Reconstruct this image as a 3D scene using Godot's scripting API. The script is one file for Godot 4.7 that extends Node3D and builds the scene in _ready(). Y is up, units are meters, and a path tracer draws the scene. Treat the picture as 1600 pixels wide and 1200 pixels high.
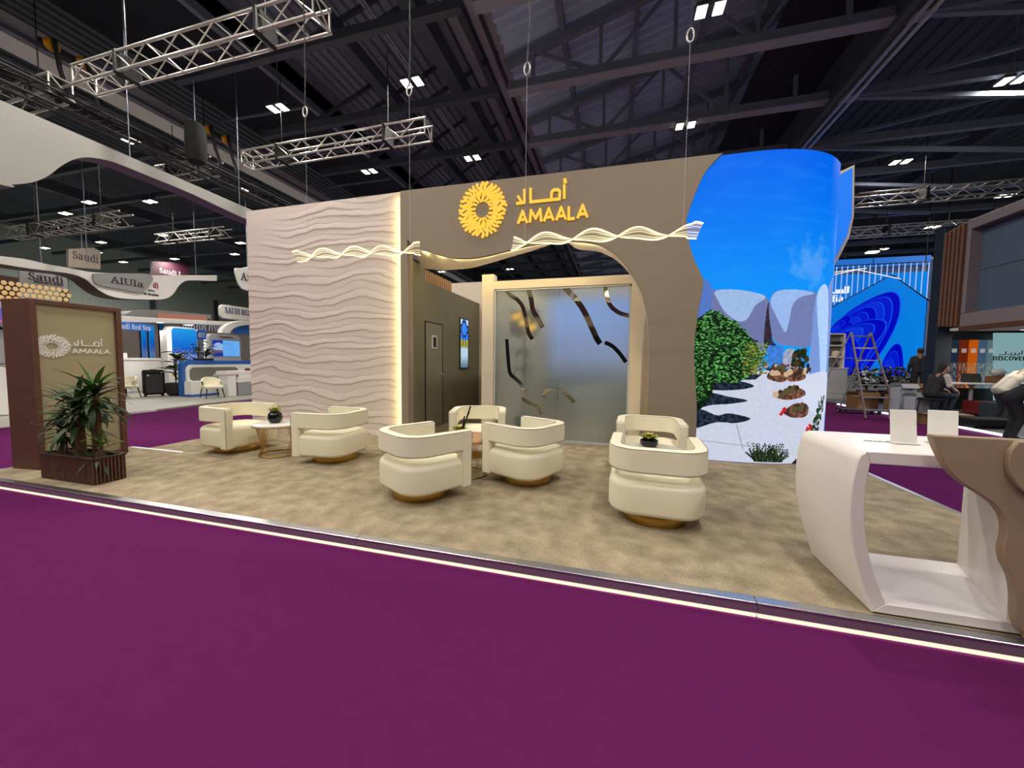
extends Node3D

# ---------------------------------------------------------------- mesh building
class MB:
	var v := PackedVector3Array()
	var n := PackedVector3Array()
	var t := PackedVector2Array()
	var ix := PackedInt32Array()

	func vert(p: Vector3, nn: Vector3, uv := Vector2.ZERO) -> int:
		v.append(p)
		n.append(nn)
		t.append(uv)
		return v.size() - 1

	func tri(a: int, b: int, c: int) -> void:
		var g := (v[b] - v[a]).cross(v[c] - v[a])
		ix.append(a)
		if g.dot(n[a] + n[b] + n[c]) > 0.0:
			ix.append(c)
			ix.append(b)
		else:
			ix.append(b)
			ix.append(c)

	func quad(a: Vector3, b: Vector3, c: Vector3, d: Vector3, nn: Vector3) -> void:
		var i := vert(a, nn, Vector2(0, 1))
		vert(b, nn, Vector2(1, 1))
		vert(c, nn, Vector2(1, 0))
		vert(d, nn, Vector2(0, 0))
		tri(i, i + 1, i + 2)
		tri(i, i + 2, i + 3)

	func box(c: Vector3, s: Vector3, bs := Basis.IDENTITY, ch := 0.0) -> void:
		var h := s * 0.5
		ch = minf(ch, minf(h.x, minf(h.y, h.z)) * 0.9)
		for ax in 3:
			var a1 := (ax + 1) % 3
			var a2 := (ax + 2) % 3
			for sg in [-1.0, 1.0]:
				var p := []
				for q in [[-1, -1], [1, -1], [1, 1], [-1, 1]]:
					var w := Vector3.ZERO
					w[ax] = h[ax] * sg
					w[a1] = (h[a1] - ch) * q[0]
					w[a2] = (h[a2] - ch) * q[1]
					p.append(c + bs * w)
				var nn := Vector3.ZERO
				nn[ax] = sg
				quad(p[0], p[1], p[2], p[3], bs * nn)
		if ch <= 0.0:
			return
		for ax in 3:
			var a1 := (ax + 1) % 3
			var a2 := (ax + 2) % 3
			for q in [[-1, -1], [1, -1], [1, 1], [-1, 1]]:
				var p := []
				for e in [[-1, 0], [1, 0], [1, 1], [-1, 1]]:
					var w := Vector3.ZERO
					w[ax] = (h[ax] - ch) * e[0]
					w[a1] = (h[a1] - (ch if e[1] == 0 else 0.0)) * q[0]
					w[a2] = (h[a2] - (0.0 if e[1] == 0 else ch)) * q[1]
					p.append(c + bs * w)
				var nn := Vector3.ZERO
				nn[a1] = q[0]
				nn[a2] = q[1]
				quad(p[0], p[1], p[2], p[3], bs * nn.normalized())
		for sx in [-1, 1]:
			for sy in [-1, 1]:
				for sz in [-1, 1]:
					var nn := bs * Vector3(sx, sy, sz).normalized()
					var i := vert(c + bs * Vector3(h.x * sx, (h.y - ch) * sy, (h.z - ch) * sz), nn)
					vert(c + bs * Vector3((h.x - ch) * sx, h.y * sy, (h.z - ch) * sz), nn)
					vert(c + bs * Vector3((h.x - ch) * sx, (h.y - ch) * sy, h.z * sz), nn)
					tri(i, i + 1, i + 2)

	func bar(a: Vector3, b: Vector3, w: float, h: float) -> void:
		var d := (b - a).normalized()
		var up := Vector3.UP if absf(d.y) < 0.95 else Vector3.RIGHT
		var s := d.cross(up).normalized()
		box((a + b) * 0.5, Vector3(w, h, a.distance_to(b)), Basis(s, s.cross(-d).normalized(), -d))

	func tube(path: PackedVector3Array, r0: float, r1: float, sides := 8, cap := true, loop := false) -> void:
		var m := path.size()
		var d0 := (path[1] - path[0]).normalized()
		var up := Vector3.UP if absf(d0.y) < 0.9 else Vector3.RIGHT
		var side := d0.cross(up).normalized()
		var rows := []
		for i in m:
			var d: Vector3
			if loop:
				d = path[(i + 1) % m] - path[(i + m - 1) % m]
			else:
				d = path[mini(i + 1, m - 1)] - path[maxi(i - 1, 0)]
			d = d.normalized()
			side = (side - d * side.dot(d)).normalized()
			var o := side.cross(d)
			var r := lerpf(r0, r1, float(i) / maxf(1.0, m - 1))
			var first := v.size()
			for k in sides + 1:
				var a := TAU * k / sides
				var nn := side * cos(a) + o * sin(a)
				vert(path[i] + nn * r, nn, Vector2(float(k) / sides, float(i) / m))
			rows.append(first)
		for i in (m if loop else m - 1):
			var f: int = rows[i]
			var g: int = rows[(i + 1) % m]
			for k in sides:
				tri(f + k, f + k + 1, g + k + 1)
				tri(f + k, g + k + 1, g + k)
		if cap and not loop:
			for e in 2:
				var i: int = 0 if e == 0 else m - 1
				var nn := (path[0] - path[1]).normalized() if e == 0 else (path[m - 1] - path[m - 2]).normalized()
				var c := vert(path[i], nn)
				var f: int = rows[i]
				var first := v.size()
				for k in sides + 1:
					vert(v[f + k], nn)
				for k in sides:
					tri(c, first + k, first + k + 1)

	# profile: Vector2(radius, height), around the y axis through c
	func lathe(prof: Array, c: Vector3, segs := 24, crease := 0.6) -> void:
		for i in prof.size() - 1:
			var a: Vector2 = prof[i]
			var b: Vector2 = prof[i + 1]
			var e := (b - a).normalized()
			if e == Vector2.ZERO:
				continue
			var n0 := Vector2(e.y, -e.x)
			var na := n0
			var nb := n0
			if i > 0:
				var f: Vector2 = (a - prof[i - 1]).normalized()
				var m := Vector2(f.y, -f.x)
				if m.dot(n0) > crease:
					na = (m + n0).normalized()
			if i < prof.size() - 2:
				var f: Vector2 = (prof[i + 2] - b).normalized()
				var m := Vector2(f.y, -f.x)
				if m.dot(n0) > crease:
					nb = (m + n0).normalized()
			var first := v.size()
			for k in segs + 1:
				var q := TAU * k / segs
				var r := Vector3(cos(q), 0, sin(q))
				vert(c + r * a.x + Vector3.UP * a.y, r * na.x + Vector3.UP * na.y, Vector2(float(k) / segs, 0))
				vert(c + r * b.x + Vector3.UP * b.y, r * nb.x + Vector3.UP * nb.y, Vector2(float(k) / segs, 1))
			for k in segs:
				var j := first + k * 2
				tri(j, j + 1, j + 3)
				tri(j, j + 3, j + 2)

	# polygon in local x, y; from depth d0 (back) to d1 (front); uv over the polygon's bounds
	func extrude(poly: PackedVector2Array, d0: float, d1: float, xf := Transform3D.IDENTITY, ch := 0.0) -> void:
		var m := poly.size()
		var sg := 1.0 if not Geometry2D.is_polygon_clockwise(poly) else -1.0
		var lo := poly[0]
		var hi := poly[0]
		for p in poly:
			lo = lo.min(p)
			hi = hi.max(p)
		var sz := (hi - lo).max(Vector2(1e-4, 1e-4))
		var flip := xf.basis.determinant() < 0.0
		var en := []
		for i in m:
			var e := (poly[(i + 1) % m] - poly[i]).normalized()
			en.append(Vector2(e.y, -e.x) * sg)
		var inner := poly.duplicate()
		if ch > 0.0:
			for i in m:
				var a: Vector2 = en[(i + m - 1) % m]
				var b: Vector2 = en[i]
				inner[i] = poly[i] - (a + b) * ch / (1.0 + maxf(a.dot(b), -0.3))
		var tr := Geometry2D.triangulate_polygon(inner)
		for f in 2:
			var nn := xf.basis.z * (1.0 if f == 1 else -1.0)
			var first := v.size()
			for p in inner:
				vert(xf * Vector3(p.x, p.y, d1 if f == 1 else d0), nn, Vector2((hi.x - p.x if flip else p.x - lo.x) / sz.x, 1.0 - (p.y - lo.y) / sz.y))
			for i in range(0, tr.size(), 3):
				tri(first + tr[i], first + tr[i + 1], first + tr[i + 2])
		for i in m:
			var j := (i + 1) % m
			var e: Vector2 = en[i]
			var a: Vector2 = en[(i + m - 1) % m]
			var b: Vector2 = en[j]
			var na := (e + a).normalized() if e.dot(a) > 0.7 else e
			var nb := (e + b).normalized() if e.dot(b) > 0.7 else e
			var wa := xf.basis * Vector3(na.x, na.y, 0)
			var wb := xf.basis * Vector3(nb.x, nb.y, 0)
			var k := vert(xf * Vector3(poly[i].x, poly[i].y, d0 + ch), wa)
			vert(xf * Vector3(poly[j].x, poly[j].y, d0 + ch), wb)
			vert(xf * Vector3(poly[j].x, poly[j].y, d1 - ch), wb)
			vert(xf * Vector3(poly[i].x, poly[i].y, d1 - ch), wa)
			tri(k, k + 1, k + 2)
			tri(k, k + 2, k + 3)
			if ch > 0.0:
				for f in 2:
					var z := xf.basis.z * (1.0 if f == 1 else -1.0)
					var d := d1 if f == 1 else d0
					var ds := d1 - ch if f == 1 else d0 + ch
					var q := vert(xf * Vector3(poly[i].x, poly[i].y, ds), (wa + z).normalized())
					vert(xf * Vector3(poly[j].x, poly[j].y, ds), (wb + z).normalized())
					vert(xf * Vector3(inner[j].x, inner[j].y, d), (wb + z).normalized())
					vert(xf * Vector3(inner[i].x, inner[i].y, d), (wa + z).normalized())
					tri(q, q + 1, q + 2)
					tri(q, q + 2, q + 3)

	# rows of points; smooth normals from neighbours, flipped towards "out"
	func sheet(rows: Array, out := Vector3.ZERO, loop_v := false) -> void:
		var a := rows.size()
		var b: int = rows[0].size()
		var first := v.size()
		for i in a:
			var r: PackedVector3Array = rows[i]
			var ru: PackedVector3Array = rows[mini(i + 1, a - 1)]
			var rd: PackedVector3Array = rows[maxi(i - 1, 0)]
			for j in b:
				var dv := r[(j + 1) % b] - r[(j + b - 1) % b] if loop_v else r[mini(j + 1, b - 1)] - r[maxi(j - 1, 0)]
				var nn := (ru[j] - rd[j]).cross(dv).normalized()
				if out != Vector3.ZERO and nn.dot(out) < 0.0:
					nn = -nn
				vert(r[j], nn, Vector2(float(j) / maxf(1, b - 1), float(i) / maxf(1, a - 1)))
		for i in a - 1:
			for j in (b if loop_v else b - 1):
				var j2 := (j + 1) % b
				var k := first + i * b + j
				var k2 := first + i * b + j2
				tri(k, k2, k2 + b)
				tri(k, k2 + b, k + b)

	func blob(c: Vector3, r: Vector3, seg := 10, noise := 0.0, seed_v := 0) -> void:
		var rr := RandomNumberGenerator.new()
		rr.seed = seed_v + 7
		var rows := []
		for i in seg + 1:
			var row := PackedVector3Array()
			var th := PI * i / seg
			for j in seg * 2:
				var ph := TAU * j / (seg * 2)
				var k := 1.0 + (rr.randf_range(-noise, noise) if i > 0 and i < seg else 0.0)
				row.append(c + Vector3(sin(th) * cos(ph), cos(th), sin(th) * sin(ph)) * r * k)
			rows.append(row)
		var first := v.size()
		for i in seg + 1:
			for j in seg * 2:
				var p: Vector3 = rows[i][j]
				vert(p, ((p - c) / (r * r)).normalized())
		for i in seg:
			for j in seg * 2:
				var j2 := (j + 1) % (seg * 2)
				tri(first + i * seg * 2 + j, first + i * seg * 2 + j2, first + (i + 1) * seg * 2 + j2)
				tri(first + i * seg * 2 + j, first + (i + 1) * seg * 2 + j2, first + (i + 1) * seg * 2 + j)

	func mesh() -> ArrayMesh:
		var arr := []
		arr.resize(Mesh.ARRAY_MAX)
		arr[Mesh.ARRAY_VERTEX] = v
		arr[Mesh.ARRAY_NORMAL] = n
		arr[Mesh.ARRAY_TEX_UV] = t
		arr[Mesh.ARRAY_INDEX] = ix
		var am := ArrayMesh.new()
		am.add_surface_from_arrays(Mesh.PRIMITIVE_TRIANGLES, arr)
		return am

var counts := {}
var rng := RandomNumberGenerator.new()
var M := {}

func numbered(called: String) -> String:
	var k: int = counts.get(called, 0)
	counts[called] = k + 1
	return called if k == 0 else "%s_%03d" % [called, k]

func tag(o: Node3D, label: String, category: String, group := "", kind := "") -> Node3D:
	if label != "":
		o.set_meta("label", label)
	if category != "":
		o.set_meta("category", category)
	if group != "":
		o.set_meta("group", group)
	if kind != "":
		o.set_meta("kind", kind)
	return o

func thing(called: String, label: String, category: String, at := Vector3.ZERO, turn := 0.0, group := "") -> Node3D:
	var o := Node3D.new()
	o.name = numbered(called)
	add_child(o)
	o.position = at
	o.rotation.y = turn
	return tag(o, label, category, group)

func put(called: String, mesh: Mesh, m: Material, parent: Node3D = null, at := Transform3D.IDENTITY) -> MeshInstance3D:
	var o := MeshInstance3D.new()
	o.name = numbered(called) if parent == null else called
	o.mesh = mesh
	o.material_override = m
	o.transform = at
	if parent == null:
		add_child(o, true)
	else:
		parent.add_child(o, true)
	return o

func obj(called: String, b: MB, m: Material, parent: Node3D = null) -> MeshInstance3D:
	return put(called, b.mesh(), m, parent)

func boxed(called: String, c: Vector3, s: Vector3, m: Material, parent: Node3D = null, ch := 0.0, bs := Basis.IDENTITY) -> MeshInstance3D:
	var b := MB.new()
	b.box(c, s, bs, ch)
	return obj(called, b, m, parent)

func tubed(called: String, path: PackedVector3Array, r: float, m: Material, parent: Node3D = null, sides := 8, r1 := -1.0) -> MeshInstance3D:
	var b := MB.new()
	b.tube(path, r, r if r1 < 0.0 else r1, sides)
	return obj(called, b, m, parent)

func lathed(called: String, prof: Array, c: Vector3, m: Material, parent: Node3D = null, segs := 28) -> MeshInstance3D:
	var b := MB.new()
	b.lathe(prof, c, segs)
	return obj(called, b, m, parent)

# plane whose face looks towards +z (polygon given as x, y), +x or -x (polygon given as z, y)
func frame_z(z: float) -> Transform3D:
	return Transform3D(Basis.IDENTITY, Vector3(0, 0, z))

func frame_x(x: float) -> Transform3D:
	return Transform3D(Basis(Vector3(0, 0, 1), Vector3(0, 1, 0), Vector3(1, 0, 0)), Vector3(x, 0, 0))

func frame_nx(x: float) -> Transform3D:
	return Transform3D(Basis(Vector3(0, 0, 1), Vector3(0, 1, 0), Vector3(-1, 0, 0)), Vector3(x, 0, 0))

func plate(called: String, poly: Array, thick: float, xf: Transform3D, m: Material, parent: Node3D = null, ch := 0.0) -> MeshInstance3D:
	var b := MB.new()
	var pts := PackedVector2Array()
	for p in poly:
		pts.append(Vector2(p.x, maxf(p.y, -0.038)))
	b.extrude(pts, -thick, 0.0, xf, ch)
	return obj(called, b, m, parent)

func rect(a: Vector2, c: Vector2, round_r := 0.0) -> Array:
	var lo := a.min(c)
	var hi := a.max(c)
	if round_r <= 0.0:
		return [lo, Vector2(hi.x, lo.y), hi, Vector2(lo.x, hi.y)]
	var out := []
	var cs := [Vector2(hi.x - round_r, lo.y + round_r), hi - Vector2.ONE * round_r, Vector2(lo.x + round_r, hi.y - round_r), lo + Vector2.ONE * round_r]
	for k in 4:
		for i in 6:
			var q := -PI / 2 + PI / 2 * k + PI / 2 * i / 5.0
			out.append(cs[k] + Vector2(cos(q), sin(q)) * round_r)
	return out

func smooth_line(pts: Array, per := 6, closed := false) -> PackedVector2Array:
	var out := PackedVector2Array()
	var m := pts.size()
	for i in (m if closed else m - 1):
		var p0: Vector2 = pts[(i + m - 1) % m] if closed else pts[maxi(i - 1, 0)]
		var p1: Vector2 = pts[i]
		var p2: Vector2 = pts[(i + 1) % m]
		var p3: Vector2 = pts[(i + 2) % m] if closed else pts[mini(i + 2, m - 1)]
		for k in per:
			out.append(p1.cubic_interpolate(p2, p0, p3, float(k) / per))
	if not closed:
		out.append(pts[m - 1])
	return out

func stroke(b: MB, pts: PackedVector2Array, w: float, d0: float, d1: float, xf: Transform3D, round_ends := true) -> void:
	for poly in Geometry2D.offset_polyline(pts, w * 0.5, Geometry2D.JOIN_ROUND if round_ends else Geometry2D.JOIN_MITER, Geometry2D.END_ROUND if round_ends else Geometry2D.END_BUTT):
		if not Geometry2D.is_polygon_clockwise(poly):
			b.extrude(poly, d0, d1, xf)

func lettering(called: String, s: String, height: float, xf: Transform3D, m: Material, parent: Node3D, font := "Droid Sans", bold := false, wide := 0.0, depth := 0.012) -> MeshInstance3D:
	var f := SystemFont.new()
	f.font_names = PackedStringArray([font])
	f.font_weight = 700 if bold else 400
	var tm := TextMesh.new()
	tm.font = f
	tm.text = s
	tm.font_size = 64
	tm.pixel_size = height / 46.0
	tm.depth = depth
	tm.curve_step = 4.0
	var o := put(called, tm, m, parent, xf)
	if wide > 0.0:
		var w := tm.get_aabb().size.x
		o.transform = xf * Transform3D(Basis.from_scale(Vector3(wide / maxf(w, 0.001), 1, 1)), Vector3.ZERO)
	return o

func face_x(x: float, y: float, z: float) -> Transform3D:
	return Transform3D(Basis(Vector3(0, 0, -1), Vector3(0, 1, 0), Vector3(1, 0, 0)), Vector3(x, y, z))

func face_nx(x: float, y: float, z: float) -> Transform3D:
	return Transform3D(Basis(Vector3(0, 0, 1), Vector3(0, 1, 0), Vector3(-1, 0, 0)), Vector3(x, y, z))

func face_z(x: float, y: float, z: float) -> Transform3D:
	return Transform3D(Basis.IDENTITY, Vector3(x, y, z))

# ---------------------------------------------------------------- materials
func mat(key: String, c: Color, rough := 0.7, metal := 0.0) -> StandardMaterial3D:
	var m := StandardMaterial3D.new()
	m.resource_name = key
	m.albedo_color = c
	m.roughness = rough
	m.metallic = metal
	M[key] = m
	return m

func glow(key: String, c: Color, e: float) -> StandardMaterial3D:
	var m := mat(key, Color(c.r * 0.3, c.g * 0.3, c.b * 0.3), 0.6)
	m.emission_enabled = true
	m.emission = c
	m.emission_energy_multiplier = e
	return m

func speckle(seed_v: int, freq: float, dark: Color, light: Color, size := 512, octaves := 4) -> NoiseTexture2D:
	var f := FastNoiseLite.new()
	f.seed = seed_v
	f.frequency = freq
	f.fractal_octaves = octaves
	var g := Gradient.new()
	g.set_color(0, dark)
	g.set_color(1, light)
	var t := NoiseTexture2D.new()
	t.width = size
	t.height = size
	t.seamless = true
	t.noise = f
	t.color_ramp = g
	return t

func grained(key: String, c: Color, seed_v: int, spread: float, freq: float, scale: Vector3, rough := 0.8, bump := 0.0, metal := 0.0) -> StandardMaterial3D:
	var m := mat(key, Color.WHITE, rough, metal)
	m.albedo_texture = speckle(seed_v, freq, Color(c.r * (1 - spread), c.g * (1 - spread), c.b * (1 - spread)), Color(minf(1, c.r * (1 + spread)), minf(1, c.g * (1 + spread)), minf(1, c.b * (1 + spread))))
	m.uv1_triplanar = true
	m.uv1_world_triplanar = true
	m.uv1_scale = scale
	if bump > 0.0:
		m.heightmap_enabled = true
		m.heightmap_texture = speckle(seed_v + 50, 0.09, Color.BLACK, Color.WHITE)
		m.heightmap_scale = bump
	return m

func picture(key: String, im: Image, e: float) -> StandardMaterial3D:
	var m := mat(key, Color(0.01, 0.01, 0.01), 0.5)
	m.metallic_specular = 0.2
	m.emission_enabled = true
	m.emission = Color.BLACK
	m.emission_operator = BaseMaterial3D.EMISSION_OP_ADD
	m.emission_texture = ImageTexture.create_from_image(im)
	m.emission_energy_multiplier = e
	m.texture_repeat = false
	return m

func printed(key: String, im: Image, rough := 0.5) -> StandardMaterial3D:
	var m := mat(key, Color.WHITE, rough)
	m.albedo_texture = ImageTexture.create_from_image(im)
	m.texture_repeat = false
	return m

func lamp_area(at: Transform3D, size: Vector2, c: Color, e: float) -> void:
	var l := AreaLight3D.new()
	l.name = "lamp_light"
	l.area_size = size
	l.light_color = c
	l.light_energy = e
	l.area_range = 60.0
	l.area_attenuation = 2.0
	l.shadow_enabled = true
	l.transform = at
	add_child(l, true)

# ---------------------------------------------------------------- the scene
func _ready() -> void:
	rng.seed = 11
	var cam := Camera3D.new()
	cam.name = "camera"
	cam.position = Vector3(0, 1.5, 0)
	cam.rotation_degrees = Vector3(-3.489, 15.497, 0.632)
	cam.fov = 91.62
	cam.near = 0.05
	cam.far = 300.0
	add_child(cam)
	cam.current = true
	var we := WorldEnvironment.new()
	we.name = "world_environment"
	var env := Environment.new()
	env.background_mode = Environment.BG_COLOR
	env.background_color = Color(0.01, 0.01, 0.012)
	env.tonemap_mode = Environment.TONE_MAPPER_LINEAR
	env.tonemap_exposure = 1.0
	env.sdfgi_enabled = true
	env.ssao_enabled = true
	env.ssil_enabled = true
	we.environment = env
	add_child(we)
	materials()
	hall()
	roof()
	stand()
	signage()
	furniture()
	entrance_things()
	left_neighbours()
	right_neighbours()
	behind_photographer()

const HALL_LAMP := 17.6

func materials() -> void:
	grained("beige_carpet", Color(0.665, 0.605, 0.51), 3, 0.15, 0.014, Vector3(0.45, 0.45, 0.45), 0.97, 0.25)
	M.beige_carpet.metallic_specular = 0.15
	var bc: StandardMaterial3D = M.beige_carpet
	bc.detail_enabled = true
	bc.detail_blend_mode = BaseMaterial3D.BLEND_MODE_MUL
	bc.detail_albedo = speckle(9, 0.22, Color(0.78, 0.78, 0.78), Color(1, 1, 1), 512, 3)
	bc.detail_uv_layer = BaseMaterial3D.DETAIL_UV_1
	grained("purple_carpet", Color(0.350, 0.11, 0.312), 5, 0.02, 0.02, Vector3(0.7, 0.7, 0.7), 0.98)
	M.purple_carpet.metallic_specular = 0.12
	mat("aluminium", Color(0.78, 0.79, 0.81), 0.30, 1.0)
	mat("mirror_steel", Color(0.70, 0.66, 0.70), 0.35, 0.75)
	mat("taupe", Color(0.55, 0.495, 0.43), 0.75)
	mat("taupe_light", Color(0.60, 0.515, 0.42), 0.6)
	mat("relief_white", Color(0.83, 0.775, 0.745), 0.8)
	mat("cream", Color(0.81, 0.755, 0.685), 0.7)
	mat("olive_wall", Color(0.42, 0.40, 0.32), 0.7)
	mat("olive_door", Color(0.45, 0.44, 0.37), 0.55)
	mat("boucle", Color(0.90, 0.87, 0.775), 0.9)
	M.boucle.rim_enabled = true
	M.boucle.rim = 0.3
	mat("seam", Color(0.55, 0.52, 0.44), 0.9)
	mat("brass", Color(0.74, 0.60, 0.30), 0.36, 1.0)
	mat("brass_rod", Color(0.74, 0.58, 0.30), 0.35, 1.0)
	grained("marble", Color(0.86, 0.85, 0.83), 21, 0.13, 0.02, Vector3(3, 3, 3), 0.25)
	grained("oak_top", Color(0.72, 0.56, 0.38), 22, 0.15, 0.03, Vector3(1, 3, 9), 0.4)
	grained("walnut", Color(0.33, 0.20, 0.145), 23, 0.28, 0.03, Vector3(6, 0.6, 6), 0.55)
	grained("walnut_dark", Color(0.22, 0.13, 0.10), 24, 0.25, 0.03, Vector3(6, 0.6, 6), 0.6)
	mat("khaki_panel", Color(0.60, 0.56, 0.45), 0.6)
	mat("paint_white", Color(0.86, 0.85, 0.84), 0.45)
	mat("lacquer_white", Color(0.90, 0.87, 0.85), 0.35)
	mat("plain_white", Color(0.88, 0.87, 0.85), 0.6)
	mat("soft_grey", Color(0.56, 0.56, 0.56), 0.7)
	mat("pale_grey", Color(0.70, 0.70, 0.71), 0.6)
	mat("dark_grey", Color(0.12, 0.12, 0.125), 0.7)
	mat("black", Color(0.025, 0.025, 0.028), 0.6)
	mat("black_cloth", Color(0.03, 0.03, 0.035), 0.95)
	mat("roof_black", Color(0.12, 0.14, 0.18), 0.9)
	mat("roof_steel", Color(0.45, 0.49, 0.55), 0.6)
	mat("roof_dark", Color(0.26, 0.29, 0.33), 0.7)
	mat("roof_flange", Color(0.58, 0.60, 0.63), 0.6)
	mat("galvanised", Color(0.78, 0.85, 0.93), 0.5, 0.3)
	mat("duct_white", Color(0.85, 0.85, 0.84), 0.6)
	mat("truss_alloy", Color(0.72, 0.70, 0.68), 0.35, 0.7)
	mat("yellow_paint", Color(0.80, 0.55, 0.08), 0.5)
	mat("plum", Color(0.24, 0.08, 0.15), 0.6)
	mat("violet_edge", Color(0.40, 0.30, 0.45), 0.7)
	mat("concrete", Color(0.66, 0.67, 0.69), 0.6)
	mat("hall_wall", Color(0.66, 0.70, 0.66), 0.8)
	mat("stand_floor", Color(0.60, 0.59, 0.55), 0.5)
	mat("royal_blue", Color(0.16, 0.36, 0.66), 0.5)
	mat("navy", Color(0.05, 0.12, 0.20), 0.6)
	mat("ink", Color(0.16, 0.06, 0.13), 0.6)
	mat("blue_ink", Color(0.10, 0.20, 0.42), 0.6)
	mat("leaf", Color(0.13, 0.24, 0.07), 0.45)
	mat("leaf_light", Color(0.22, 0.34, 0.09), 0.45)
	mat("leaf_dark", Color(0.05, 0.12, 0.04), 0.5)
	for k in ["leaf", "leaf_light", "leaf_dark"]:
		M[k].backlight_enabled = true
		M[k].backlight = Color(0.10, 0.16, 0.04)
	grained("trunk", Color(0.36, 0.28, 0.17), 31, 0.4, 0.06, Vector3(6, 3, 6), 0.9)
	mat("soil", Color(0.06, 0.045, 0.035), 1.0)
	mat("skin", Color(0.62, 0.42, 0.32), 0.6)
	mat("skin_dark", Color(0.36, 0.23, 0.17), 0.6)
	mat("hair", Color(0.02, 0.016, 0.015), 0.5)
	mat("cloth_navy", Color(0.03, 0.035, 0.06), 0.9)
	mat("cloth_white", Color(0.72, 0.70, 0.66), 0.9)
	mat("denim", Color(0.06, 0.08, 0.14), 0.9)
	mat("cardboard", Color(0.46, 0.33, 0.21), 0.85)
	mat("red_fabric", Color(0.42, 0.06, 0.06), 0.85)
	mat("slate_fabric", Color(0.16, 0.20, 0.25), 0.85)
	glow("warm_strip", Color(1.0, 0.94, 0.68), 1.15)
	glow("white_strip", Color(1.0, 0.93, 0.82), 1.0)
	glow("gold_letter", Color(1.0, 0.78, 0.25), 1.05)
	glow("ribbon_glow", Color(1.0, 0.93, 0.72), 1.7)
	glow("hall_lamp", Color(1.0, 0.97, 0.86), 7.0)
	glow("cool_strip", Color(0.95, 0.97, 1.0), 3.0)

func structure(o: Node3D) -> Node3D:
	o.set_meta("kind", "structure")
	return o

func hall() -> void:
	structure(boxed("floor", Vector3(-3, -0.21, -20), Vector3(100, 0.2, 86), M.concrete))
	tag(boxed("aisle_carpet", Vector3(-2.2, -0.105, -9.5), Vector3(24.0, 0.01, 27.0), M.purple_carpet), "plain purple carpet covering the aisles around the stand", "carpet")
	structure(boxed("wall_left", Vector3(-43.9, 6.5, -20), Vector3(0.3, 13.4, 86), M.hall_wall))
	structure(boxed("wall_right", Vector3(46.9, 6.5, -20), Vector3(0.3, 13.4, 86), M.roof_dark))
	structure(boxed("wall_back", Vector3(-3, 6.5, -62.9), Vector3(99.6, 13.4, 0.3), M.hall_wall))
	structure(boxed("wall_front", Vector3(-3, 6.5, 22.9), Vector3(99.6, 13.4, 0.3), M.roof_dark))
	# lamps of the hall: pairs of small flood panels on a regular grid
	var seen := [
		[-10.4, -9.75, "twin flood lamp under the black roof above the wavy white wall"],
		[-5.75, -9.85, "twin flood lamp hanging by the roof truss above the left end of the taupe header"],
		[-5.55, -13.95, "twin flood lamp just above the gold coral emblem"],
		[-10.1, -13.85, "twin flood lamp just above the top of the wavy white wall"],
		[1.8, -9.6, "twin flood lamp at the top edge of the picture near the long hanging cable"],
		[2.0, -13.85, "twin flood lamp above the right end of the taupe header beside the cable"],
		[10.35, -18.3, "twin flood lamp right of the blue curved screen under dark roof pipes"],
		[10.25, -13.95, "twin flood lamp at the right edge of the picture under sloping roof pipes"],
		[-17.2, -9.8, "twin flood lamp between the silver truss and the white hanging fascia"],
		[-22.8, -13.7, "twin flood lamp below the middle of the white hanging fascia"],
		[-16.9, -13.85, "flood lamp just above the thin end of the white hanging fascia"],
		[-28.15, -17.6, "twin flood lamp left of the wavy wall, above the dark red hanging banner"],
		[-24.8, -20.0, "bright flood lamp at the left edge of the wavy wall"],
		[-27.9, -22.0, "small twin flood lamp under the bright one at the wavy wall's left edge"],
		[-34.0, -21.9, "small twin flood lamp above the dark red hanging banner"],
		[-26.0, -13.0, "square flood lamp in the gap below the white fascia's wave"],
		[-29.3, -13.65, "twin flood lamp at the end of a pole below the white fascia's wave"],
		[-34.2, -17.6, "small twin flood lamp left of the hanging beige banner"],
		[-40.1, -17.5, "small twin flood lamp above the far end of the curved white canopy"],
		[-37.8, -19.2, "small flood lamp right beside the hanging beige banner"],
		[-39.4, -21.6, "small flood lamp above the oval grey sign"],
		[17.0, -23.0, "twin flood lamp above the grey box on the right"],
		[17.0, -27.1, "twin flood lamp above the dark blue pillar"],
		[17.1, -31.4, "small twin flood lamp above the blue wall screen"],
		[-15.05, -30.6, "small twin flood lamp seen under the left of the wavy opening"],
		[-8.9, -31.05, "small twin flood lamp seen through the opening above the glass room"],
	]
	for s in seen:
		flood(s[0], s[1], s[2], "flood lamps under the hall roof")
	for x in [-17.0, -10.3, -5.7, 1.9, 10.3]:
		for z in [-1.4, 2.8, 7.0]:
			flood(x, z, "twin flood lamp under the roof behind the photographer", "flood lamps behind the photographer")
	for x in [-10.3, -5.7, 1.9]:
		flood(x, -5.6, "twin flood lamp under the roof overhead of the photographer", "flood lamps overhead")

var flood_proto: Node3D = null

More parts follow.
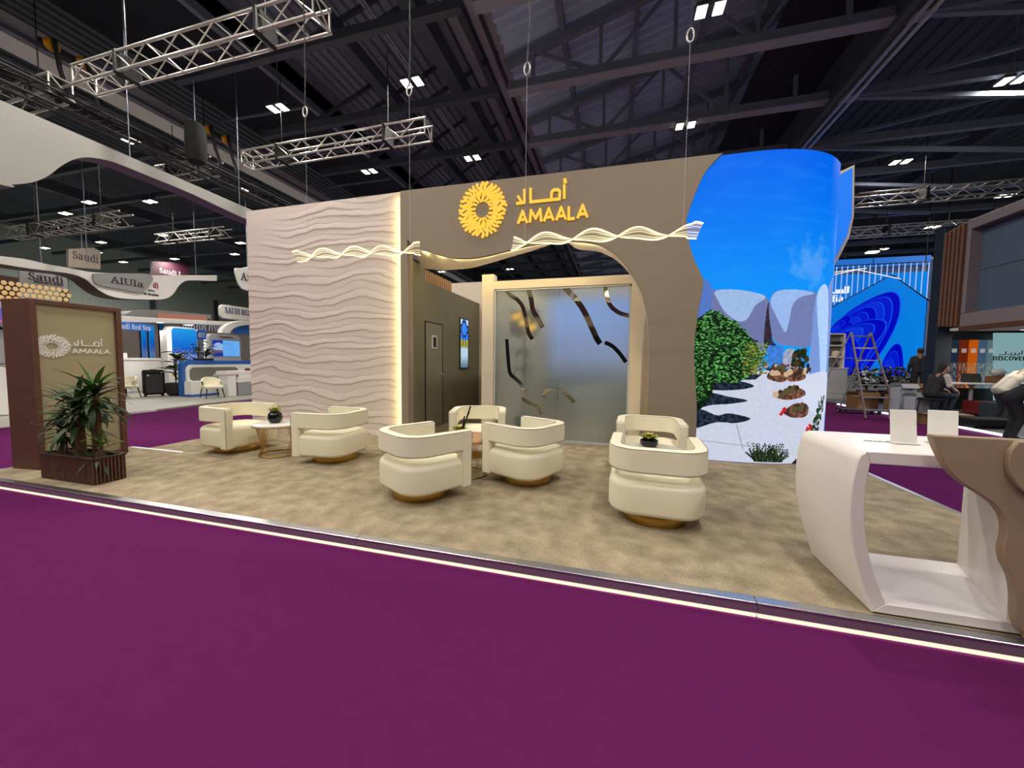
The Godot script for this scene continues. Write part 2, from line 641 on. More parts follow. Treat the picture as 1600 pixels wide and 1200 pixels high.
func flood(gx: float, gz: float, label: String, group: String) -> void:
	# lamps hang just below the trusses' bottom chords
	var x := gx * 0.9487
	var z := gz * 0.9487
	var t: Node3D
	if flood_proto == null:
		t = thing("ceiling_light", label, "ceiling light", Vector3(x, 8.9, z), 0.0, group)
		flood_proto = t
		for s in [-1.0, 1.0]:
			var h := boxed("housing", Vector3(0.17 * s, 0.06, 0), Vector3(0.24, 0.08, 0.36), M.roof_dark, t, 0.01)
			boxed("lamp_panel", Vector3(0.17 * s, 0.012, 0), Vector3(0.20, 0.016, 0.30), M.hall_lamp, h)
		boxed("bracket", Vector3(0, 0.13, 0), Vector3(0.62, 0.05, 0.06), M.roof_steel, t)
		tubed("stem", PackedVector3Array([Vector3(0, 0.15, 0), Vector3(0, 2.2, 0)]), 0.015, M.roof_steel, t, 6)
	else:
		t = flood_proto.duplicate()
		t.name = numbered("ceiling_light")
		add_child(t)
		t.position = Vector3(x, 8.9, z)
		tag(t, label, "ceiling light", group)
	lamp_area(Transform3D(Basis(Vector3.RIGHT, -PI / 2), Vector3(x, 8.88, z)), Vector2(0.55, 0.3), Color(1.0, 0.975, 0.93), HALL_LAMP)

func corrugated(p: Callable, n_rib: int, w0: float, w1: float, l0: float, l1: float) -> MB:
	# ribs run along l, repeat along w; p(w, l, lift) gives the point
	var b := MB.new()
	var step := (w1 - w0) / n_rib
	for i in n_rib:
		var w := w0 + i * step
		var prof := [[0.0, 0.0], [0.30, 0.0], [0.42, 1.0], [0.88, 1.0], [1.0, 0.0]]
		for k in 4:
			var a0: Vector3 = p.call(w + prof[k][0] * step, l0, prof[k][1])
			var a1: Vector3 = p.call(w + prof[k + 1][0] * step, l0, prof[k + 1][1])
			var b0: Vector3 = p.call(w + prof[k][0] * step, l1, prof[k][1])
			var b1: Vector3 = p.call(w + prof[k + 1][0] * step, l1, prof[k + 1][1])
			var nn := (a1 - a0).cross(b0 - a0).normalized()
			if nn.y > 0:
				nn = -nn
			b.quad(a0, a1, b1, b0, nn)
	return b

func roof() -> void:
	var c := Node3D.new()
	c.name = "ceiling"
	add_child(c)
	structure(c)
	boxed("roof_slab", Vector3(-3, 14.2, -20), Vector3(100, 0.2, 86), M.roof_black, c)
	# decks: left one with ribs along the hall, right one rising to the right
	obj("deck", corrugated(func(w, l, u): return Vector3(w, 11.2 + 0.07 * u, l), 24, -10.7, -3.2, -60.0, 22.0), M.roof_steel, c)
	obj("deck", corrugated(func(w, l, u): return Vector3(l, 10.0 + (l + 3.2) * 0.255 + 0.15 * u, w), 230, -60.0, 15.0, -3.2, 5.9), M.galvanised, c)
	obj("deck", corrugated(func(w, l, u): return Vector3(w, 11.6 + 0.07 * u, l), 90, 5.9, 46.5, -60.0, 22.0), M.roof_dark, c)
	obj("deck", corrugated(func(w, l, u): return Vector3(w, 11.2 + 0.07 * u, l), 110, -52.0, -14.3, -60.0, 22.0), M.roof_dark, c)
	boxed("black_baffle", Vector3(-12.45, 10.6, -20), Vector3(3.4, 0.1, 82), M.roof_black, c)
	boxed("black_baffle", Vector3(4.75, 9.9, -20), Vector3(2.2, 0.1, 82), M.roof_black, c)
	# girders along the hall
	for g in [[-4.77, 9.5, 0.38, 0.5, "roof_dark"], [-7.04, 9.6, 0.28, 0.4, "roof_dark"], [-4.32, 10.35, 0.26, 0.25, "roof_flange"], [-3.76, 10.35, 0.20, 0.3, "roof_flange"], [-3.38, 10.35, 0.25, 0.3, "roof_flange"], [-10.72, 10.4, 0.16, 0.25, "roof_steel"], [-1.6, 10.25, 0.14, 0.3, "roof_steel"], [0.3, 10.7, 0.14, 0.3, "roof_steel"], [2.2, 11.2, 0.14, 0.3, "roof_steel"], [4.0, 11.6, 0.14, 0.3, "roof_steel"], [-20.5, 9.6, 0.3, 0.5, "roof_dark"], [-27.0, 9.6, 0.3, 0.5, "roof_dark"], [-36.0, 9.6, 0.3, 0.5, "roof_dark"], [12.5, 9.6, 0.3, 0.5, "roof_dark"], [21.0, 9.6, 0.3, 0.5, "roof_dark"]]:
		boxed("girder", Vector3(g[0], g[1] + g[3] * 0.5, -20), Vector3(g[2], g[3], 82), M[g[4]], c)
	for k in 2:
		boxed("cable_rail", Vector3(-5.9 + k * 0.09, 9.75, -20), Vector3(0.035, 0.05, 82), M.roof_flange, c)
	boxed("cable_rail", Vector3(5.88, 8.55, -20), Vector3(0.05, 0.07, 82), M.truss_alloy, c)
	boxed("cable_rail", Vector3(5.74, 8.62, -20), Vector3(0.05, 0.07, 82), M.truss_alloy, c)
	boxed("side_girder", Vector3(5.65, 9.25, -20), Vector3(0.12, 1.1, 82), M.roof_dark, c)
	# white painted service duct on the left
	boxed("service_duct", Vector3(-14.3, 9.25, -20), Vector3(0.75, 0.5, 82), M.duct_white, c)
	boxed("duct_rail", Vector3(-13.85, 9.1, -20), Vector3(0.1, 0.12, 82), M.roof_steel, c)
	boxed("duct_rail", Vector3(-14.85, 8.95, -20), Vector3(0.08, 0.1, 82), M.roof_dark, c)
	# cross trusses: bottom chord, rising top chord, posts and braces
	for i in 12:
		var z := -7.85 - 2.62 * i
		boxed("bottom_chord", Vector3(1.6, 9.1, z), Vector3(9.4, 0.24, 0.20), M.roof_steel, c)
		boxed("bottom_flange", Vector3(1.6, 8.97, z), Vector3(9.4, 0.025, 0.30), M.roof_flange, c)
		boxed("bottom_chord", Vector3(21.0, 9.1, z), Vector3(30, 0.24, 0.18), M.roof_steel, c)
		boxed("bottom_chord", Vector3(-7.6, 9.1, z), Vector3(8.4, 0.22, 0.18), M.roof_dark, c)
		boxed("bottom_chord", Vector3(-28, 9.2, z), Vector3(26, 0.22, 0.18), M.roof_dark, c)
		var b := MB.new()
		b.bar(Vector3(-3.2, 9.75, z), Vector3(5.6, 11.95, z), 0.16, 0.22)
		obj("top_chord", b, M.roof_steel, c)
		if i < 7:
			for k in 5:
				var x := -2.4 + k * 1.8
				var yt := 9.75 + (x + 3.2) * 0.25
				var bb := MB.new()
				bb.bar(Vector3(x, 9.1, z), Vector3(x, yt, z), 0.09, 0.09)
				obj("post", bb, M.roof_steel, c)
				bb = MB.new()
				var xe := x + 1.8
				bb.bar(Vector3(x, yt if k % 2 == 0 else 9.1, z), Vector3(xe, 9.1 if k % 2 == 0 else 9.75 + (xe + 3.2) * 0.25, z), 0.08, 0.08)
				obj("brace", bb, M.roof_steel, c)
			for k in 3:
				var x := -10.0 + k * 2.1
				var bb := MB.new()
				bb.bar(Vector3(x, 9.1, z), Vector3(x + 2.0, 11.1, z - 1.2), 0.1, 0.1)
				obj("brace", bb, M.roof_dark, c)
			var sb := MB.new()
			sb.bar(Vector3(6.0, 9.05, z), Vector3(13.5, 8.4, z - 0.8), 0.12, 0.12)
			obj("brace", sb, M.roof_steel, c)
			sb = MB.new()
			sb.bar(Vector3(6.0, 9.1, z), Vector3(13.5, 10.2, z), 0.10, 0.10)
			obj("brace", sb, M.roof_steel, c)
	# long thin stays under the black field
	for i in 5:
		var z := -5.4 - 2.62 * i
		var bb := MB.new()
		bb.bar(Vector3(-14.0, 10.0, z), Vector3(-10.7, 10.2, z - 0.4), 0.06, 0.06)
		obj("stay", bb, M.roof_steel, c)
	# silver lighting trusses
	truss(Vector3(-11.35, 7.5, -5.7), 6.3, "large silver box truss across the black roof at the upper left", true)
	truss(Vector3(-16.0, 7.5, -5.7), 3.9, "short silver box truss at the left edge above the white hanging fascia", true)
	truss(Vector3(-11.0, 7.5, -9.15), 6.15, "long slim silver box truss above the wavy wall", true)
	truss(Vector3(-14.6, 7.5, -9.15), 2.4, "stub of silver truss left of the long slim one", false)
	truss(Vector3(-23.0, 6.3, -9.2), 6.5, "dull silver truss under the wave of the white fascia", false)
	truss(Vector3(-30.0, 6.3, -9.0), 4.5, "dull gold-lit truss at the left edge below the white fascia", false)
	truss(Vector3(-22.6, 7.5, -13.9), 4.6, "far silver truss below the white fascia beside the wavy wall", false)
	truss(Vector3(8.3, 7.5, -16.9), 9.0, "silver truss on the right of the curved screen", false)
	truss(Vector3(9.5, 7.5, -20.9), 9.0, "dark far truss right of the curved screen", false)
	truss(Vector3(13.5, 7.0, -20.5), 6.0, "bright lit truss above the grey box on the right", false)
	truss(Vector3(10.5, 7.5, -27.5), 12.0, "farthest truss above the blue wall screen", false)
	# black rigging truss with cables running along the hall
	for q in [[-11.9, 7.05, "black rigging truss with cables, nearer one above the white fascia"], [-13.2, 7.6, "black rigging truss with cables, farther one below the white duct"]]:
		var t := thing("rigging_truss", q[2], "truss", Vector3(q[0], q[1], 0))
		for s in [[-0.16, -0.16], [0.16, -0.16], [-0.16, 0.16], [0.16, 0.16]]:
			tubed("chord", PackedVector3Array([Vector3(s[0], s[1], -2.0), Vector3(s[0], s[1], -24.0)]), 0.03, M.dark_grey, t, 6)
		var lace := MB.new()
		for k in 55:
			var z := -2.0 - k * 0.4
			lace.tube(PackedVector3Array([Vector3(-0.16, -0.16, z), Vector3(0.16, 0.16, z - 0.4)]), 0.013, 0.013, 5, false)
			lace.tube(PackedVector3Array([Vector3(0.16, -0.16, z), Vector3(-0.16, 0.16, z - 0.4)]), 0.013, 0.013, 5, false)
		obj("lacing", lace, M.dark_grey, t).set_meta("kind", "stuff")
		for k in 4:
			var path := PackedVector3Array()
			for j in 40:
				path.append(Vector3(-0.1 + 0.08 * k + rng.randf_range(-0.03, 0.03), 0.2 + rng.randf_range(-0.05, 0.06), -2.0 - j * 0.55))
			tubed("cable", path, 0.018, M.black, t, 5)
	# yellow chain hoists
	for q in [[-12.9, -5.95, "yellow wheeled chain hoist at the left end of the large silver truss"], [-12.7, -9.3, "yellow wheeled chain hoist at the left end of the long slim truss"]]:
		var t := thing("chain_hoist", q[2], "hoist", Vector3(q[0], 8.75, q[1]))
		for s in [0.0, 0.55]:
			var w := MB.new()
			w.lathe([Vector2(0, -0.05), Vector2(0.12, -0.05), Vector2(0.15, 0), Vector2(0.12, 0.05), Vector2(0, 0.05)], Vector3.ZERO, 16)
			put("wheel", w.mesh(), M.yellow_paint, t, Transform3D(Basis(Vector3(0, 0, 1), PI / 2), Vector3(0, 0, -s)))
			tubed("strap", PackedVector3Array([Vector3(0.1, 0.1, -s), Vector3(0.25, -0.6, -s), Vector3(0.5, -1.2, -s)]), 0.05, M.black, t, 6)
		boxed("carriage", Vector3(-0.1, 0.02, -0.27), Vector3(0.1, 0.14, 0.9), M.dark_grey, t, 0.02)
	var mo := thing("chain_motor", "black chain motor hanging by the rigging trusses", "motor", Vector3(-11.2, 7.6, -7.85))
	var mm := MB.new()
	mm.lathe([Vector2(0, -0.75), Vector2(0.2, -0.75), Vector2(0.24, -0.6), Vector2(0.24, 0.1), Vector2(0.18, 0.25), Vector2(0, 0.28)], Vector3.ZERO, 14)
	obj("chain_bag", mm, M.black_cloth, mo)
	tubed("chain", PackedVector3Array([Vector3(0, 0.25, 0), Vector3(0, 1.39, 0)]), 0.015, M.roof_steel, mo, 6)

func truss(at: Vector3, length: float, label: String, detail: bool) -> void:
	var t := thing("lighting_truss", label, "truss", at)
	var h := 0.19
	var step := 0.45
	var cm := MB.new()
	cm.tube(PackedVector3Array([Vector3(0, 0, 0), Vector3(length, 0, 0)]), 0.028, 0.028, 8)
	var chord := cm.mesh()
	for s in [[-h, -h], [h, -h], [-h, h], [h, h]]:
		put("chord", chord, M.truss_alloy, t, Transform3D(Basis.IDENTITY, Vector3(0, s[0], s[1])))
	var k := int(length / step)
	# one brace of each face, copied along the truss
	var faces := []
	for f in [[Vector3(0, -h, h), Vector3(step, h, h)], [Vector3(0, -h, -h), Vector3(step, h, -h)], [Vector3(0, -h, -h), Vector3(0, -h, h)], [Vector3(0, h, -h), Vector3(0, h, h)]]:
		var pair := []
		for e in 2:
			var b := MB.new()
			var a: Vector3 = f[0]
			var d: Vector3 = f[1]
			if e == 1 and a.y != d.y:
				var q := a
				a = Vector3(a.x, d.y if a.y != d.y else a.y, d.z if a.z != d.z else a.z)
				d = Vector3(d.x, q.y if q.y != d.y else d.y, q.z if q.z != d.z else d.z)
			b.tube(PackedVector3Array([a, d]), 0.014, 0.014, 6, false)
			pair.append(b.mesh())
		faces.append(pair)
	for i in k:
		for f in 4:
			put("brace", faces[f][i % 2], M.truss_alloy, t, Transform3D(Basis.IDENTITY, Vector3(i * step, 0, 0)))
	if detail:
		for e in [0.03, length - 0.03]:
			var b := MB.new()
			for s in [[Vector3(0, -h, -h), Vector3(0, -h, h)], [Vector3(0, h, -h), Vector3(0, h, h)], [Vector3(0, -h, -h), Vector3(0, h, -h)], [Vector3(0, -h, h), Vector3(0, h, h)], [Vector3(0, -h, -h), Vector3(0, h, h)]]:
				b.tube(PackedVector3Array([s[0] + Vector3(e, 0, 0), s[1] + Vector3(e, 0, 0)]), 0.02, 0.02, 6, false)
			obj("end_frame", b, M.truss_alloy, t)
	for x in [length * 0.22, length * 0.8]:
		tubed("hanger", PackedVector3Array([Vector3(x, h, 0), Vector3(x, 2.2, 0)]), 0.012, M.black, t, 6)
		boxed("clamp", Vector3(x, 0.0, 0), Vector3(0.1, 0.46, 0.46), M.black, t, 0.02)

func stand() -> void:
	# ---- platform
	var p := thing("carpeted_platform", "low beige carpeted platform with aluminium edge and light strip", "platform")
	var base := MB.new()
	var outline := [Vector2(-7.78, 2.672), Vector2(3.40, 2.672), Vector2(3.40, 10.4), Vector2(-7.56, 10.4), Vector2(-7.42, 4.28), Vector2(-7.80, 4.22)]
	base.extrude(PackedVector2Array(outline), -0.1, 0.0, Transform3D(Basis(Vector3(1, 0, 0), Vector3(0, 0, -1), Vector3(0, 1, 0)), Vector3.ZERO))
	obj("carpet", base, M.beige_carpet, p)
	var joints := [-7.82, -5.0, -2.07, 0.9, 3.45]
	for i in 4:
		var a: float = joints[i]
		var b: float = joints[i + 1]
		boxed("edge_trim", Vector3((a + b) * 0.5, -0.0105, -2.634), Vector3(b - a - 0.004, 0.022, 0.076), M.aluminium, p, 0.004)
		boxed("fascia", Vector3((a + b) * 0.5, -0.045, -2.604), Vector3(b - a - 0.004, 0.048, 0.014), M.mirror_steel, p)
		boxed("light_strip", Vector3((a + b) * 0.5, -0.0845, -2.606), Vector3(b - a - 0.006, 0.029, 0.018), M.white_strip, p, 0.004)
	lamp_area(Transform3D(Basis(Vector3.RIGHT, -0.7), Vector3(-2.2, -0.083, -2.590)), Vector2(11.2, 0.02), Color(1, 0.94, 0.86), 0.2)
	boxed("edge_trim", Vector3(3.43, -0.0105, -6.5), Vector3(0.06, 0.022, 7.8), M.aluminium, p, 0.004)
	boxed("fascia", Vector3(3.425, -0.058, -6.5), Vector3(0.014, 0.082, 7.8), M.mirror_steel, p)
	boxed("edge_trim", Vector3(-7.80, -0.0105, -3.43), Vector3(0.05, 0.022, 1.6), M.aluminium, p, 0.004)
	boxed("edge_trim", Vector3(-7.2, -0.0032, -4.25), Vector3(1.2, 0.008, 0.06), M.aluminium, p, 0.002)

	# ---- wavy relief wall
	var w := thing("relief_wall", "tall white wall with horizontal wave relief", "wall", Vector3(-5.87, 0, -6.42))
	var fn := FastNoiseLite.new()
	fn.seed = 4
	fn.frequency = 0.35
	var rows := []
	var nx := 110
	var ny := 460
	for i in ny + 1:
		var y := 4.665 * i / ny
		var row := PackedVector3Array()
		for j in nx + 1:
			var x := -1.905 + 3.79 * j / nx
			var u := y + 0.045 * sin(2.4 * x + 0.9 * y) + 0.038 * sin(4.1 * x - 2.2 * y + 1.0) + 0.09 * fn.get_noise_2d(x * 2.0, y * 3.2) + 0.05 * sin(y * 3.1)
			var f := u / 0.128
			var fr := 1.0 - (f - floorf(f))
			var deep := 0.55 + 0.45 * sin(x * 1.3 + floorf(f) * 2.4)
			var soft := clampf((4.665 - y) * 1.0 + (x + 1.9) * 0.85 - 0.75, 0.0, 1.0)
			var hgt := 0.021 * deep * soft * (pow(fr, 0.75) if fr < 0.82 else pow(0.82, 0.75) * (1.0 - fr) / 0.18)
			row.append(Vector3(x, y, hgt))
		rows.append(row)
	var rel := MB.new()
	rel.sheet(rows, Vector3.BACK)
	obj("relief_panel", rel, M.relief_white, w)
	boxed("core", Vector3(-0.01, 2.332, -0.105), Vector3(3.79, 4.665, 0.2), M.relief_white, w)
	boxed("light_strip", Vector3(1.885, 2.30, 0.055), Vector3(0.014, 4.5, 0.03), M.warm_strip, w)
	lamp_area(Transform3D(Basis(Vector3.UP, PI / 2 - 0.35), Vector3(-4.0, 2.30, -6.365)) * Transform3D(Basis(Vector3(0, 0, 1), PI / 2), Vector3.ZERO), Vector2(4.5, 0.03), Color(1.0, 0.90, 0.55), 1.3)

	# ---- header portal
	var h := thing("portal_wall", "taupe portal wall with wavy opening, wavy right edge and gold lettering", "wall")
	var open := smooth_line([Vector2(0.495, 0.0), Vector2(0.495, 0.66), Vector2(0.50, 1.167), Vector2(0.486, 1.866), Vector2(0.436, 2.262), Vector2(0.33, 2.639), Vector2(0.18, 2.911), Vector2(-0.02, 3.169), Vector2(-0.169, 3.285), Vector2(-0.369, 3.382), Vector2(-0.674, 3.444), Vector2(-0.985, 3.456), Vector2(-1.413, 3.436), Vector2(-1.745, 3.385), Vector2(-2.203, 3.308), Vector2(-2.558, 3.286), Vector2(-2.925, 3.331), Vector2(-3.366, 3.472), Vector2(-3.559, 3.553), Vector2(-3.741, 3.704)], 5)
	var right := smooth_line([Vector2(1.414, 4.542), Vector2(1.188, 4.291), Vector2(1.031, 3.895), Vector2(0.962, 3.623), Vector2(0.988, 3.387), Vector2(1.069, 3.1), Vector2(1.203, 2.792), Vector2(1.222, 2.622), Vector2(1.178, 2.292), Vector2(1.136, 1.766), Vector2(1.176, 1.186), Vector2(1.208, 0.796), Vector2(1.211, 0.303), Vector2(1.211, 0.0)], 5)
	var poly := PackedVector2Array([Vector2(-3.88, 0), Vector2(-3.88, 4.577)])
	poly.append_array(right)
	poly.append_array(open)
	poly.append(Vector2(-3.741, 0.0))
	var face := MB.new()
	face.extrude(poly, -0.06, 0.0, frame_z(-6.2), 0.006)
	obj("face_board", face, M.taupe, h)
	# lining behind the opening
	var back := smooth_line([Vector2(0.56, 0.0), Vector2(0.56, 0.7), Vector2(0.56, 1.2), Vector2(0.545, 1.9), Vector2(0.49, 2.3), Vector2(0.38, 2.68), Vector2(0.22, 2.97), Vector2(0.0, 3.22), Vector2(-0.169, 3.34), Vector2(-0.369, 3.43), Vector2(-0.70, 3.49), Vector2(-0.966, 3.649), Vector2(-1.312, 3.572), Vector2(-1.609, 3.5), Vector2(-1.912, 3.439), Vector2(-2.287, 3.356), Vector2(-2.674, 3.282), Vector2(-3.005, 3.264), Vector2(-3.344, 3.27), Vector2(-3.763, 3.33), Vector2(-3.80, 3.40)], 5)
	var r0 := PackedVector3Array()
	var r1 := PackedVector3Array()
	for i in open.size():
		r0.append(Vector3(open[i].x, open[i].y + (0.012 if i > 30 else 0.0), -6.262))
		r1.append(Vector3(back[mini(i, back.size() - 1)].x, back[mini(i, back.size() - 1)].y, -6.8))
	var lin := MB.new()
	lin.sheet([r0, r1])
	obj("soffit_lining", lin, M.cream, h)
	var glow_path := PackedVector3Array()
	for i in range(4, open.size() - 1, 2):
		glow_path.append(Vector3(open[i].x + (0.012 if i < 45 else 0.0), open[i].y + (0.0 if i < 30 else 0.004), -6.272))
	var gl := MB.new()
	gl.tube(glow_path, 0.007, 0.007, 6)
	obj("light_strip", gl, M.warm_strip, h)
	for k in range(46, open.size() - 8, 4):
		lamp_area(Transform3D(Basis(Vector3.RIGHT, -0.6), Vector3(open[k].x, open[k].y - 0.012, -6.29)), Vector2(0.2, 0.02), Color(1.0, 0.93, 0.70), 0.2)
	lamp_area(Transform3D(Basis(Vector3.UP, PI / 2 - 1.2), Vector3(0.50, 1.5, -6.29)), Vector2(0.02, 2.2), Color(1.0, 0.92, 0.68), 0.4)
	boxed("pier_return", Vector3(-3.80, 2.28, -6.33), Vector3(0.12, 4.5, 0.14), M.taupe, h)
	boxed("back_frame", Vector3(-1.6, 4.2, -6.34), Vector3(4.4, 0.5, 0.12), M.taupe, h)

	# ---- curved display wall
	var s := thing("curved_display", "tall curved blue screen showing a sunlit garden path", "screen")
	var plan := smooth_line([Vector2(0.75, -6.3), Vector2(1.4, -6.3), Vector2(2.0, -6.31), Vector2(2.45, -6.4), Vector2(2.85, -6.6), Vector2(3.15, -6.9), Vector2(3.3, -7.2), Vector2(3.36, -7.6), Vector2(3.36, -8.3)], 6)
	var lens := [0.0]
	for i in range(1, plan.size()):
		lens.append(lens[i - 1] + plan[i].distance_to(plan[i - 1]))
	var total: float = lens[plan.size() - 1]
	for layer in 2:
		var b := MB.new()
		var first := 0
		for i in plan.size():
			var d: Vector2 = (plan[mini(i + 1, plan.size() - 1)] - plan[maxi(i - 1, 0)]).normalized()
			var nn := Vector2(-d.y, d.x)
			if nn.y < 0.0:
				nn = -nn
			if d.y < -0.999:
				nn = Vector2(1, 0)
			var q := plan[i] - nn * (0.1 * layer)
			var n3 := Vector3(nn.x, 0, nn.y) * (1.0 if layer == 0 else -1.0)
			b.vert(Vector3(q.x, 0.012, q.y), n3, Vector2(lens[i] / total, 1))
			b.vert(Vector3(q.x, 4.56, q.y), n3, Vector2(lens[i] / total, 0))
		for i in plan.size() - 1:
			b.tri(i * 2, i * 2 + 1, i * 2 + 3)
			b.tri(i * 2, i * 2 + 3, i * 2 + 2)
		if layer == 0:
			obj("display_face", b, picture("garden_picture", garden_image(total), 1.0), s)
		else:
			obj("display_back", b, M.cream, s)
	lamp_area(Transform3D(Basis.IDENTITY, Vector3(2.0, 3.3, -6.2)), Vector2(1.6, 2.2), Color(0.15, 0.5, 1.0), 1.2)
	var fin := thing("curved_fin", "narrow curved blue fin with cream edge beside the big screen", "panel")
	plate("edge_board", [Vector2(3.502, 4.776), Vector2(3.863, 4.936), Vector2(3.901, 4.075), Vector2(3.856, 3.722), Vector2(3.702, 3.316), Vector2(3.572, 3.079)], 0.06, frame_z(-7.95), M.cream, fin, 0.01)
	plate("blue_face", [Vector2(3.497, 4.702), Vector2(3.819, 4.878), Vector2(3.854, 4.083), Vector2(3.807, 3.763), Vector2(3.652, 3.358), Vector2(3.56, 3.142)], 0.015, frame_z(-7.93), glow("fin_blue", Color(0.02, 0.50, 1.0), 0.85), fin)
	boxed("post", Vector3(3.4, 1.55, -8.0), Vector3(0.2, 3.3, 0.1), M.cream, fin)

	# ---- glass meeting room behind the portal
	var g := thing("glass_room", "cream framed meeting room with frosted glass front", "room")
	boxed("column", Vector3(-2.40, 1.575, -6.95), Vector3(0.24, 3.15, 0.2), M.cream, g, 0.005)
	boxed("side_wall", Vector3(-2.40, 1.5, -8.7), Vector3(0.12, 3.0, 3.3), M.cream, g)
	boxed("beam", Vector3(-0.97, 2.935, -6.95), Vector3(2.62, 0.15, 0.2), M.cream, g, 0.005)
	boxed("jamb", Vector3(0.33, 1.43, -6.95), Vector3(0.2, 2.86, 0.2), M.cream, g, 0.005)
	boxed("side_wall", Vector3(0.62, 1.5, -8.7), Vector3(0.3, 3.0, 3.3), M.cream, g)
	boxed("back_wall", Vector3(-1.6, 1.9, -10.45), Vector3(6.5, 3.8, 0.12), M.cream, g)
	boxed("vent", Vector3(-1.45, 3.09, -8.6), Vector3(0.62, 0.07, 0.5), M.walnut, g)
	for q in [[Vector3(-2.26, 1.43, -6.89), Vector3(0.03, 2.86, 0.05)], [Vector3(0.215, 1.43, -6.89), Vector3(0.03, 2.86, 0.05)], [Vector3(-1.02, 2.845, -6.89), Vector3(2.5, 0.03, 0.05)], [Vector3(-1.02, 0.02, -6.89), Vector3(2.5, 0.04, 0.05)]]:
		boxed("metal_frame", q[0], q[1], M.pale_grey, g)
	var bands := [
		[[Vector2(-2.06, 2.865), Vector2(-1.97, 2.754), Vector2(-1.831, 2.665), Vector2(-1.73, 2.543), Vector2(-1.691, 2.434), Vector2(-1.652, 2.278), Vector2(-1.599, 2.038), Vector2(-1.523, 1.918)], 0.075],
		[[Vector2(-1.623, 2.883), Vector2(-1.559, 2.656), Vector2(-1.519, 2.454), Vector2(-1.406, 2.273), Vector2(-1.331, 2.13)], 0.09],
		[[Vector2(-0.964, 2.867), Vector2(-0.81, 2.723), Vector2(-0.68, 2.57), Vector2(-0.55, 2.36), Vector2(-0.42, 2.084), Vector2(-0.337, 1.912), Vector2(-0.279, 1.832)], 0.10],
		[[Vector2(-0.215, 2.847), Vector2(-0.189, 2.667), Vector2(-0.107, 2.485), Vector2(0.037, 2.369), Vector2(0.211, 2.31)], 0.075],
		[[Vector2(-0.201, 1.854), Vector2(-0.067, 1.786), Vector2(0.057, 1.662), Vector2(0.17, 1.505)], 0.07],
		[[Vector2(-2.025, 1.92), Vector2(-1.995, 1.554), Vector2(-1.954, 1.272), Vector2(-1.838, 1.164), Vector2(-1.723, 1.044), Vector2(-1.682, 0.8), Vector2(-1.58, 0.718), Vector2(-1.431, 0.664), Vector2(-1.329, 0.498)], 0.07],
		[[Vector2(-1.298, 0.839), Vector2(-1.263, 0.936), Vector2(-1.143, 1), Vector2(-0.987, 0.969), Vector2(-0.843, 0.879), Vector2(-0.723, 0.753)], 0.07],
	]
	var holes := []
	for bd in bands:
		for q in Geometry2D.offset_polyline(smooth_line(bd[0], 5), bd[1] * 0.5, Geometry2D.JOIN_ROUND, Geometry2D.END_ROUND):
			if not Geometry2D.is_polygon_clockwise(q):
				holes.append(q)
	var frost := mat("frosted_glass", Color(0.84, 0.88, 0.87, 0.10), 0.58)
	frost.refraction_enabled = true
	frost.refraction_scale = 0.012
	frost.transparency = BaseMaterial3D.TRANSPARENCY_ALPHA
	var clear := mat("mirror_film", Color(0.62, 0.60, 0.56), 0.04, 1.0)
	for side in [[-2.245, -1.028], [-1.020, 0.20]]:
		var pane := MB.new()
		var cl := MB.new()
		for k in 24:
			var slab := PackedVector2Array(rect(Vector2(side[0], 0.04 + 2.79 * k / 24.0), Vector2(side[1], 0.04 + 2.79 * (k + 1) / 24.0)))
			var parts := [slab]
			for hl in holes:
				var next := []
				for a in parts:
					for c in Geometry2D.clip_polygons(a, hl):
						if not Geometry2D.is_polygon_clockwise(c):
							next.append(c)
				parts = next
				for c in Geometry2D.intersect_polygons(slab, hl):
					if not Geometry2D.is_polygon_clockwise(c):
						caps(cl, c, -6.895, -6.896)
			for a in parts:
				caps(pane, a, -6.892, -6.902)
		var po := obj("frosted_pane", pane, frost, g)
		po.set_meta("label", "frosted glass pane with curling mirror bands")
		if cl.v.size() > 0:
			obj("mirror_band", cl, clear, po)
	room_things()

	# ---- wall with the door
	var dw := thing("door_wall", "dark olive side wall with a door and a narrow lit window", "wall")
	boxed("wall_panel", Vector3(-3.96, 1.585, -8.65), Vector3(0.12, 3.17, 3.5), M.olive_wall, dw)
	boxed("wall_return", Vector3(-3.83, 1.7, -6.66), Vector3(0.1, 3.4, 0.5), M.olive_wall, dw)
	for k in 15:
		boxed("slat", Vector3(-3.94, 3.29, -7.0 - k * 0.105), Vector3(0.06, 0.24, 0.045), M.oak_top, dw)
	var d := Node3D.new()
	d.name = "door_1"
	add_child(d)
	structure(d)
	boxed("door_frame", Vector3(-3.893, 1.155, -7.135), Vector3(0.03, 2.31, 0.025), M.dark_grey, d)
	boxed("door_frame", Vector3(-3.893, 1.155, -7.945), Vector3(0.03, 2.31, 0.025), M.dark_grey, d)
	boxed("door_frame", Vector3(-3.893, 2.32, -7.54), Vector3(0.03, 0.025, 0.835), M.dark_grey, d)
	boxed("door_leaf", Vector3(-3.892, 1.155, -7.54), Vector3(0.024, 2.30, 0.775), M.olive_door, d, 0.004)
	var vp := boxed("vision_panel", Vector3(-3.876, 1.90, -7.52), Vector3(0.02, 0.30, 0.26), M.pale_grey, d, 0.004)
	boxed("vision_glass", Vector3(-3.865, 1.90, -7.52), Vector3(0.01, 0.22, 0.13), M.black, vp)
	boxed("handle_plate", Vector3(-3.872, 1.15, -7.87), Vector3(0.02, 0.16, 0.05), M.aluminium, d, 0.004)
	tubed("handle", PackedVector3Array([Vector3(-3.86, 1.17, -7.87), Vector3(-3.82, 1.17, -7.87), Vector3(-3.815, 1.17, -7.75)]), 0.011, M.aluminium, d)
	var win := Node3D.new()
	win.name = "window_1"
	add_child(win)
	structure(win)
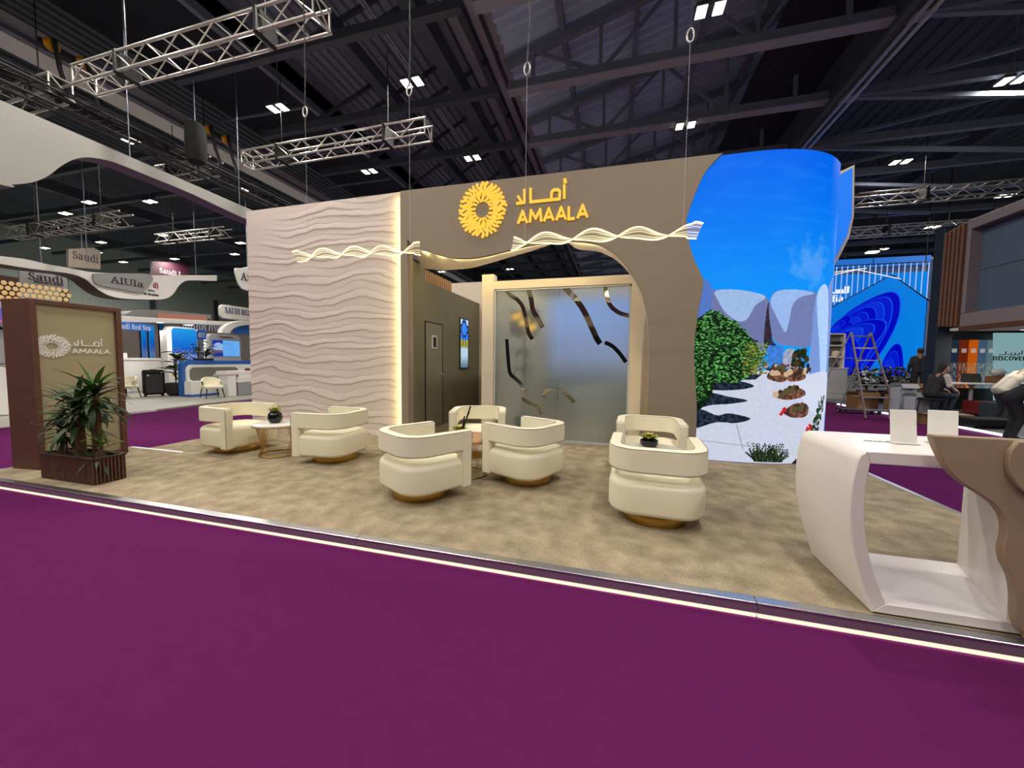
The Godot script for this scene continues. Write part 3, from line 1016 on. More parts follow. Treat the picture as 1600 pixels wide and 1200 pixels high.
	var im := window_image()
	var pn := MB.new()
	pn.quad(Vector3(-3.885, 1.31, -8.96), Vector3(-3.885, 1.31, -9.50), Vector3(-3.885, 2.59, -9.50), Vector3(-3.885, 2.59, -8.96), Vector3.RIGHT)
	obj("window_pane", pn, picture("window_picture", im, 1.0), win)
	for q in [[1.305, -9.23, 0.57, 0.02], [2.595, -9.23, 0.57, 0.02]]:
		boxed("window_frame", Vector3(-3.885, q[0], q[1]), Vector3(0.03, q[3], q[2]), M.dark_grey, win)
	for z in [-8.955, -9.505]:
		boxed("window_frame", Vector3(-3.885, 1.95, z), Vector3(0.03, 1.3, 0.02), M.dark_grey, win)

func caps(b: MB, poly: PackedVector2Array, z1: float, z0: float) -> void:
	var tr := Geometry2D.triangulate_polygon(poly)
	for f in 2:
		var nn := Vector3.BACK if f == 0 else Vector3.FORWARD
		var first := b.v.size()
		for p in poly:
			b.vert(Vector3(p.x, p.y, z1 if f == 0 else z0), nn)
		for i in range(0, tr.size(), 3):
			b.tri(first + tr[i], first + tr[i + 1], first + tr[i + 2])

func room_things() -> void:
	# what shows dimly through the frosted front
	var sc := thing("room_display", "pale blue lit screen behind the frosted glass", "screen")
	boxed("housing", Vector3(-0.60, 1.85, -10.33), Vector3(2.5, 2.8, 0.08), M.dark_grey, sc, 0.01)
	plate("screen_face", rect(Vector2(-1.81, 0.49), Vector2(0.61, 3.21)), 0.01, frame_z(-10.28), picture("room_picture", room_image(), 1.05), sc)
	var ys := thing("glowing_sign", "small glowing yellow sign behind the frosted glass", "sign")
	for k in 3:
		boxed("light_bar", Vector3(-2.02 + 0.16 * k, 2.44 - 0.12 * k, -7.6), Vector3(0.20, 0.10, 0.03), glow("sign_yellow_%d" % k, Color(1.0, 0.72, 0.15), 1.6), ys, 0.01, Basis(Vector3(0, 0, 1), 0.45))
	boxed("backing", Vector3(-1.86, 2.32, -7.64), Vector3(0.62, 0.5, 0.03), M.walnut_dark, ys)
	boxed("drop_rod", Vector3(-1.86, 2.78, -7.64), Vector3(0.02, 0.5, 0.02), M.dark_grey, ys)
	var pt := thing("palm_plant", "tall potted palm behind the frosted glass", "plant", Vector3(-1.80, 0, -7.42))
	lathed("pot", [Vector2(0, 0), Vector2(0.16, 0), Vector2(0.2, 0.35), Vector2(0.18, 0.35), Vector2(0.17, 0.3), Vector2(0, 0.3)], Vector3.ZERO, M.dark_grey, pt, 20)
	tubed("stem", PackedVector3Array([Vector3(0, 0.3, 0), Vector3(0.02, 1.2, 0), Vector3(-0.02, 2.05, 0)]), 0.03, M.trunk, pt, 8)
	for k in 24:
		var a := TAU * k / 24.0 + rng.randf_range(-0.1, 0.1)
		var b := MB.new()
		leaf_blade(b, Vector3(-0.02, 2.05 - (k % 3) * 0.35, 0), a, rng.randf_range(0.4, 1.1), rng.randf_range(0.36, 0.46), 0.085, 1.6)
		obj("frond", b, M.leaf_dark, pt)
	var cab := thing("low_cabinet", "low white cabinet behind the frosted glass", "cabinet", Vector3(-0.4, 0, -9.6))
	boxed("body", Vector3(0, 0.42, 0), Vector3(1.5, 0.84, 0.5), M.plain_white, cab, 0.01)
	for k in 3:
		boxed("door", Vector3(-0.49 + 0.49 * k, 0.43, 0.256), Vector3(0.47, 0.78, 0.015), M.pale_grey, cab, 0.004)

# a long pointed leaf from p, heading a, rising by lift, drooping by droop
func leaf_blade(b: MB, p: Vector3, a: float, lift: float, length: float, width: float, droop: float) -> void:
	var d := Vector3(cos(a), 0, sin(a))
	var s := Vector3(-sin(a), 0, cos(a))
	var rows := []
	for i in 7:
		var t := i / 6.0
		var pitch := lift - droop * t
		if i > 0:
			p += (d * cos(pitch) + Vector3.UP * sin(pitch)) * length / 6.0
		var wd := width * 0.5 * (0.35 + 2.6 * t - 2.95 * t * t) if t < 0.999 else 0.002
		var dip := Vector3.UP * (-wd * 0.35)
		rows.append(PackedVector3Array([p - s * wd, p + dip, p + s * wd]))
	b.sheet(rows)

# ---------------------------------------------------------------- pictures for the screens
func window_image() -> Image:
	var im := Image.create(64, 144, false, Image.FORMAT_RGB8)
	var f := FastNoiseLite.new()
	f.seed = 8
	f.frequency = 0.09
	for y in 144:
		for x in 64:
			var c := Color(0.20, 0.52, 0.95) if y < 60 else Color(0.55, 0.72, 0.88)
			if y > 60 and y < 84:
				c = Color(0.50, 0.55, 0.30).lerp(Color(0.85, 0.75, 0.35), f.get_noise_2d(x * 2, y * 2) + 0.4)
			if y > 84:
				c = Color(0.72, 0.82, 0.88).lerp(Color(0.2, 0.35, 0.4), clampf((y - 110) / 40.0 + f.get_noise_2d(x, y * 3) * 0.5, 0, 1))
			var d := minf(absf(Vector2(x - 32, y - 28).length() - 22), minf(absf(Vector2(x, y - 60).length() - 24), absf(Vector2(x - 64, y - 60).length() - 24)))
			d = minf(d, minf(absf(Vector2(x, y).length() - 20), absf(Vector2(x - 64, y).length() - 20)))
			if d < 2.2 and y < 78:
				c = Color(0.05, 0.08, 0.16)
			elif y < 30 and (Vector2(x, y).length() < 18 or Vector2(x - 64, y).length() < 18):
				c = Color(0.85, 0.92, 1.0)
			im.set_pixel(x, y, c)
	return im

func room_image() -> Image:
	var im := Image.create(64, 96, false, Image.FORMAT_RGB8)
	for y in 96:
		for x in 64:
			var c := Color(0.46, 0.66, 1.0).lerp(Color(0.52, 0.56, 0.74), clampf(y / 60.0, 0, 1))
			if y > 58:
				c = c.lerp(Color(0.22, 0.24, 0.24), clampf((y - 58) / 26.0, 0, 1))
			im.set_pixel(x, y, c)
	return im


func fill_poly(im: Image, raw: Array, c: Color, vary := 0.0, f: FastNoiseLite = null) -> void:
	var pts := raw if raw.size() < 5 else Array(smooth_line(raw, 5, true))
	# pts in metres along the screen and up; one pixel is 5 mm by 5 mm
	var poly := PackedVector2Array()
	for p in pts:
		poly.append(Vector2(p.x * 200.0, (4.56 - p.y) * 200.0))
	var lo := poly[0].y
	var hi := poly[0].y
	for p in poly:
		lo = minf(lo, p.y)
		hi = maxf(hi, p.y)
	for y in range(maxi(0, int(lo)), mini(im.get_height() - 1, int(hi)) + 1):
		var xs := []
		for i in poly.size():
			var a := poly[i]
			var b := poly[(i + 1) % poly.size()]
			if (a.y <= y + 0.5) != (b.y <= y + 0.5):
				xs.append(a.x + (y + 0.5 - a.y) / (b.y - a.y) * (b.x - a.x))
		xs.sort()
		for k in range(0, xs.size() - 1, 2):
			for x in range(maxi(0, int(xs[k])), mini(im.get_width() - 1, int(xs[k + 1])) + 1):
				var q := c
				if vary > 0.0:
					q = c * (1.0 + vary * f.get_noise_2d(x, y) * 2.0)
				im.set_pixel(x, y, q)

func dab(im: Image, p: Vector2, r: float, c: Color, squash := 1.0) -> void:
	var cx := p.x * 200.0
	var cy := (4.56 - p.y) * 200.0
	var rp := r * 200.0
	for y in range(maxi(0, int(cy - rp)), mini(im.get_height() - 1, int(cy + rp)) + 1):
		for x in range(maxi(0, int(cx - rp)), mini(im.get_width() - 1, int(cx + rp)) + 1):
			var q := Vector2(x - cx, (y - cy) / squash).length() / rp
			if q < 1.0:
				im.set_pixel(x, y, im.get_pixel(x, y).lerp(c, c.a))

func garden_image(total: float) -> Image:
	var wpx := int(total * 200.0)
	var im := Image.create(wpx, 912, false, Image.FORMAT_RGB8)
	var f := FastNoiseLite.new()
	f.seed = 12
	f.frequency = 0.012
	var fine := FastNoiseLite.new()
	fine.seed = 13
	fine.frequency = 0.06
	var g := RandomNumberGenerator.new()
	g.seed = 5
	var cloud := Vector2(1.999, 2.971)
	for y in 912:
		for x in wpx:
			var t := y / 500.0
			var c := Color(0.0, 0.40, 0.93).lerp(Color(0.05, 0.62, 1.0), clampf(t, 0, 1))
			c = c.lerp(Color(0.25, 0.62, 1.0), clampf(f.get_noise_2d(x * 0.5, y * 2.0) * 0.35, 0, 0.4))
			var d := Vector2((x / 200.0 - cloud.x) / 0.42, (4.56 - y / 200.0 - cloud.y) / 0.42).length() + f.get_noise_2d(x * 1.6, y * 1.6) * 0.7
			c = c.lerp(Color(0.50, 0.68, 0.98), clampf((1.0 - d) * 0.8, 0, 0.55))
			im.set_pixel(x, y, c)
	fill_poly(im, [Vector2(0.005, 1.39), Vector2(2.634, 1.419), Vector2(2.721, -0.455), Vector2(0.067, -0.468)], Color(0.80, 0.82, 0.90), 0.02, fine)
	fill_poly(im, [Vector2(0.32, 2.84), Vector2(0.554, 2.733), Vector2(0.621, 2.587), Vector2(0.626, 2.253), Vector2(0.602, 1.964), Vector2(0.354, 1.918)], Color(0.33, 0.47, 0.77), 0.02, fine)
	fill_poly(im, [Vector2(0.622, 2.559), Vector2(0.681, 2.604), Vector2(0.938, 2.593), Vector2(1.194, 2.538), Vector2(1.351, 2.47), Vector2(1.388, 2.238), Vector2(1.384, 1.959), Vector2(1.335, 1.724), Vector2(1.143, 1.77), Vector2(0.965, 1.961), Vector2(0.701, 2.107), Vector2(0.626, 2.253)], Color(0.44, 0.47, 0.66), 0.02, fine)
	fill_poly(im, [Vector2(0.665, 2.585), Vector2(0.938, 2.593), Vector2(1.237, 2.528), Vector2(1.334, 2.461), Vector2(1.202, 2.352), Vector2(1.109, 2.167), Vector2(1.026, 2.121), Vector2(0.94, 2.151), Vector2(0.807, 2.267), Vector2(0.705, 2.441)], Color(0.62, 0.73, 0.90), 0.02, fine)
	fill_poly(im, [Vector2(1.366, 2.331), Vector2(1.418, 2.331), Vector2(1.45, 1.865), Vector2(1.509, 1.772), Vector2(1.351, 1.752)], Color(0.20, 0.17, 0.22), 0.2, fine)
	fill_poly(im, [Vector2(1.39, 2.377), Vector2(1.469, 2.552), Vector2(1.726, 2.582), Vector2(1.959, 2.572), Vector2(2.136, 2.536), Vector2(2.147, 2.255), Vector2(2.085, 1.876), Vector2(2.019, 1.751), Vector2(1.776, 1.756), Vector2(1.507, 1.81), Vector2(1.423, 2.052)], Color(0.45, 0.50, 0.70), 0.02, fine)
	fill_poly(im, [Vector2(1.406, 2.396), Vector2(1.486, 2.552), Vector2(1.776, 2.583), Vector2(2.082, 2.542), Vector2(1.835, 2.475), Vector2(1.72, 2.351), Vector2(1.684, 2.147), Vector2(1.646, 1.97), Vector2(1.597, 2.006), Vector2(1.496, 2.192)], Color(0.60, 0.73, 0.93), 0.02, fine)
	fill_poly(im, [Vector2(1.402, 1.771), Vector2(1.62, 1.754), Vector2(1.637, 1.454), Vector2(1.417, 1.47)], Color(0.25, 0.50, 0.85), 0.1, fine)
	fill_poly(im, [Vector2(1.634, 1.661), Vector2(1.718, 1.728), Vector2(1.812, 1.682), Vector2(1.827, 1.456), Vector2(1.646, 1.454)], Color(0.62, 0.65, 0.75), 0.1, fine)
	fill_poly(im, [Vector2(2.098, 2.346), Vector2(2.161, 2.575), Vector2(2.249, 2.629), Vector2(2.388, 2.595), Vector2(2.723, 2.792), Vector2(2.722, 1.195), Vector2(2.333, 1.284), Vector2(2.061, 1.381), Vector2(2.085, 1.876)], Color(0.48, 0.60, 0.85), 0.02, fine)
	fill_poly(im, [Vector2(2.15, 2.537), Vector2(2.459, 2.593), Vector2(2.584, 1.3), Vector2(2.393, 1.303), Vector2(2.274, 1.786)], Color(0.70, 0.82, 1.0), 0.03, fine)
	# dark greenery and visitors under the pods
	for k in 60:
		dab(im, Vector2(1.21, 1.439) .lerp(Vector2(2.096, 1.429), g.randf()) + Vector2(0, g.randf_range(-0.05, 0.06)), g.randf_range(0.012, 0.03), [Color(0.12, 0.12, 0.14), Color(0.75, 0.70, 0.68), Color(0.55, 0.12, 0.15), Color(0.15, 0.2, 0.3), Color(0.3, 0.2, 0.15)][g.randi() % 5], 1.8)
	for k in 40:
		dab(im, Vector2(1.893, 1.589) + Vector2(g.randf_range(-0.12, 0.12), g.randf_range(-0.10, 0.12)), g.randf_range(0.02, 0.05), [Color(0.10, 0.16, 0.08), Color(0.26, 0.22, 0.12)][g.randi() % 2])
	# boulders, block and beds along the right of the path
	fill_poly(im, [Vector2(1.869, 1.286), Vector2(2.652, 1.359), Vector2(2.659, 0.691), Vector2(2.092, 0.824), Vector2(1.949, 1.095)], Color(0.84, 0.86, 0.94), 0.01, fine)
	for q in [[Vector2(1.417, 1.281), Vector2(1.465, 1.395), Vector2(1.619, 1.426), Vector2(1.722, 1.323), Vector2(1.63, 1.227)], [Vector2(1.653, 1.341), Vector2(1.796, 1.437), Vector2(1.976, 1.372), Vector2(1.995, 1.276), Vector2(1.757, 1.238)], [Vector2(1.52, 1.017), Vector2(1.637, 1.104), Vector2(1.924, 1.133), Vector2(2.025, 1.037), Vector2(1.744, 0.962)], [Vector2(1.694, 0.79), Vector2(1.872, 0.914), Vector2(2.091, 0.843), Vector2(2.05, 0.709), Vector2(1.8, 0.703)]]:
		fill_poly(im, q, Color(0.42, 0.28, 0.22), 0.5, fine)
		for k in 14:
			dab(im, (q[0] as Vector2).lerp(q[2], g.randf()) + Vector2(g.randf_range(-0.05, 0.05), g.randf_range(-0.02, 0.05)), g.randf_range(0.02, 0.05), [Color(0.80, 0.68, 0.56), Color(0.25, 0.17, 0.14), Color(0.35, 0.32, 0.2)][g.randi() % 3])
	for k in 90:
		dab(im, Vector2(2.193, 0.331) .lerp(Vector2(2.481, 0.885), g.randf()) + Vector2(g.randf_range(-0.1, 0.1), g.randf_range(-0.1, 0.1)), g.randf_range(0.012, 0.035), [Color(0.08, 0.16, 0.10), Color(0.20, 0.32, 0.20), Color(0.10, 0.2, 0.18), Color(0.5, 0.5, 0.45)][g.randi() % 4], 1.6)
	for q in [Vector2(2.143, 0.55), Vector2(1.674, 0.799), Vector2(0.619, 1.067)]:
		for k in 9:
			dab(im, q + Vector2(g.randf_range(-0.05, 0.05), g.randf_range(-0.05, 0.05)), 0.022, Color(0.75, 0.16, 0.18))
	fill_poly(im, [Vector2(1.845, -0.014), Vector2(2.143, 0.217), Vector2(2.467, 0.326), Vector2(2.483, 0.223), Vector2(2.056, -0.033)], Color(0.10, 0.11, 0.14), 0.1, fine)
	for k in 120:
		var b := Vector2(1.488, 0.034) + Vector2(g.randf_range(-0.2, 0.2), 0)
		var tip := b + Vector2(g.randf_range(-0.14, 0.14), g.randf_range(0.08, 0.27))
		for s in 8:
			dab(im, b.lerp(tip, s / 7.0), 0.010, [Color(0.10, 0.15, 0.08), Color(0.24, 0.30, 0.16), Color(0.05, 0.08, 0.05)][k % 3])
	for k in 30:
		dab(im, Vector2(1.986, 0.245) + Vector2(g.randf_range(-0.15, 0.15), g.randf_range(-0.1, 0.1)), 0.012, Color(0.72, 0.80, 0.74))
	# paving joints and the tree's shadows in the picture
	fill_poly(im, [Vector2(0.413, 0.31), Vector2(1.299, 0.25), Vector2(1.3, 0.24), Vector2(0.414, 0.3)], Color(0.60, 0.62, 0.70))
	fill_poly(im, [Vector2(1.024, 0.576), Vector2(1.126, 0.211), Vector2(1.135, 0.211), Vector2(1.033, 0.576)], Color(0.60, 0.62, 0.70))
	for q in [[Vector2(0.396, 0.781), Vector2(0.577, 0.769), Vector2(0.758, 0.699), Vector2(0.931, 0.737), Vector2(1.21, 0.672), Vector2(1.023, 0.595), Vector2(0.744, 0.59), Vector2(0.407, 0.481)], [Vector2(0.387, 1.02), Vector2(0.638, 1.048), Vector2(0.877, 0.998), Vector2(1.163, 0.941), Vector2(0.925, 0.883), Vector2(0.663, 0.852), Vector2(0.396, 0.781)], [Vector2(0.668, 1.187), Vector2(0.996, 1.234), Vector2(1.239, 1.163), Vector2(1.019, 1.1), Vector2(0.671, 1.089)], [Vector2(0.992, 1.33), Vector2(1.336, 1.337), Vector2(1.252, 1.259), Vector2(0.995, 1.253)]]:
		fill_poly(im, q, Color(0.12, 0.16, 0.22), 0.5, fine)
	# the tree
	fill_poly(im, [Vector2(0.352, 1.967), Vector2(0.521, 2.236), Vector2(0.624, 2.291), Vector2(0.739, 2.25), Vector2(0.855, 2.152), Vector2(0.977, 2.074), Vector2(1.094, 1.941), Vector2(1.246, 1.771), Vector2(1.309, 1.526), Vector2(1.164, 1.314), Vector2(0.997, 1.215), Vector2(0.72, 1.188), Vector2(0.642, 0.94), Vector2(0.396, 0.781)], Color(0.05, 0.13, 0.06), 0.6, fine)
	var outline := PackedVector2Array([Vector2(0.332, 2.016), Vector2(0.52, 2.255), Vector2(0.623, 2.31), Vector2(0.747, 2.269), Vector2(0.871, 2.171), Vector2(1.011, 2.074), Vector2(1.118, 1.959), Vector2(1.28, 1.79), Vector2(1.342, 1.564), Vector2(1.214, 1.335), Vector2(0.997, 1.215), Vector2(0.685, 1.187), Vector2(0.57, 0.937), Vector2(0.374, 0.88)])
	for k in 3200:
		var p := Vector2(0.378, 0.78) .lerp(Vector2(1.325, 2.294), 0.0)
		p += Vector2(g.randf() * 1.12, g.randf() * 1.56)
		if Geometry2D.is_point_in_polygon(p, outline):
			dab(im, p, g.randf_range(0.008, 0.024), [Color(0.10, 0.24, 0.10), Color(0.22, 0.46, 0.20), Color(0.42, 0.72, 0.38), Color(0.06, 0.14, 0.07), Color(0.30, 0.56, 0.27)][g.randi() % 5], 0.6)
	for k in 320:
		dab(im, Vector2(1.238, 1.582) + Vector2(g.randf_range(-0.16, 0.16), g.randf_range(-0.24, 0.22)), g.randf_range(0.008, 0.02), [Color(0.40, 0.45, 0.18), Color(0.60, 0.62, 0.28), Color(0.2, 0.28, 0.12)][g.randi() % 3], 0.7)
	return im


# ---------------------------------------------------------------- emblem, letters, ribbon lights
func emblem(parent: Node3D, c: Vector2, rx: float, ry: float, w: float, depth: float, xf: Transform3D, m: Material) -> void:
	var g := RandomNumberGenerator.new()
	g.seed = 77
	var arms := 17
	for k in arms:
		var a := TAU * k / arms
		var fork := g.randf_range(0.46, 0.54)
		var lines := []
		var spread := TAU / arms * 0.25
		for side in [-1.0, 1.0]:
			var pts := PackedVector2Array()
			var reach := g.randf_range(0.95, 1.03)
			for i in 13:
				var t := i / 12.0
				var r := lerpf(0.30, reach, t)
				var open: float = smoothstep(fork - 0.16, fork + 0.10, r) * spread * side
				var q: float = a + open + 0.075 * sin(t * 10.0 + 2.0 * sin(a * 2.0)) * lerpf(1.3, 0.8, t)
				pts.append(c + Vector2(cos(q) * rx, sin(q) * ry) * r)
			lines.append(pts)
		var b := MB.new()
		var cut := 4
		stroke(b, (lines[0] as PackedVector2Array).slice(0, cut + 2), w * 0.80, 0.0, depth, xf)
		for pts in lines:
			stroke(b, (pts as PackedVector2Array).slice(cut - 1), w, 0.0, depth, xf)
		obj("coral_arm", b, m, parent)

func cap_letters(parent: Node3D, x0: float, x1: float, y0: float, y1: float, w: float, depth: float, xf: Transform3D, m: Material) -> void:
	var a_up := [[0, 0], [0.5, 1], [1, 0]]
	var a_bar := [[0.2, 0.30], [0.8, 0.30]]
	var glyphs := [[1.0, [a_up, a_bar]], [1.25, [[[0, 0], [0.10, 1], [0.5, 0.30], [0.90, 1], [1, 0]]]], [1.0, [a_up, a_bar]], [1.0, [a_up, a_bar]], [0.62, [[[0, 1], [0, 0], [1, 0]]]], [1.0, [a_up, a_bar]]]
	var gap := 0.30
	var sum := gap * 5
	for gl in glyphs:
		sum += gl[0]
	var u := (x1 - x0) / sum
	var x := x0
	for gl in glyphs:
		var b := MB.new()
		for line in gl[1]:
			var pts := PackedVector2Array()
			for q in line:
				pts.append(Vector2(x + q[0] * gl[0] * u, lerpf(y0, y1, q[1])))
			stroke(b, pts, w, 0.0, depth, xf, false)
		obj("letter", b, m, parent)
		x += (gl[0] + gap) * u

func arabic(parent: Node3D, o: Vector2, s: Vector2, w: float, depth: float, xf: Transform3D, m: Material) -> void:
	# strokes on a 1 by 1 field: the ligature, the kashida with its stem, the loop, the stem with its mark
	var glyphs := [
		[[[0.165, 0.72], [0.17, 0.0]], [[0.0, 0.0], [0.17, 0.0]], [[0.03, 0.40], [0.12, 0.02]]],
		[[[0.29, 0.74], [0.295, 0.0], [0.71, 0.0]]],
		[[[0.71, 0.0], [0.715, 0.40], [0.75, 0.50], [0.84, 0.50], [0.875, 0.40], [0.87, -0.06]], [[0.87, 0.0], [0.66, 0.0]], [[0.66, 0.0], [0.72, 0.0]]],
		[[[0.96, 0.72], [0.965, 0.0]]],
		[[[1.0, 1.0], [0.955, 0.97], [0.965, 0.88], [1.0, 0.89]], [[0.945, 0.83], [1.01, 0.85]]],
	]
	for gl in glyphs:
		var b := MB.new()
		for line in gl:
			var pts := PackedVector2Array()
			for q in line:
				pts.append(o + Vector2(q[0] * s.x, q[1] * s.y))
			stroke(b, pts, w * (0.7 if gl.size() == 2 and gl[0].size() == 4 else 1.0), 0.0, depth, xf, false)
		obj("letter", b, m, parent)

func signage() -> void:
	var e := thing("coral_emblem", "glowing gold round coral emblem on the taupe header", "emblem")
	emblem(e, Vector2(-2.278, 4.085), 0.430, 0.460, 0.039, 0.03, frame_z(-6.198), M.gold_letter)
	var a := thing("gold_lettering", "glowing gold lettering AMAALA on the taupe header", "lettering")
	cap_letters(a, -1.64, -0.50, 3.80, 3.995, 0.038, 0.03, frame_z(-6.198), M.gold_letter)
	var r := thing("gold_script", "glowing gold Arabic lettering on the taupe header", "lettering")
	arabic(r, Vector2(-1.675, 4.13), Vector2(0.83, 0.30), 0.038, 0.03, frame_z(-6.198), M.gold_letter)
	ribbon(Vector3(-4.66, 3.0, -4.6), 2.08, 4.2, 0.3, [0.24, 1.93], "glowing twisted ribbon lamp hanging in front of the white relief wall")
	ribbon(Vector3(-1.29, 2.97, -4.6), 2.14, 4.0, 2.2, [0.16, 1.97], "glowing twisted ribbon lamp hanging under the gold lettering")

func ribbon(at: Vector3, length: float, waves: float, phase: float, hooks: Array, label: String) -> void:
	var t := thing("ribbon_lamp", label, "pendant lamp", at)
	var n := 120
	var rows := []
	var ea := PackedVector3Array()
	var eb := PackedVector3Array()
	var mid := PackedVector3Array()
	for i in n + 1:
		var u := float(i) / n
		var q := TAU * waves * u + phase
		var c := Vector3(length * u, 0.022 * sin(q + 0.8) + 0.02 * sin(u * 5.0), 0)
		var tw := Vector3(0.02, 0.056 * sin(q * 0.5 + 0.6), 0.06 * cos(q * 0.5))
		if i < 6 or i > n - 6:
			tw *= 1.25
		ea.append(c + tw)
		eb.append(c - tw)
		mid.append(c + tw * 0.1)
		rows.append(PackedVector3Array([c + tw, c + tw * 0.5, c, c - tw * 0.5, c - tw]))
	var sheet := MB.new()
	sheet.sheet(rows)
	if not M.has("ribbon_sheet"):
		var m := glow("ribbon_sheet", Color(1.0, 0.93, 0.72), 0.30)
		m.albedo_color = Color(0.9, 0.9, 0.85, 0.45)
		m.transparency = BaseMaterial3D.TRANSPARENCY_ALPHA
		m.roughness = 0.5
	obj("acrylic_band", sheet, M.ribbon_sheet, t)
	tubed("glowing_edge", ea, 0.0085, M.ribbon_glow, t, 6)
	tubed("glowing_edge", eb, 0.0085, M.ribbon_glow, t, 6)
	for k in [-0.72, -0.36, 0.36, 0.72]:
		var ln := PackedVector3Array()
		for i in n + 1:
			ln.append(mid[i] + (ea[i] - eb[i]) * 0.5 * k)
		tubed("light_line", ln, 0.0022, M.ribbon_glow, t, 4)
	tubed("centre_line", mid, 0.0045, M.seam, t, 5)
	for x in hooks:
		tubed("hanging_wire", PackedVector3Array([Vector3(x, 0.03, 0), Vector3(x, 2.0, 0)]), 0.002, M.pale_grey, t, 5)
		var ring := PackedVector3Array()
		for k in 16:
			ring.append(Vector3(x + 0.035 * cos(TAU * k / 16.0), 2.06 + 0.07 * sin(TAU * k / 16.0), 0))
		var b := MB.new()
		b.tube(ring, 0.01, 0.01, 6, false, true)
		obj("shackle", b, M.truss_alloy, t)
		tubed("sling", PackedVector3Array([Vector3(x, 2.12, 0), Vector3(x + 0.02, 2.6, 0), Vector3(x, 8.3, 0)]), 0.008, M.black, t, 6)
	for k in 3:
		var x := length * (0.2 + 0.3 * k)
		var o := OmniLight3D.new()
		o.name = "ribbon_light"
		o.position = at + Vector3(x, 0.16, 0.12)
		o.light_color = Color(1.0, 0.92, 0.7)
		o.light_energy = 0.05
		o.light_size = 0.08
		o.omni_range = 60
		o.omni_attenuation = 2.0
		o.shadow_enabled = true
		add_child(o, true)

# ---------------------------------------------------------------- seating group
func u_plan(hw: float, back: float, front: float, r: float) -> PackedVector2Array:
	# from the right front end round the back to the left front end (x, z)
	var out := PackedVector2Array()
	for i in 5:
		out.append(Vector2(hw, lerpf(front, back + r, i / 4.0)))
	for i in range(1, 11):
		var a := PI / 2 * i / 10.0
		out.append(Vector2(hw - r + r * cos(a), back + r - r * sin(a)))
	for i in range(1, 6):
		out.append(Vector2(lerpf(hw - r, -hw + r, i / 5.0), back))
	for i in range(1, 11):
		var a := PI / 2 * i / 10.0
		out.append(Vector2(-hw + r - r * sin(a), back + r - r * cos(a)))
	for i in range(1, 5):
		out.append(Vector2(-hw, lerpf(back + r, front, i / 4.0)))
	return out

var chair_proto: Node3D = null

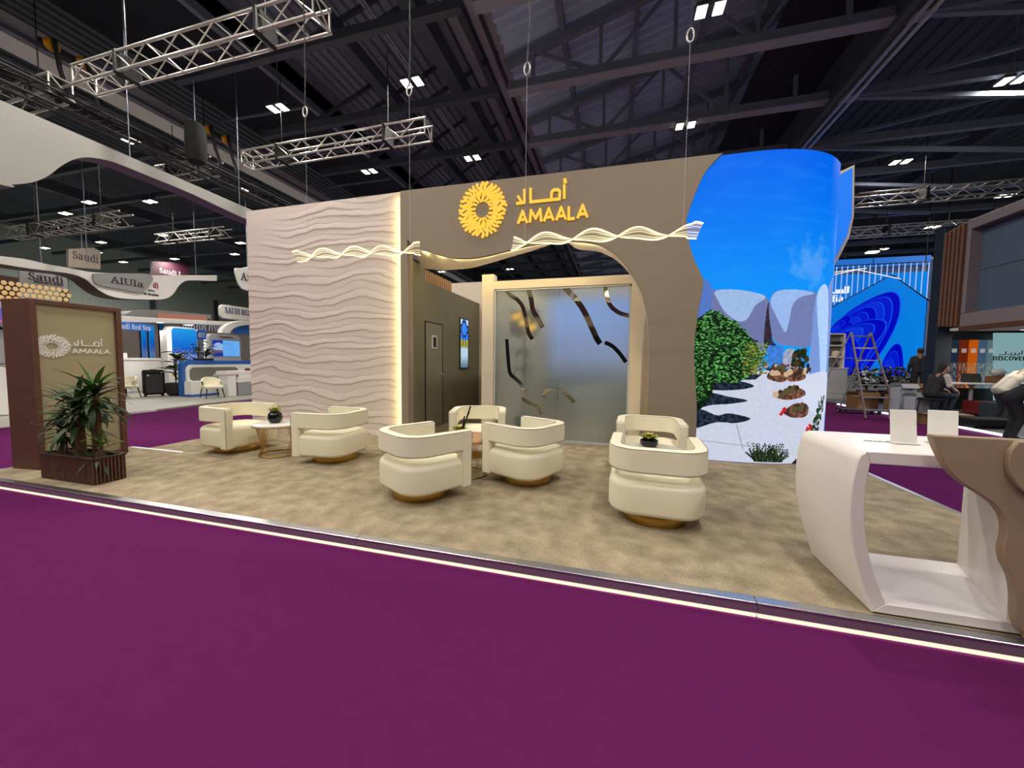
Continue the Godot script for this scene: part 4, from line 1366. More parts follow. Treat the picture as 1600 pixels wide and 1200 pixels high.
func chair(at: Vector2, towards: Vector2, label: String) -> void:
	var d := (towards - at).normalized()
	var turn := atan2(d.x, d.y)
	var t: Node3D
	if chair_proto != null:
		t = chair_proto.duplicate()
		t.name = numbered("swivel_armchair")
		add_child(t)
		t.position = Vector3(at.x, 0, at.y)
		t.rotation.y = turn
		tag(t, label, "armchair", "white armchairs on the beige carpet")
		return
	t = thing("swivel_armchair", label, "armchair", Vector3(at.x, 0, at.y), turn, "white armchairs on the beige carpet")
	chair_proto = t
	lathed("base", [Vector2(0, 0.0), Vector2(0.30, 0.0), Vector2(0.305, 0.01), Vector2(0.305, 0.095), Vector2(0.30, 0.105), Vector2(0, 0.105)], Vector3(0, 0, -0.02), M.brass, t, 40)
	# seat body: rounded block with a soft rim
	var seat := MB.new()
	var rows := []
	for q in [[0.30, 0.105], [0.06, 0.108], [0.02, 0.125], [0.0, 0.16], [0.0, 0.37], [0.012, 0.40], [0.035, 0.425], [0.07, 0.437], [0.30, 0.442]]:
		var s: float = q[0]
		var row := PackedVector3Array()
		var plan := u_plan(0.425 - s, -0.40 + s, 0.345 - s * 0.4, 0.25 - minf(s, 0.2))
		for p in plan:
			row.append(Vector3(p.x, q[1], p.y))
		rows.append(row)
	var a: int = rows.size()
	var nb: int = rows[0].size()
	seat.sheet(rows, Vector3.ZERO, true)
	for i in a * nb:
		var p := seat.v[i]
		var out := Vector3(p.x, (p.y - 0.28) * 2.0, p.z)
		if seat.n[i].dot(out) < 0.0:
			seat.n[i] = -seat.n[i]
	var fixed := seat.ix.duplicate()
	seat.ix = PackedInt32Array()
	for i in range(0, fixed.size(), 3):
		seat.tri(fixed[i], fixed[i + 1], fixed[i + 2])
	for e in [0, a - 1]:
		var nn := Vector3.DOWN if e == 0 else Vector3.UP
		var c := seat.vert(Vector3(0, rows[e][0].y, 0), nn)
		var first := seat.v.size()
		for p in rows[e]:
			seat.vert(p, nn)
		for j in nb:
			seat.tri(c, first + j, first + (j + 1) % nb)
	obj("seat", seat, M.boucle, t)
	# back band: a soft rectangular section swept round the plan
	var band := MB.new()
	var plan := u_plan(0.375, -0.355, 0.36, 0.215)
	var sec := []
	for q in rect(Vector2(-0.058, 0.515), Vector2(0.058, 0.735), 0.022):
		sec.append(q)
	var prows := []
	for i in plan.size():
		var dd := (plan[mini(i + 1, plan.size() - 1)] - plan[maxi(i - 1, 0)]).normalized()
		var nn := Vector2(dd.y, -dd.x)
		var row := PackedVector3Array()
		for q in sec:
			var w: Vector2 = plan[i] + nn * q.x
			row.append(Vector3(w.x, q.y, w.y))
		prows.append(row)
	band.sheet(prows, Vector3.ZERO, true)
	for i in band.v.size():
		var k := i / sec.size()
		var c := Vector3(plan[k].x, 0.625, plan[k].y)
		if band.n[i].dot(band.v[i] - c) < 0.0:
			band.n[i] = -band.n[i]
	fixed = band.ix.duplicate()
	band.ix = PackedInt32Array()
	for i in range(0, fixed.size(), 3):
		band.tri(fixed[i], fixed[i + 1], fixed[i + 2])
	for e in [0, prows.size() - 1]:
		var c := band.vert(Vector3(plan[e].x, 0.625, plan[e].y), Vector3.BACK)
		var first := band.v.size()
		for p in prows[e]:
			band.vert(p, Vector3.BACK)
		for j in sec.size():
			band.tri(c, first + j, first + (j + 1) % sec.size())
	obj("backrest", band, M.boucle, t)
	for s in [-1.0, 1.0]:
		boxed("arm_post", Vector3(0.375 * s, 0.418, 0.300), Vector3(0.122, 0.628, 0.135), M.boucle, t, 0.018)
		var pp := PackedVector3Array([Vector3(0.432 * s, 0.12, 0.366), Vector3(0.434 * s, 0.71, 0.366)])
		tubed("piping", pp, 0.0035, M.seam, t, 5)
	for h in [0.728, 0.522]:
		var pipe := PackedVector3Array()
		for p in u_plan(0.43, -0.41, 0.36, 0.265):
			pipe.append(Vector3(p.x, h, p.y))
		tubed("piping", pipe, 0.0035, M.seam, t, 5)
	var pipe2 := PackedVector3Array()
	for p in u_plan(0.322, -0.302, 0.36, 0.165):
		pipe2.append(Vector3(p.x, 0.732, p.y))
	tubed("piping", pipe2, 0.003, M.seam, t, 5)

func table(at: Vector2, top: Material, label: String) -> void:
	var t := thing("side_table", label, "side table", Vector3(at.x, 0, at.y), 0.0, "round side tables between the armchairs")
	lathed("table_top", [Vector2(0, 0.468), Vector2(0.345, 0.468), Vector2(0.35, 0.475), Vector2(0.35, 0.492), Vector2(0.345, 0.497), Vector2(0, 0.497)], Vector3.ZERO, top, t, 48)
	for q in [[0.342, 0.462, 0.009], [0.27, 0.012, 0.011]]:
		var ring := PackedVector3Array()
		var m := 48
		for k in m:
			ring.append(Vector3(q[0] * cos(TAU * k / m), q[1], q[0] * sin(TAU * k / m)))
		var b := MB.new()
		b.tube(ring, q[2], q[2], 6, false, true)
		obj("ring", b, M.brass_rod, t)
	for f in 4:
		for k in 4:
			for s in [-1.0, 1.0]:
				var a0: float = TAU * f / 4.0 + (k - 1.5) * 0.075 - s * 0.26
				var a1: float = TAU * f / 4.0 + (k - 1.5) * 0.075 + s * 0.26
				var b := MB.new()
				b.tube(PackedVector3Array([Vector3(0.315 * cos(a0), 0.462, 0.315 * sin(a0)), Vector3(0.27 * cos(a1), 0.012, 0.27 * sin(a1))]), 0.0038, 0.0038, 5)
				obj("rod", b, M.brass_rod, t)

func bowl(at: Vector3, r: float, label: String, kind: int) -> void:
	var t := thing("flower_bowl", label, "flower bowl", at, 0.0, "dark bowls of flowers on the side tables")
	if not M.has("smoked_glass"):
		mat("smoked_glass", Color(0.05, 0.06, 0.06), 0.06)
		mat("succulent", Color(0.46, 0.50, 0.20), 0.6)
		mat("petal", Color(0.78, 0.74, 0.32), 0.6)
	if kind == 0:
		lathed("bowl", [Vector2(0, 0), Vector2(r * 0.6, 0), Vector2(r * 0.92, r * 0.4), Vector2(r, r * 0.85), Vector2(r * 0.9, r * 1.35), Vector2(r * 0.68, r * 1.62), Vector2(r * 0.6, r * 1.6), Vector2(r * 0.75, r * 1.2), Vector2(0, r * 1.1)], Vector3.ZERO, M.smoked_glass, t, 28)
	else:
		lathed("bowl", [Vector2(0, 0), Vector2(r * 0.75, 0), Vector2(r, r * 0.25), Vector2(r, r * 0.75), Vector2(r * 0.92, r * 0.8), Vector2(r * 0.85, r * 0.6), Vector2(0, r * 0.6)], Vector3.ZERO, M.smoked_glass, t, 8 if kind == 2 else 28)
	var top := r * (1.5 if kind == 0 else 0.65)
	for k in 7:
		var a := TAU * k / 7.0
		var b := MB.new()
		var c := Vector3(cos(a) * r * 0.5, top + r * 0.28, sin(a) * r * 0.5)
		if k == 6:
			c = Vector3(0, top + r * 0.5, 0)
		for q in 7:
			leaf_blade(b, c, TAU * q / 7.0, 0.9, r * 0.7, r * 0.38, 0.5)
		obj("blossom", b, M.petal if k % 2 == 0 else M.succulent, t)
	for k in 14:
		var b := MB.new()
		var a := TAU * k / 14.0 + 0.2
		leaf_blade(b, Vector3(cos(a) * r * 0.35, top, sin(a) * r * 0.35), a, rng.randf_range(0.6, 1.3), r * (1.1 if kind != 0 else 0.8), r * 0.18, 0.3)
		obj("leaf", b, M.leaf_dark, t)
	if kind == 1:
		for q in [[Vector3(0.02, 0.04, 0.0), Vector3(0.16, 0.42, 0.03)], [Vector3(0.03, 0.04, 0.03), Vector3(0.09, 0.29, 0.06)], [Vector3(0.0, 0.04, -0.02), Vector3(0.13, 0.34, 0.0)]]:
			tubed("black_stick", PackedVector3Array([q[0], q[1]]), 0.010, M.black, t, 8)

func furniture() -> void:
	var t1 := Vector2(-5.08, -4.62)
	var t2 := Vector2(-1.87, -4.56)
	var t3 := Vector2(0.44, -4.58)
	chair(Vector2(0.40, -3.85), t3 + Vector2(0.02, -0.3), "white swivel armchair nearest the white counter, its back to the photographer")
	chair(Vector2(0.47, -5.36), t3, "white swivel armchair facing the photographer beside the garden screen")
	chair(Vector2(-2.07, -3.73), t2 + Vector2(0.35, -0.1), "white swivel armchair nearest the light strip, seen from behind, left of the middle group")
	chair(Vector2(-1.07, -4.57), t2 + Vector2(0.1, -0.35), "white swivel armchair on the right of the middle group, before the frosted glass")
	chair(Vector2(-2.10, -5.62), t2 + Vector2(0.1, 0.1), "white swivel armchair by the door wall at the back of the middle group")
	chair(Vector2(-4.07, -4.66), t1 + Vector2(0.0, 0.0), "white swivel armchair in front of the relief wall, right of the marble table")
	chair(Vector2(-5.97, -4.66), t1 + Vector2(0.2, 0.02), "leftmost white swivel armchair, turned towards the marble table")
	table(t1, M.marble, "round marble side table with brass wire base in front of the relief wall")
	table(t2, M.oak_top, "round wooden topped side table in the middle group of armchairs")
	table(t3, M.marble, "round marble side table hidden between the two armchairs on the right")
	bowl(Vector3(-5.12, 0.497, -4.60), 0.105, "round dark glass bowl of yellow flowers on the left marble table", 0)
	bowl(Vector3(-1.95, 0.497, -4.50), 0.10, "dark bowl with black sticks on the middle wooden table", 1)
	bowl(Vector3(0.41, 0.497, -4.72), 0.105, "low dark bowl of succulents on the right marble table", 2)
	counter()

func counter() -> void:
	var t := thing("white_counter", "white rounded open counter at the right edge", "counter")
	# ring profile in x and y, swept in z
	var left := smooth_line([Vector2(1.53, 0.012), Vector2(1.455, 0.25), Vector2(1.40, 0.50), Vector2(1.39, 0.74), Vector2(1.412, 0.93)], 6)
	var outer := PackedVector2Array(left)
	outer.append_array(PackedVector2Array([Vector2(1.425, 0.965), Vector2(1.455, 0.985), Vector2(1.49, 0.988), Vector2(2.30, 0.988), Vector2(2.30, 0.012)]))
	var inner := PackedVector2Array()
	for p in smooth_line([Vector2(1.60, 0.072), Vector2(1.525, 0.27), Vector2(1.475, 0.50), Vector2(1.462, 0.74), Vector2(1.476, 0.915)], 6):
		inner.append(p)
	inner.append_array(PackedVector2Array([Vector2(2.14, 0.915), Vector2(2.14, 0.072)]))
	# split the ring into four bodies so that every one is a plain polygon
	var wall := PackedVector2Array(outer.slice(0, left.size() + 2))
	wall.append(Vector2(1.476, 0.915))
	for i in range(inner.size() - 3, -1, -1):
		wall.append(inner[i])
	var xf := frame_z(-2.68)
	var b := MB.new()
	b.extrude(wall, -0.72, 0.0, xf, 0.006)
	obj("side_wall", b, M.lacquer_white, t)
	b = MB.new()
	b.extrude(PackedVector2Array([Vector2(1.455, 0.985), Vector2(1.476, 0.915), Vector2(2.14, 0.915), Vector2(2.75, 0.915), Vector2(2.75, 0.988), Vector2(1.49, 0.988)]), -0.72, 0.0, xf, 0.004)
	obj("counter_top", b, M.lacquer_white, t)
	b = MB.new()
	b.extrude(PackedVector2Array([Vector2(1.53, 0.012), Vector2(2.75, 0.012), Vector2(2.75, 0.072), Vector2(1.60, 0.072)]), -0.72, 0.0, xf, 0.004)
	obj("base_shelf", b, M.lacquer_white, t)
	boxed("side_panel", Vector3(2.335, 0.493, -3.03), Vector3(0.10, 0.842, 0.76), M.lacquer_white, t, 0.004, Basis(Vector3.UP, -0.37))
	var tp := thing("taupe_wave_panel", "taupe wavy edged panel in front of the white counter", "panel")
	var edge := smooth_line([Vector2(1.702, 1.116), Vector2(1.733, 1.029), Vector2(1.787, 0.926), Vector2(1.857, 0.853), Vector2(1.922, 0.81), Vector2(1.996, 0.751), Vector2(2.04, 0.679), Vector2(2.051, 0.599), Vector2(2.044, 0.51), Vector2(2.057, 0.44), Vector2(2.094, 0.357), Vector2(2.114, 0.254), Vector2(2.12, 0.165), Vector2(2.136, 0.096), Vector2(2.17, 0.053)], 5)
	var poly := PackedVector2Array(edge)
	poly.append_array(PackedVector2Array([Vector2(2.2, 0.005), Vector2(2.9, 0.005), Vector2(2.9, 1.11)]))
	b = MB.new()
	b.extrude(poly, -0.05, 0.0, frame_z(-2.6), 0.005)
	obj("back_layer", b, M.taupe_light, tp)
	var e2 := smooth_line([Vector2(2.041, 1.11), Vector2(2.014, 1.057), Vector2(2.01, 0.999), Vector2(2.019, 0.945), Vector2(2.04, 0.899), Vector2(2.069, 0.857), Vector2(2.106, 0.827)], 5)
	poly = PackedVector2Array(e2)
	poly.append_array(PackedVector2Array([Vector2(2.85, 0.85), Vector2(2.85, 1.10)]))
	b = MB.new()
	b.extrude(poly, -0.03, 0.0, frame_z(-2.57), 0.005)
	obj("front_layer", b, M.taupe_light, tp)
	for q in [[Vector3(1.83, 0.99, -3.02), 0.0, "white acrylic card standing on the counter, left one"], [Vector3(2.07, 0.99, -3.08), -0.25, "white acrylic card tilted on the counter behind the taupe panel"]]:
		var c := thing("card_stand", q[2], "card stand", q[0], q[1], "white cards on the counter")
		var bs := Basis(Vector3.RIGHT, -0.12)
		boxed("card", Vector3(0, 0.112, -0.012), Vector3(0.140, 0.215, 0.006), M.plain_white, c, 0.002, bs)
		boxed("foot", Vector3(0, 0.005, 0.0), Vector3(0.14, 0.008, 0.07), M.plain_white, c, 0.002)
	lettering("printed_mark", "AMAALA", 0.035, Transform3D(Basis(Vector3.RIGHT, -PI / 2), Vector3(1.70, 0.990, -3.05)), M.soft_grey, t, "Droid Sans", false, 0.14, 0.002)

# ---------------------------------------------------------------- totem and planter on the left
func entrance_things() -> void:
	var t := thing("totem_sign", "khaki totem sign in a walnut frame with white coral emblem", "sign", Vector3(-7.257, 0, -2.993), 1.671)
	var wd := 0.99
	var ht := 2.24
	boxed("frame_post", Vector3(0.035, ht * 0.5, -0.235), Vector3(0.07, ht, 0.47), M.walnut, t, 0.006)
	boxed("frame_post", Vector3(wd - 0.035, ht * 0.5, -0.235), Vector3(0.07, ht, 0.47), M.walnut, t, 0.006)
	boxed("frame_rail", Vector3(wd * 0.5, ht - 0.03, -0.235), Vector3(wd - 0.14, 0.06, 0.47), M.walnut, t, 0.004)
	boxed("frame_rail", Vector3(wd * 0.5, 0.035, -0.235), Vector3(wd - 0.14, 0.07, 0.47), M.walnut, t, 0.004)
	boxed("panel", Vector3(wd * 0.5, ht * 0.5, -0.235), Vector3(wd - 0.14, ht - 0.12, 0.39), M.khaki_panel, t)
	var e := Node3D.new()
	e.name = "emblem"
	t.add_child(e)
	emblem(e, Vector2(0.209, 1.633), 0.195, 0.155, 0.0155, 0.012, frame_z(-0.042), M.plain_white)
	cap_letters(e, Vector2(0.419, 1.535).x, Vector2(0.836, 1.544).x, 1.545, 1.605, 0.012, 0.012, frame_z(-0.042), M.plain_white)
	arabic(e, Vector2(Vector2(0.425, 1.651).x, 1.655), Vector2(0.33, 0.105), 0.013, 0.012, frame_z(-0.042), M.plain_white)
	# planter
	var p := thing("slatted_planter", "low dark walnut slatted planter box in front of the totem", "planter", Vector3(-6.29, 0, -2.955))
	var hx := 0.48
	var hz := 0.145
	boxed("inner_box", Vector3(0, 0.14, 0), Vector3(hx * 2 - 0.05, 0.26, hz * 2 - 0.05), M.walnut_dark, p)
	boxed("soil", Vector3(0, 0.28, 0), Vector3(hx * 2 - 0.06, 0.02, hz * 2 - 0.06), M.soil, p)
	for q in [[Vector3(0, 0.31, hz), Vector3(hx * 2 + 0.03, 0.025, 0.035)], [Vector3(0, 0.31, -hz), Vector3(hx * 2 + 0.03, 0.025, 0.035)], [Vector3(hx, 0.31, 0), Vector3(0.035, 0.025, hz * 2)], [Vector3(-hx, 0.31, 0), Vector3(0.035, 0.025, hz * 2)]]:
		boxed("rim", q[0], q[1], M.walnut_dark, p, 0.004)
	var sm := MB.new()
	sm.box(Vector3.ZERO, Vector3(0.022, 0.285, 0.018), Basis.IDENTITY, 0.003)
	var slat := sm.mesh()
	for k in 28:
		for s in [1.0, -1.0]:
			put("slat", slat, M.walnut if s > 0.0 else M.walnut_dark, p, Transform3D(Basis.IDENTITY, Vector3(lerpf(-hx + 0.01, hx - 0.01, k / 27.0), 0.152, hz * s)))
	for k in 8:
		for s in [1.0, -1.0]:
			put("slat", slat, M.walnut, p, Transform3D(Basis(Vector3.UP, PI / 2), Vector3(hx * s, 0.152, lerpf(-hz + 0.025, hz - 0.025, k / 7.0))))
	# yuccas
	var spots := [
		[-6.62, -2.93, 0.30, 44, "small yucca with drooping leaves at the left end of the planter", 1],
		[-6.46, -3.0, 0.56, 52, "bushy dark yucca left of the planter's middle", 0],
		[-6.26, -2.93, 0.50, 40, "yucca with leafy crown in the planter's middle", 0],
		[-6.08, -2.99, 0.72, 56, "tallest yucca with upright bright leaves right of the middle", 1],
		[-5.92, -2.93, 0.10, 22, "short yucca with few leaves at the right end of the planter", 1],
	]
	var blades := []
	for k in 6:
		var b := MB.new()
		leaf_blade(b, Vector3.ZERO, 0.0, 0.0, 0.38 + 0.025 * k, 0.062 + 0.004 * k, 0.35 + 0.24 * k)
		blades.append(b.mesh())
	for s in spots:
		var y := thing("yucca_plant", s[4], "plant", Vector3(s[0], 0.285, s[1]), 0.0, "yuccas in the slatted planter")
		var h: float = s[2]
		tubed("trunk", PackedVector3Array([Vector3(0, 0, 0), Vector3(0.01, h * 0.5, 0), Vector3(0, h, 0.0)]), 0.050, M.trunk, y, 10, 0.036)
		var cnt: int = s[3]
		for k in cnt:
			var a := k * 2.399 + rng.randf_range(-0.2, 0.2)
			var lift := lerpf(1.35, -0.30, float(k) / cnt) + rng.randf_range(-0.12, 0.12)
			var bs := Basis(Vector3.UP, -a) * Basis(Vector3(0, 0, 1), lift)
			var sc := rng.randf_range(0.65, 1.05) * (0.62 if h < 0.35 else 1.0)
			put("leaf", blades[rng.randi() % 6], M.leaf_light if (k < 8 and s[5] == 1) else (M.leaf if k % 3 else M.leaf_dark), y, Transform3D(bs.scaled(Vector3.ONE * sc), Vector3(0, h - 0.12 + 0.22 * (1.0 - float(k) / cnt), 0)))

# ---------------------------------------------------------------- people
# bones: [a, radius at a, b, radius at b, colour]; one continuous skin by surface nets
func body_mesh(bones: Array, cell: float, k: float) -> ArrayMesh:
	var lo := Vector3(1e9, 1e9, 1e9)
	var hi := -lo
	for q in bones:
		var r := Vector3.ONE * (maxf(q[1], q[3]) + k + cell * 2)
		lo = lo.min(q[0] - r).min(q[2] - r)
		hi = hi.max(q[0] + r).max(q[2] + r)
	var nx := int((hi.x - lo.x) / cell) + 2
	var ny := int((hi.y - lo.y) / cell) + 2
	var nz := int((hi.z - lo.z) / cell) + 2
	var f := PackedFloat32Array()
	f.resize(nx * ny * nz)
	f.fill(1.0)
	var near := PackedFloat32Array()
	near.resize(f.size())
	near.fill(9.0)
	var own := PackedInt32Array()
	own.resize(f.size())
	for bi in bones.size():
		var a: Vector3 = bones[bi][0]
		var ra: float = bones[bi][1]
		var b: Vector3 = bones[bi][2]
		var rb: float = bones[bi][3]
		var m := Vector3.ONE * (maxf(ra, rb) + k + cell * 2.0)
		var p0 := ((a.min(b) - m - lo) / cell).floor().max(Vector3.ZERO)
		var p1 := ((a.max(b) + m - lo) / cell).ceil().min(Vector3(nx - 1, ny - 1, nz - 1))
		var ab := b - a
		var l2 := maxf(ab.length_squared(), 1e-8)
		for z in range(int(p0.z), int(p1.z) + 1):
			for y in range(int(p0.y), int(p1.y) + 1):
				for x in range(int(p0.x), int(p1.x) + 1):
					var p := lo + Vector3(x, y, z) * cell
					var t := clampf((p - a).dot(ab) / l2, 0.0, 1.0)
					var d := p.distance_to(a + ab * t) - lerpf(ra, rb, t)
					var i := (z * ny + y) * nx + x
					var h := maxf(k - absf(f[i] - d), 0.0) / k
					f[i] = minf(f[i], d) - h * h * k * 0.25
					if d < near[i]:
						near[i] = d
						own[i] = bi
	var v := PackedVector3Array()
	var n := PackedVector3Array()
	var c := PackedColorArray()
	var ix := PackedInt32Array()
	var at := {}
	var corner := [0, 1, nx, nx + 1, nx * ny, nx * ny + 1, nx * ny + nx, nx * ny + nx + 1]
	for z in nz - 1:
		for y in ny - 1:
			for x in nx - 1:
				var i := (z * ny + y) * nx + x
				var neg := 0
				for q in corner:
					if f[i + q] < 0.0:
						neg += 1
				if neg == 0 or neg == 8:
					continue
				var sum := Vector3.ZERO
				var cnt := 0
				for e in [[0, 1], [2, 3], [4, 5], [6, 7], [0, 2], [1, 3], [4, 6], [5, 7], [0, 4], [1, 5], [2, 6], [3, 7]]:
					var fa := f[i + corner[e[0]]]
					var fb := f[i + corner[e[1]]]
					if (fa < 0.0) != (fb < 0.0):
						var t := fa / (fa - fb)
						var pa := Vector3(e[0] & 1, (e[0] >> 1) & 1, e[0] >> 2)
						var pb := Vector3(e[1] & 1, (e[1] >> 1) & 1, e[1] >> 2)
						sum += pa.lerp(pb, t)
						cnt += 1
				var g := Vector3(f[i + 1] + f[i + corner[3]] + f[i + corner[5]] + f[i + corner[7]] - f[i] - f[i + corner[2]] - f[i + corner[4]] - f[i + corner[6]], f[i + corner[2]] + f[i + corner[3]] + f[i + corner[6]] + f[i + corner[7]] - f[i] - f[i + 1] - f[i + corner[4]] - f[i + corner[5]], f[i + corner[4]] + f[i + corner[5]] + f[i + corner[6]] + f[i + corner[7]] - f[i] - f[i + 1] - f[i + corner[2]] - f[i + corner[3]])
				at[i] = v.size()
				v.append(lo + (Vector3(x, y, z) + sum / cnt) * cell)
				n.append(g.normalized())
				c.append(bones[own[i]][4])
	for i in at:
		for e in [[1, nx, nx * ny], [nx, 1, nx * ny], [nx * ny, 1, nx]]:
			if (f[i] < 0.0) == (f[i + e[0]] < 0.0):
				continue
			var q := [i, i - e[1], i - e[1] - e[2], i - e[2]]
			if not (at.has(q[1]) and at.has(q[2]) and at.has(q[3])):
				continue
			var w := [at[q[0]], at[q[1]], at[q[2]], at[q[3]]]
			for tr in [[0, 1, 2], [0, 2, 3]]:
				var a: int = w[tr[0]]
				var b: int = w[tr[1]]
				var d: int = w[tr[2]]
				if (v[b] - v[a]).cross(v[d] - v[a]).dot(n[a] + n[b] + n[d]) > 0.0:
					ix.append_array(PackedInt32Array([a, d, b]))
				else:
					ix.append_array(PackedInt32Array([a, b, d]))
	var arr := []
	arr.resize(Mesh.ARRAY_MAX)
	arr[Mesh.ARRAY_VERTEX] = v
	arr[Mesh.ARRAY_NORMAL] = n
	arr[Mesh.ARRAY_COLOR] = c
	arr[Mesh.ARRAY_INDEX] = ix
	var am := ArrayMesh.new()
	am.add_surface_from_arrays(Mesh.PRIMITIVE_TRIANGLES, arr)
	return am

# j: joint positions (local, facing +z); shirt, legs, skin colours are linear
func person(at: Vector3, turn: float, j: Dictionary, shirt: Color, legs: Color, skin: Color, hair_long: bool, label: String) -> Node3D:
	var t := thing("person", label, "person", at, turn)
	var b := []
	var hip: Vector3 = j.hip
	var chest: Vector3 = j.chest
	var neck: Vector3 = j.neck
	var head: Vector3 = j.head
	var side := Vector3.RIGHT
	var sleeve: Color = j.get("sleeve", shirt)
	b.append([hip + side * 0.07, 0.125, chest + side * 0.09, 0.115, shirt])
	b.append([hip - side * 0.07, 0.125, chest - side * 0.09, 0.115, shirt])
	b.append([chest + side * 0.10, 0.10, neck + side * 0.13 - (neck - chest) * 0.25, 0.075, shirt])
	b.append([chest - side * 0.10, 0.10, neck - side * 0.13 - (neck - chest) * 0.25, 0.075, shirt])
	b.append([neck - (neck - chest) * 0.2, 0.06, head - (head - neck) * 0.3, 0.052, skin])
	var face: Vector3 = j.get("face", Vector3(0, 0, 1))
	b.append([head + Vector3(0, 0.03, 0), 0.088, head - Vector3(0, 0.055, 0) + face * 0.025, 0.066, skin])
	b.append([head + face * 0.085 + Vector3(0, -0.01, 0), 0.014, head + face * 0.10 - Vector3(0, 0.025, 0), 0.016, skin])
	for s in [-1.0, 1.0]:
		var key := "r" if s < 0.0 else "l"
		b.append([head + side * s * 0.085, 0.012, head + side * s * 0.088 - Vector3(0, 0.03, 0), 0.012, skin])
		var sh: Vector3 = neck + side * s * 0.185 - (neck - chest).normalized() * 0.07
		var el: Vector3 = j[key + "_elbow"]
		var wr: Vector3 = j[key + "_wrist"]
		b.append([sh, 0.062, el, 0.048, sleeve])
		b.append([el, 0.046, wr, 0.034, j.get("fore", sleeve)])
		var hd := (wr - el).normalized()
		b.append([wr, 0.03, wr + hd * 0.09, 0.032, skin])
		for fg in 4:
			var o: Vector3 = side * (fg - 1.5) * 0.018 * s
			b.append([wr + hd * 0.09 + o, 0.0125, wr + hd * (0.165 - 0.012 * absf(fg - 1.4)) + o * 1.2 - Vector3(0, 0.02, 0), 0.0105, skin])
		b.append([wr + hd * 0.03 - side * s * 0.03, 0.013, wr + hd * 0.085 - side * s * 0.055, 0.011, skin])
		var kn: Vector3 = j[key + "_knee"]
		var an: Vector3 = j[key + "_ankle"]
		b.append([hip + side * s * 0.095 - Vector3(0, 0.02, 0), 0.098, kn, 0.066, legs])
		b.append([kn, 0.064, an, 0.045, legs])
		var toe: Vector3 = j.get("toe", Vector3(0, 0, 0.15))
		b.append([an - Vector3(0, 0.035, 0), 0.045, an + toe - Vector3(0, 0.045, 0), 0.036, Color(0.02, 0.02, 0.02)])
	if not M.has("person_skin"):
		var m := mat("person_skin", Color.WHITE, 0.8)
		m.vertex_color_use_as_albedo = true
	put("body", body_mesh(b, 0.021, 0.045), M.person_skin, t)
	var hb := []
	hb.append([head + Vector3(0, 0.055, 0) - face * 0.025, 0.088, head + Vector3(0, 0.035, 0) - face * 0.045, 0.085, Color(0.02, 0.016, 0.014)])
	if hair_long:
		hb.append([head - face * 0.07, 0.06, head - face * 0.10 - Vector3(0, 0.12, 0), 0.05, Color(0.02, 0.016, 0.014)])
	put("hair", body_mesh(hb, 0.016, 0.03), M.person_skin, t)
	return t

func standing(lean := 0.0) -> Dictionary:
	return {"hip": Vector3(0, 0.95, 0), "chest": Vector3(0, 1.27, lean * 0.3), "neck": Vector3(0, 1.48, lean * 0.5), "head": Vector3(0, 1.64, lean * 0.6), "l_elbow": Vector3(0.27, 1.14, 0.0), "r_elbow": Vector3(-0.27, 1.14, 0.0), "l_wrist": Vector3(0.25, 0.92, 0.12), "r_wrist": Vector3(-0.25, 0.92, 0.12), "l_knee": Vector3(0.11, 0.52, 0.02), "r_knee": Vector3(-0.11, 0.52, 0.02), "l_ankle": Vector3(0.12, 0.09, -0.02), "r_ankle": Vector3(-0.12, 0.09, -0.02)}

# ---------------------------------------------------------------- stands on the left
func broad_leaf(b: MB, p: Vector3, a: float, lift: float, length: float, width: float) -> void:
	leaf_blade(b, p, a, lift, length, width, 1.1)

func leafy_plant(t: Node3D, base: Vector3, height: float, count: int, length: float, width: float, m: Material) -> void:
	for k in count:
		var a := k * 2.4 + rng.randf_range(-0.3, 0.3)
		var y := height * rng.randf_range(0.25, 1.0)
		var b := MB.new()
		var st := base + Vector3(cos(a) * 0.05, y, sin(a) * 0.05)
		b.tube(PackedVector3Array([base, base.lerp(st, 0.6), st]), 0.010, 0.007, 5)
		broad_leaf(b, st, a, rng.randf_range(0.3, 1.0), length * rng.randf_range(0.7, 1.1), width)
		obj("leaf", b, m, t)

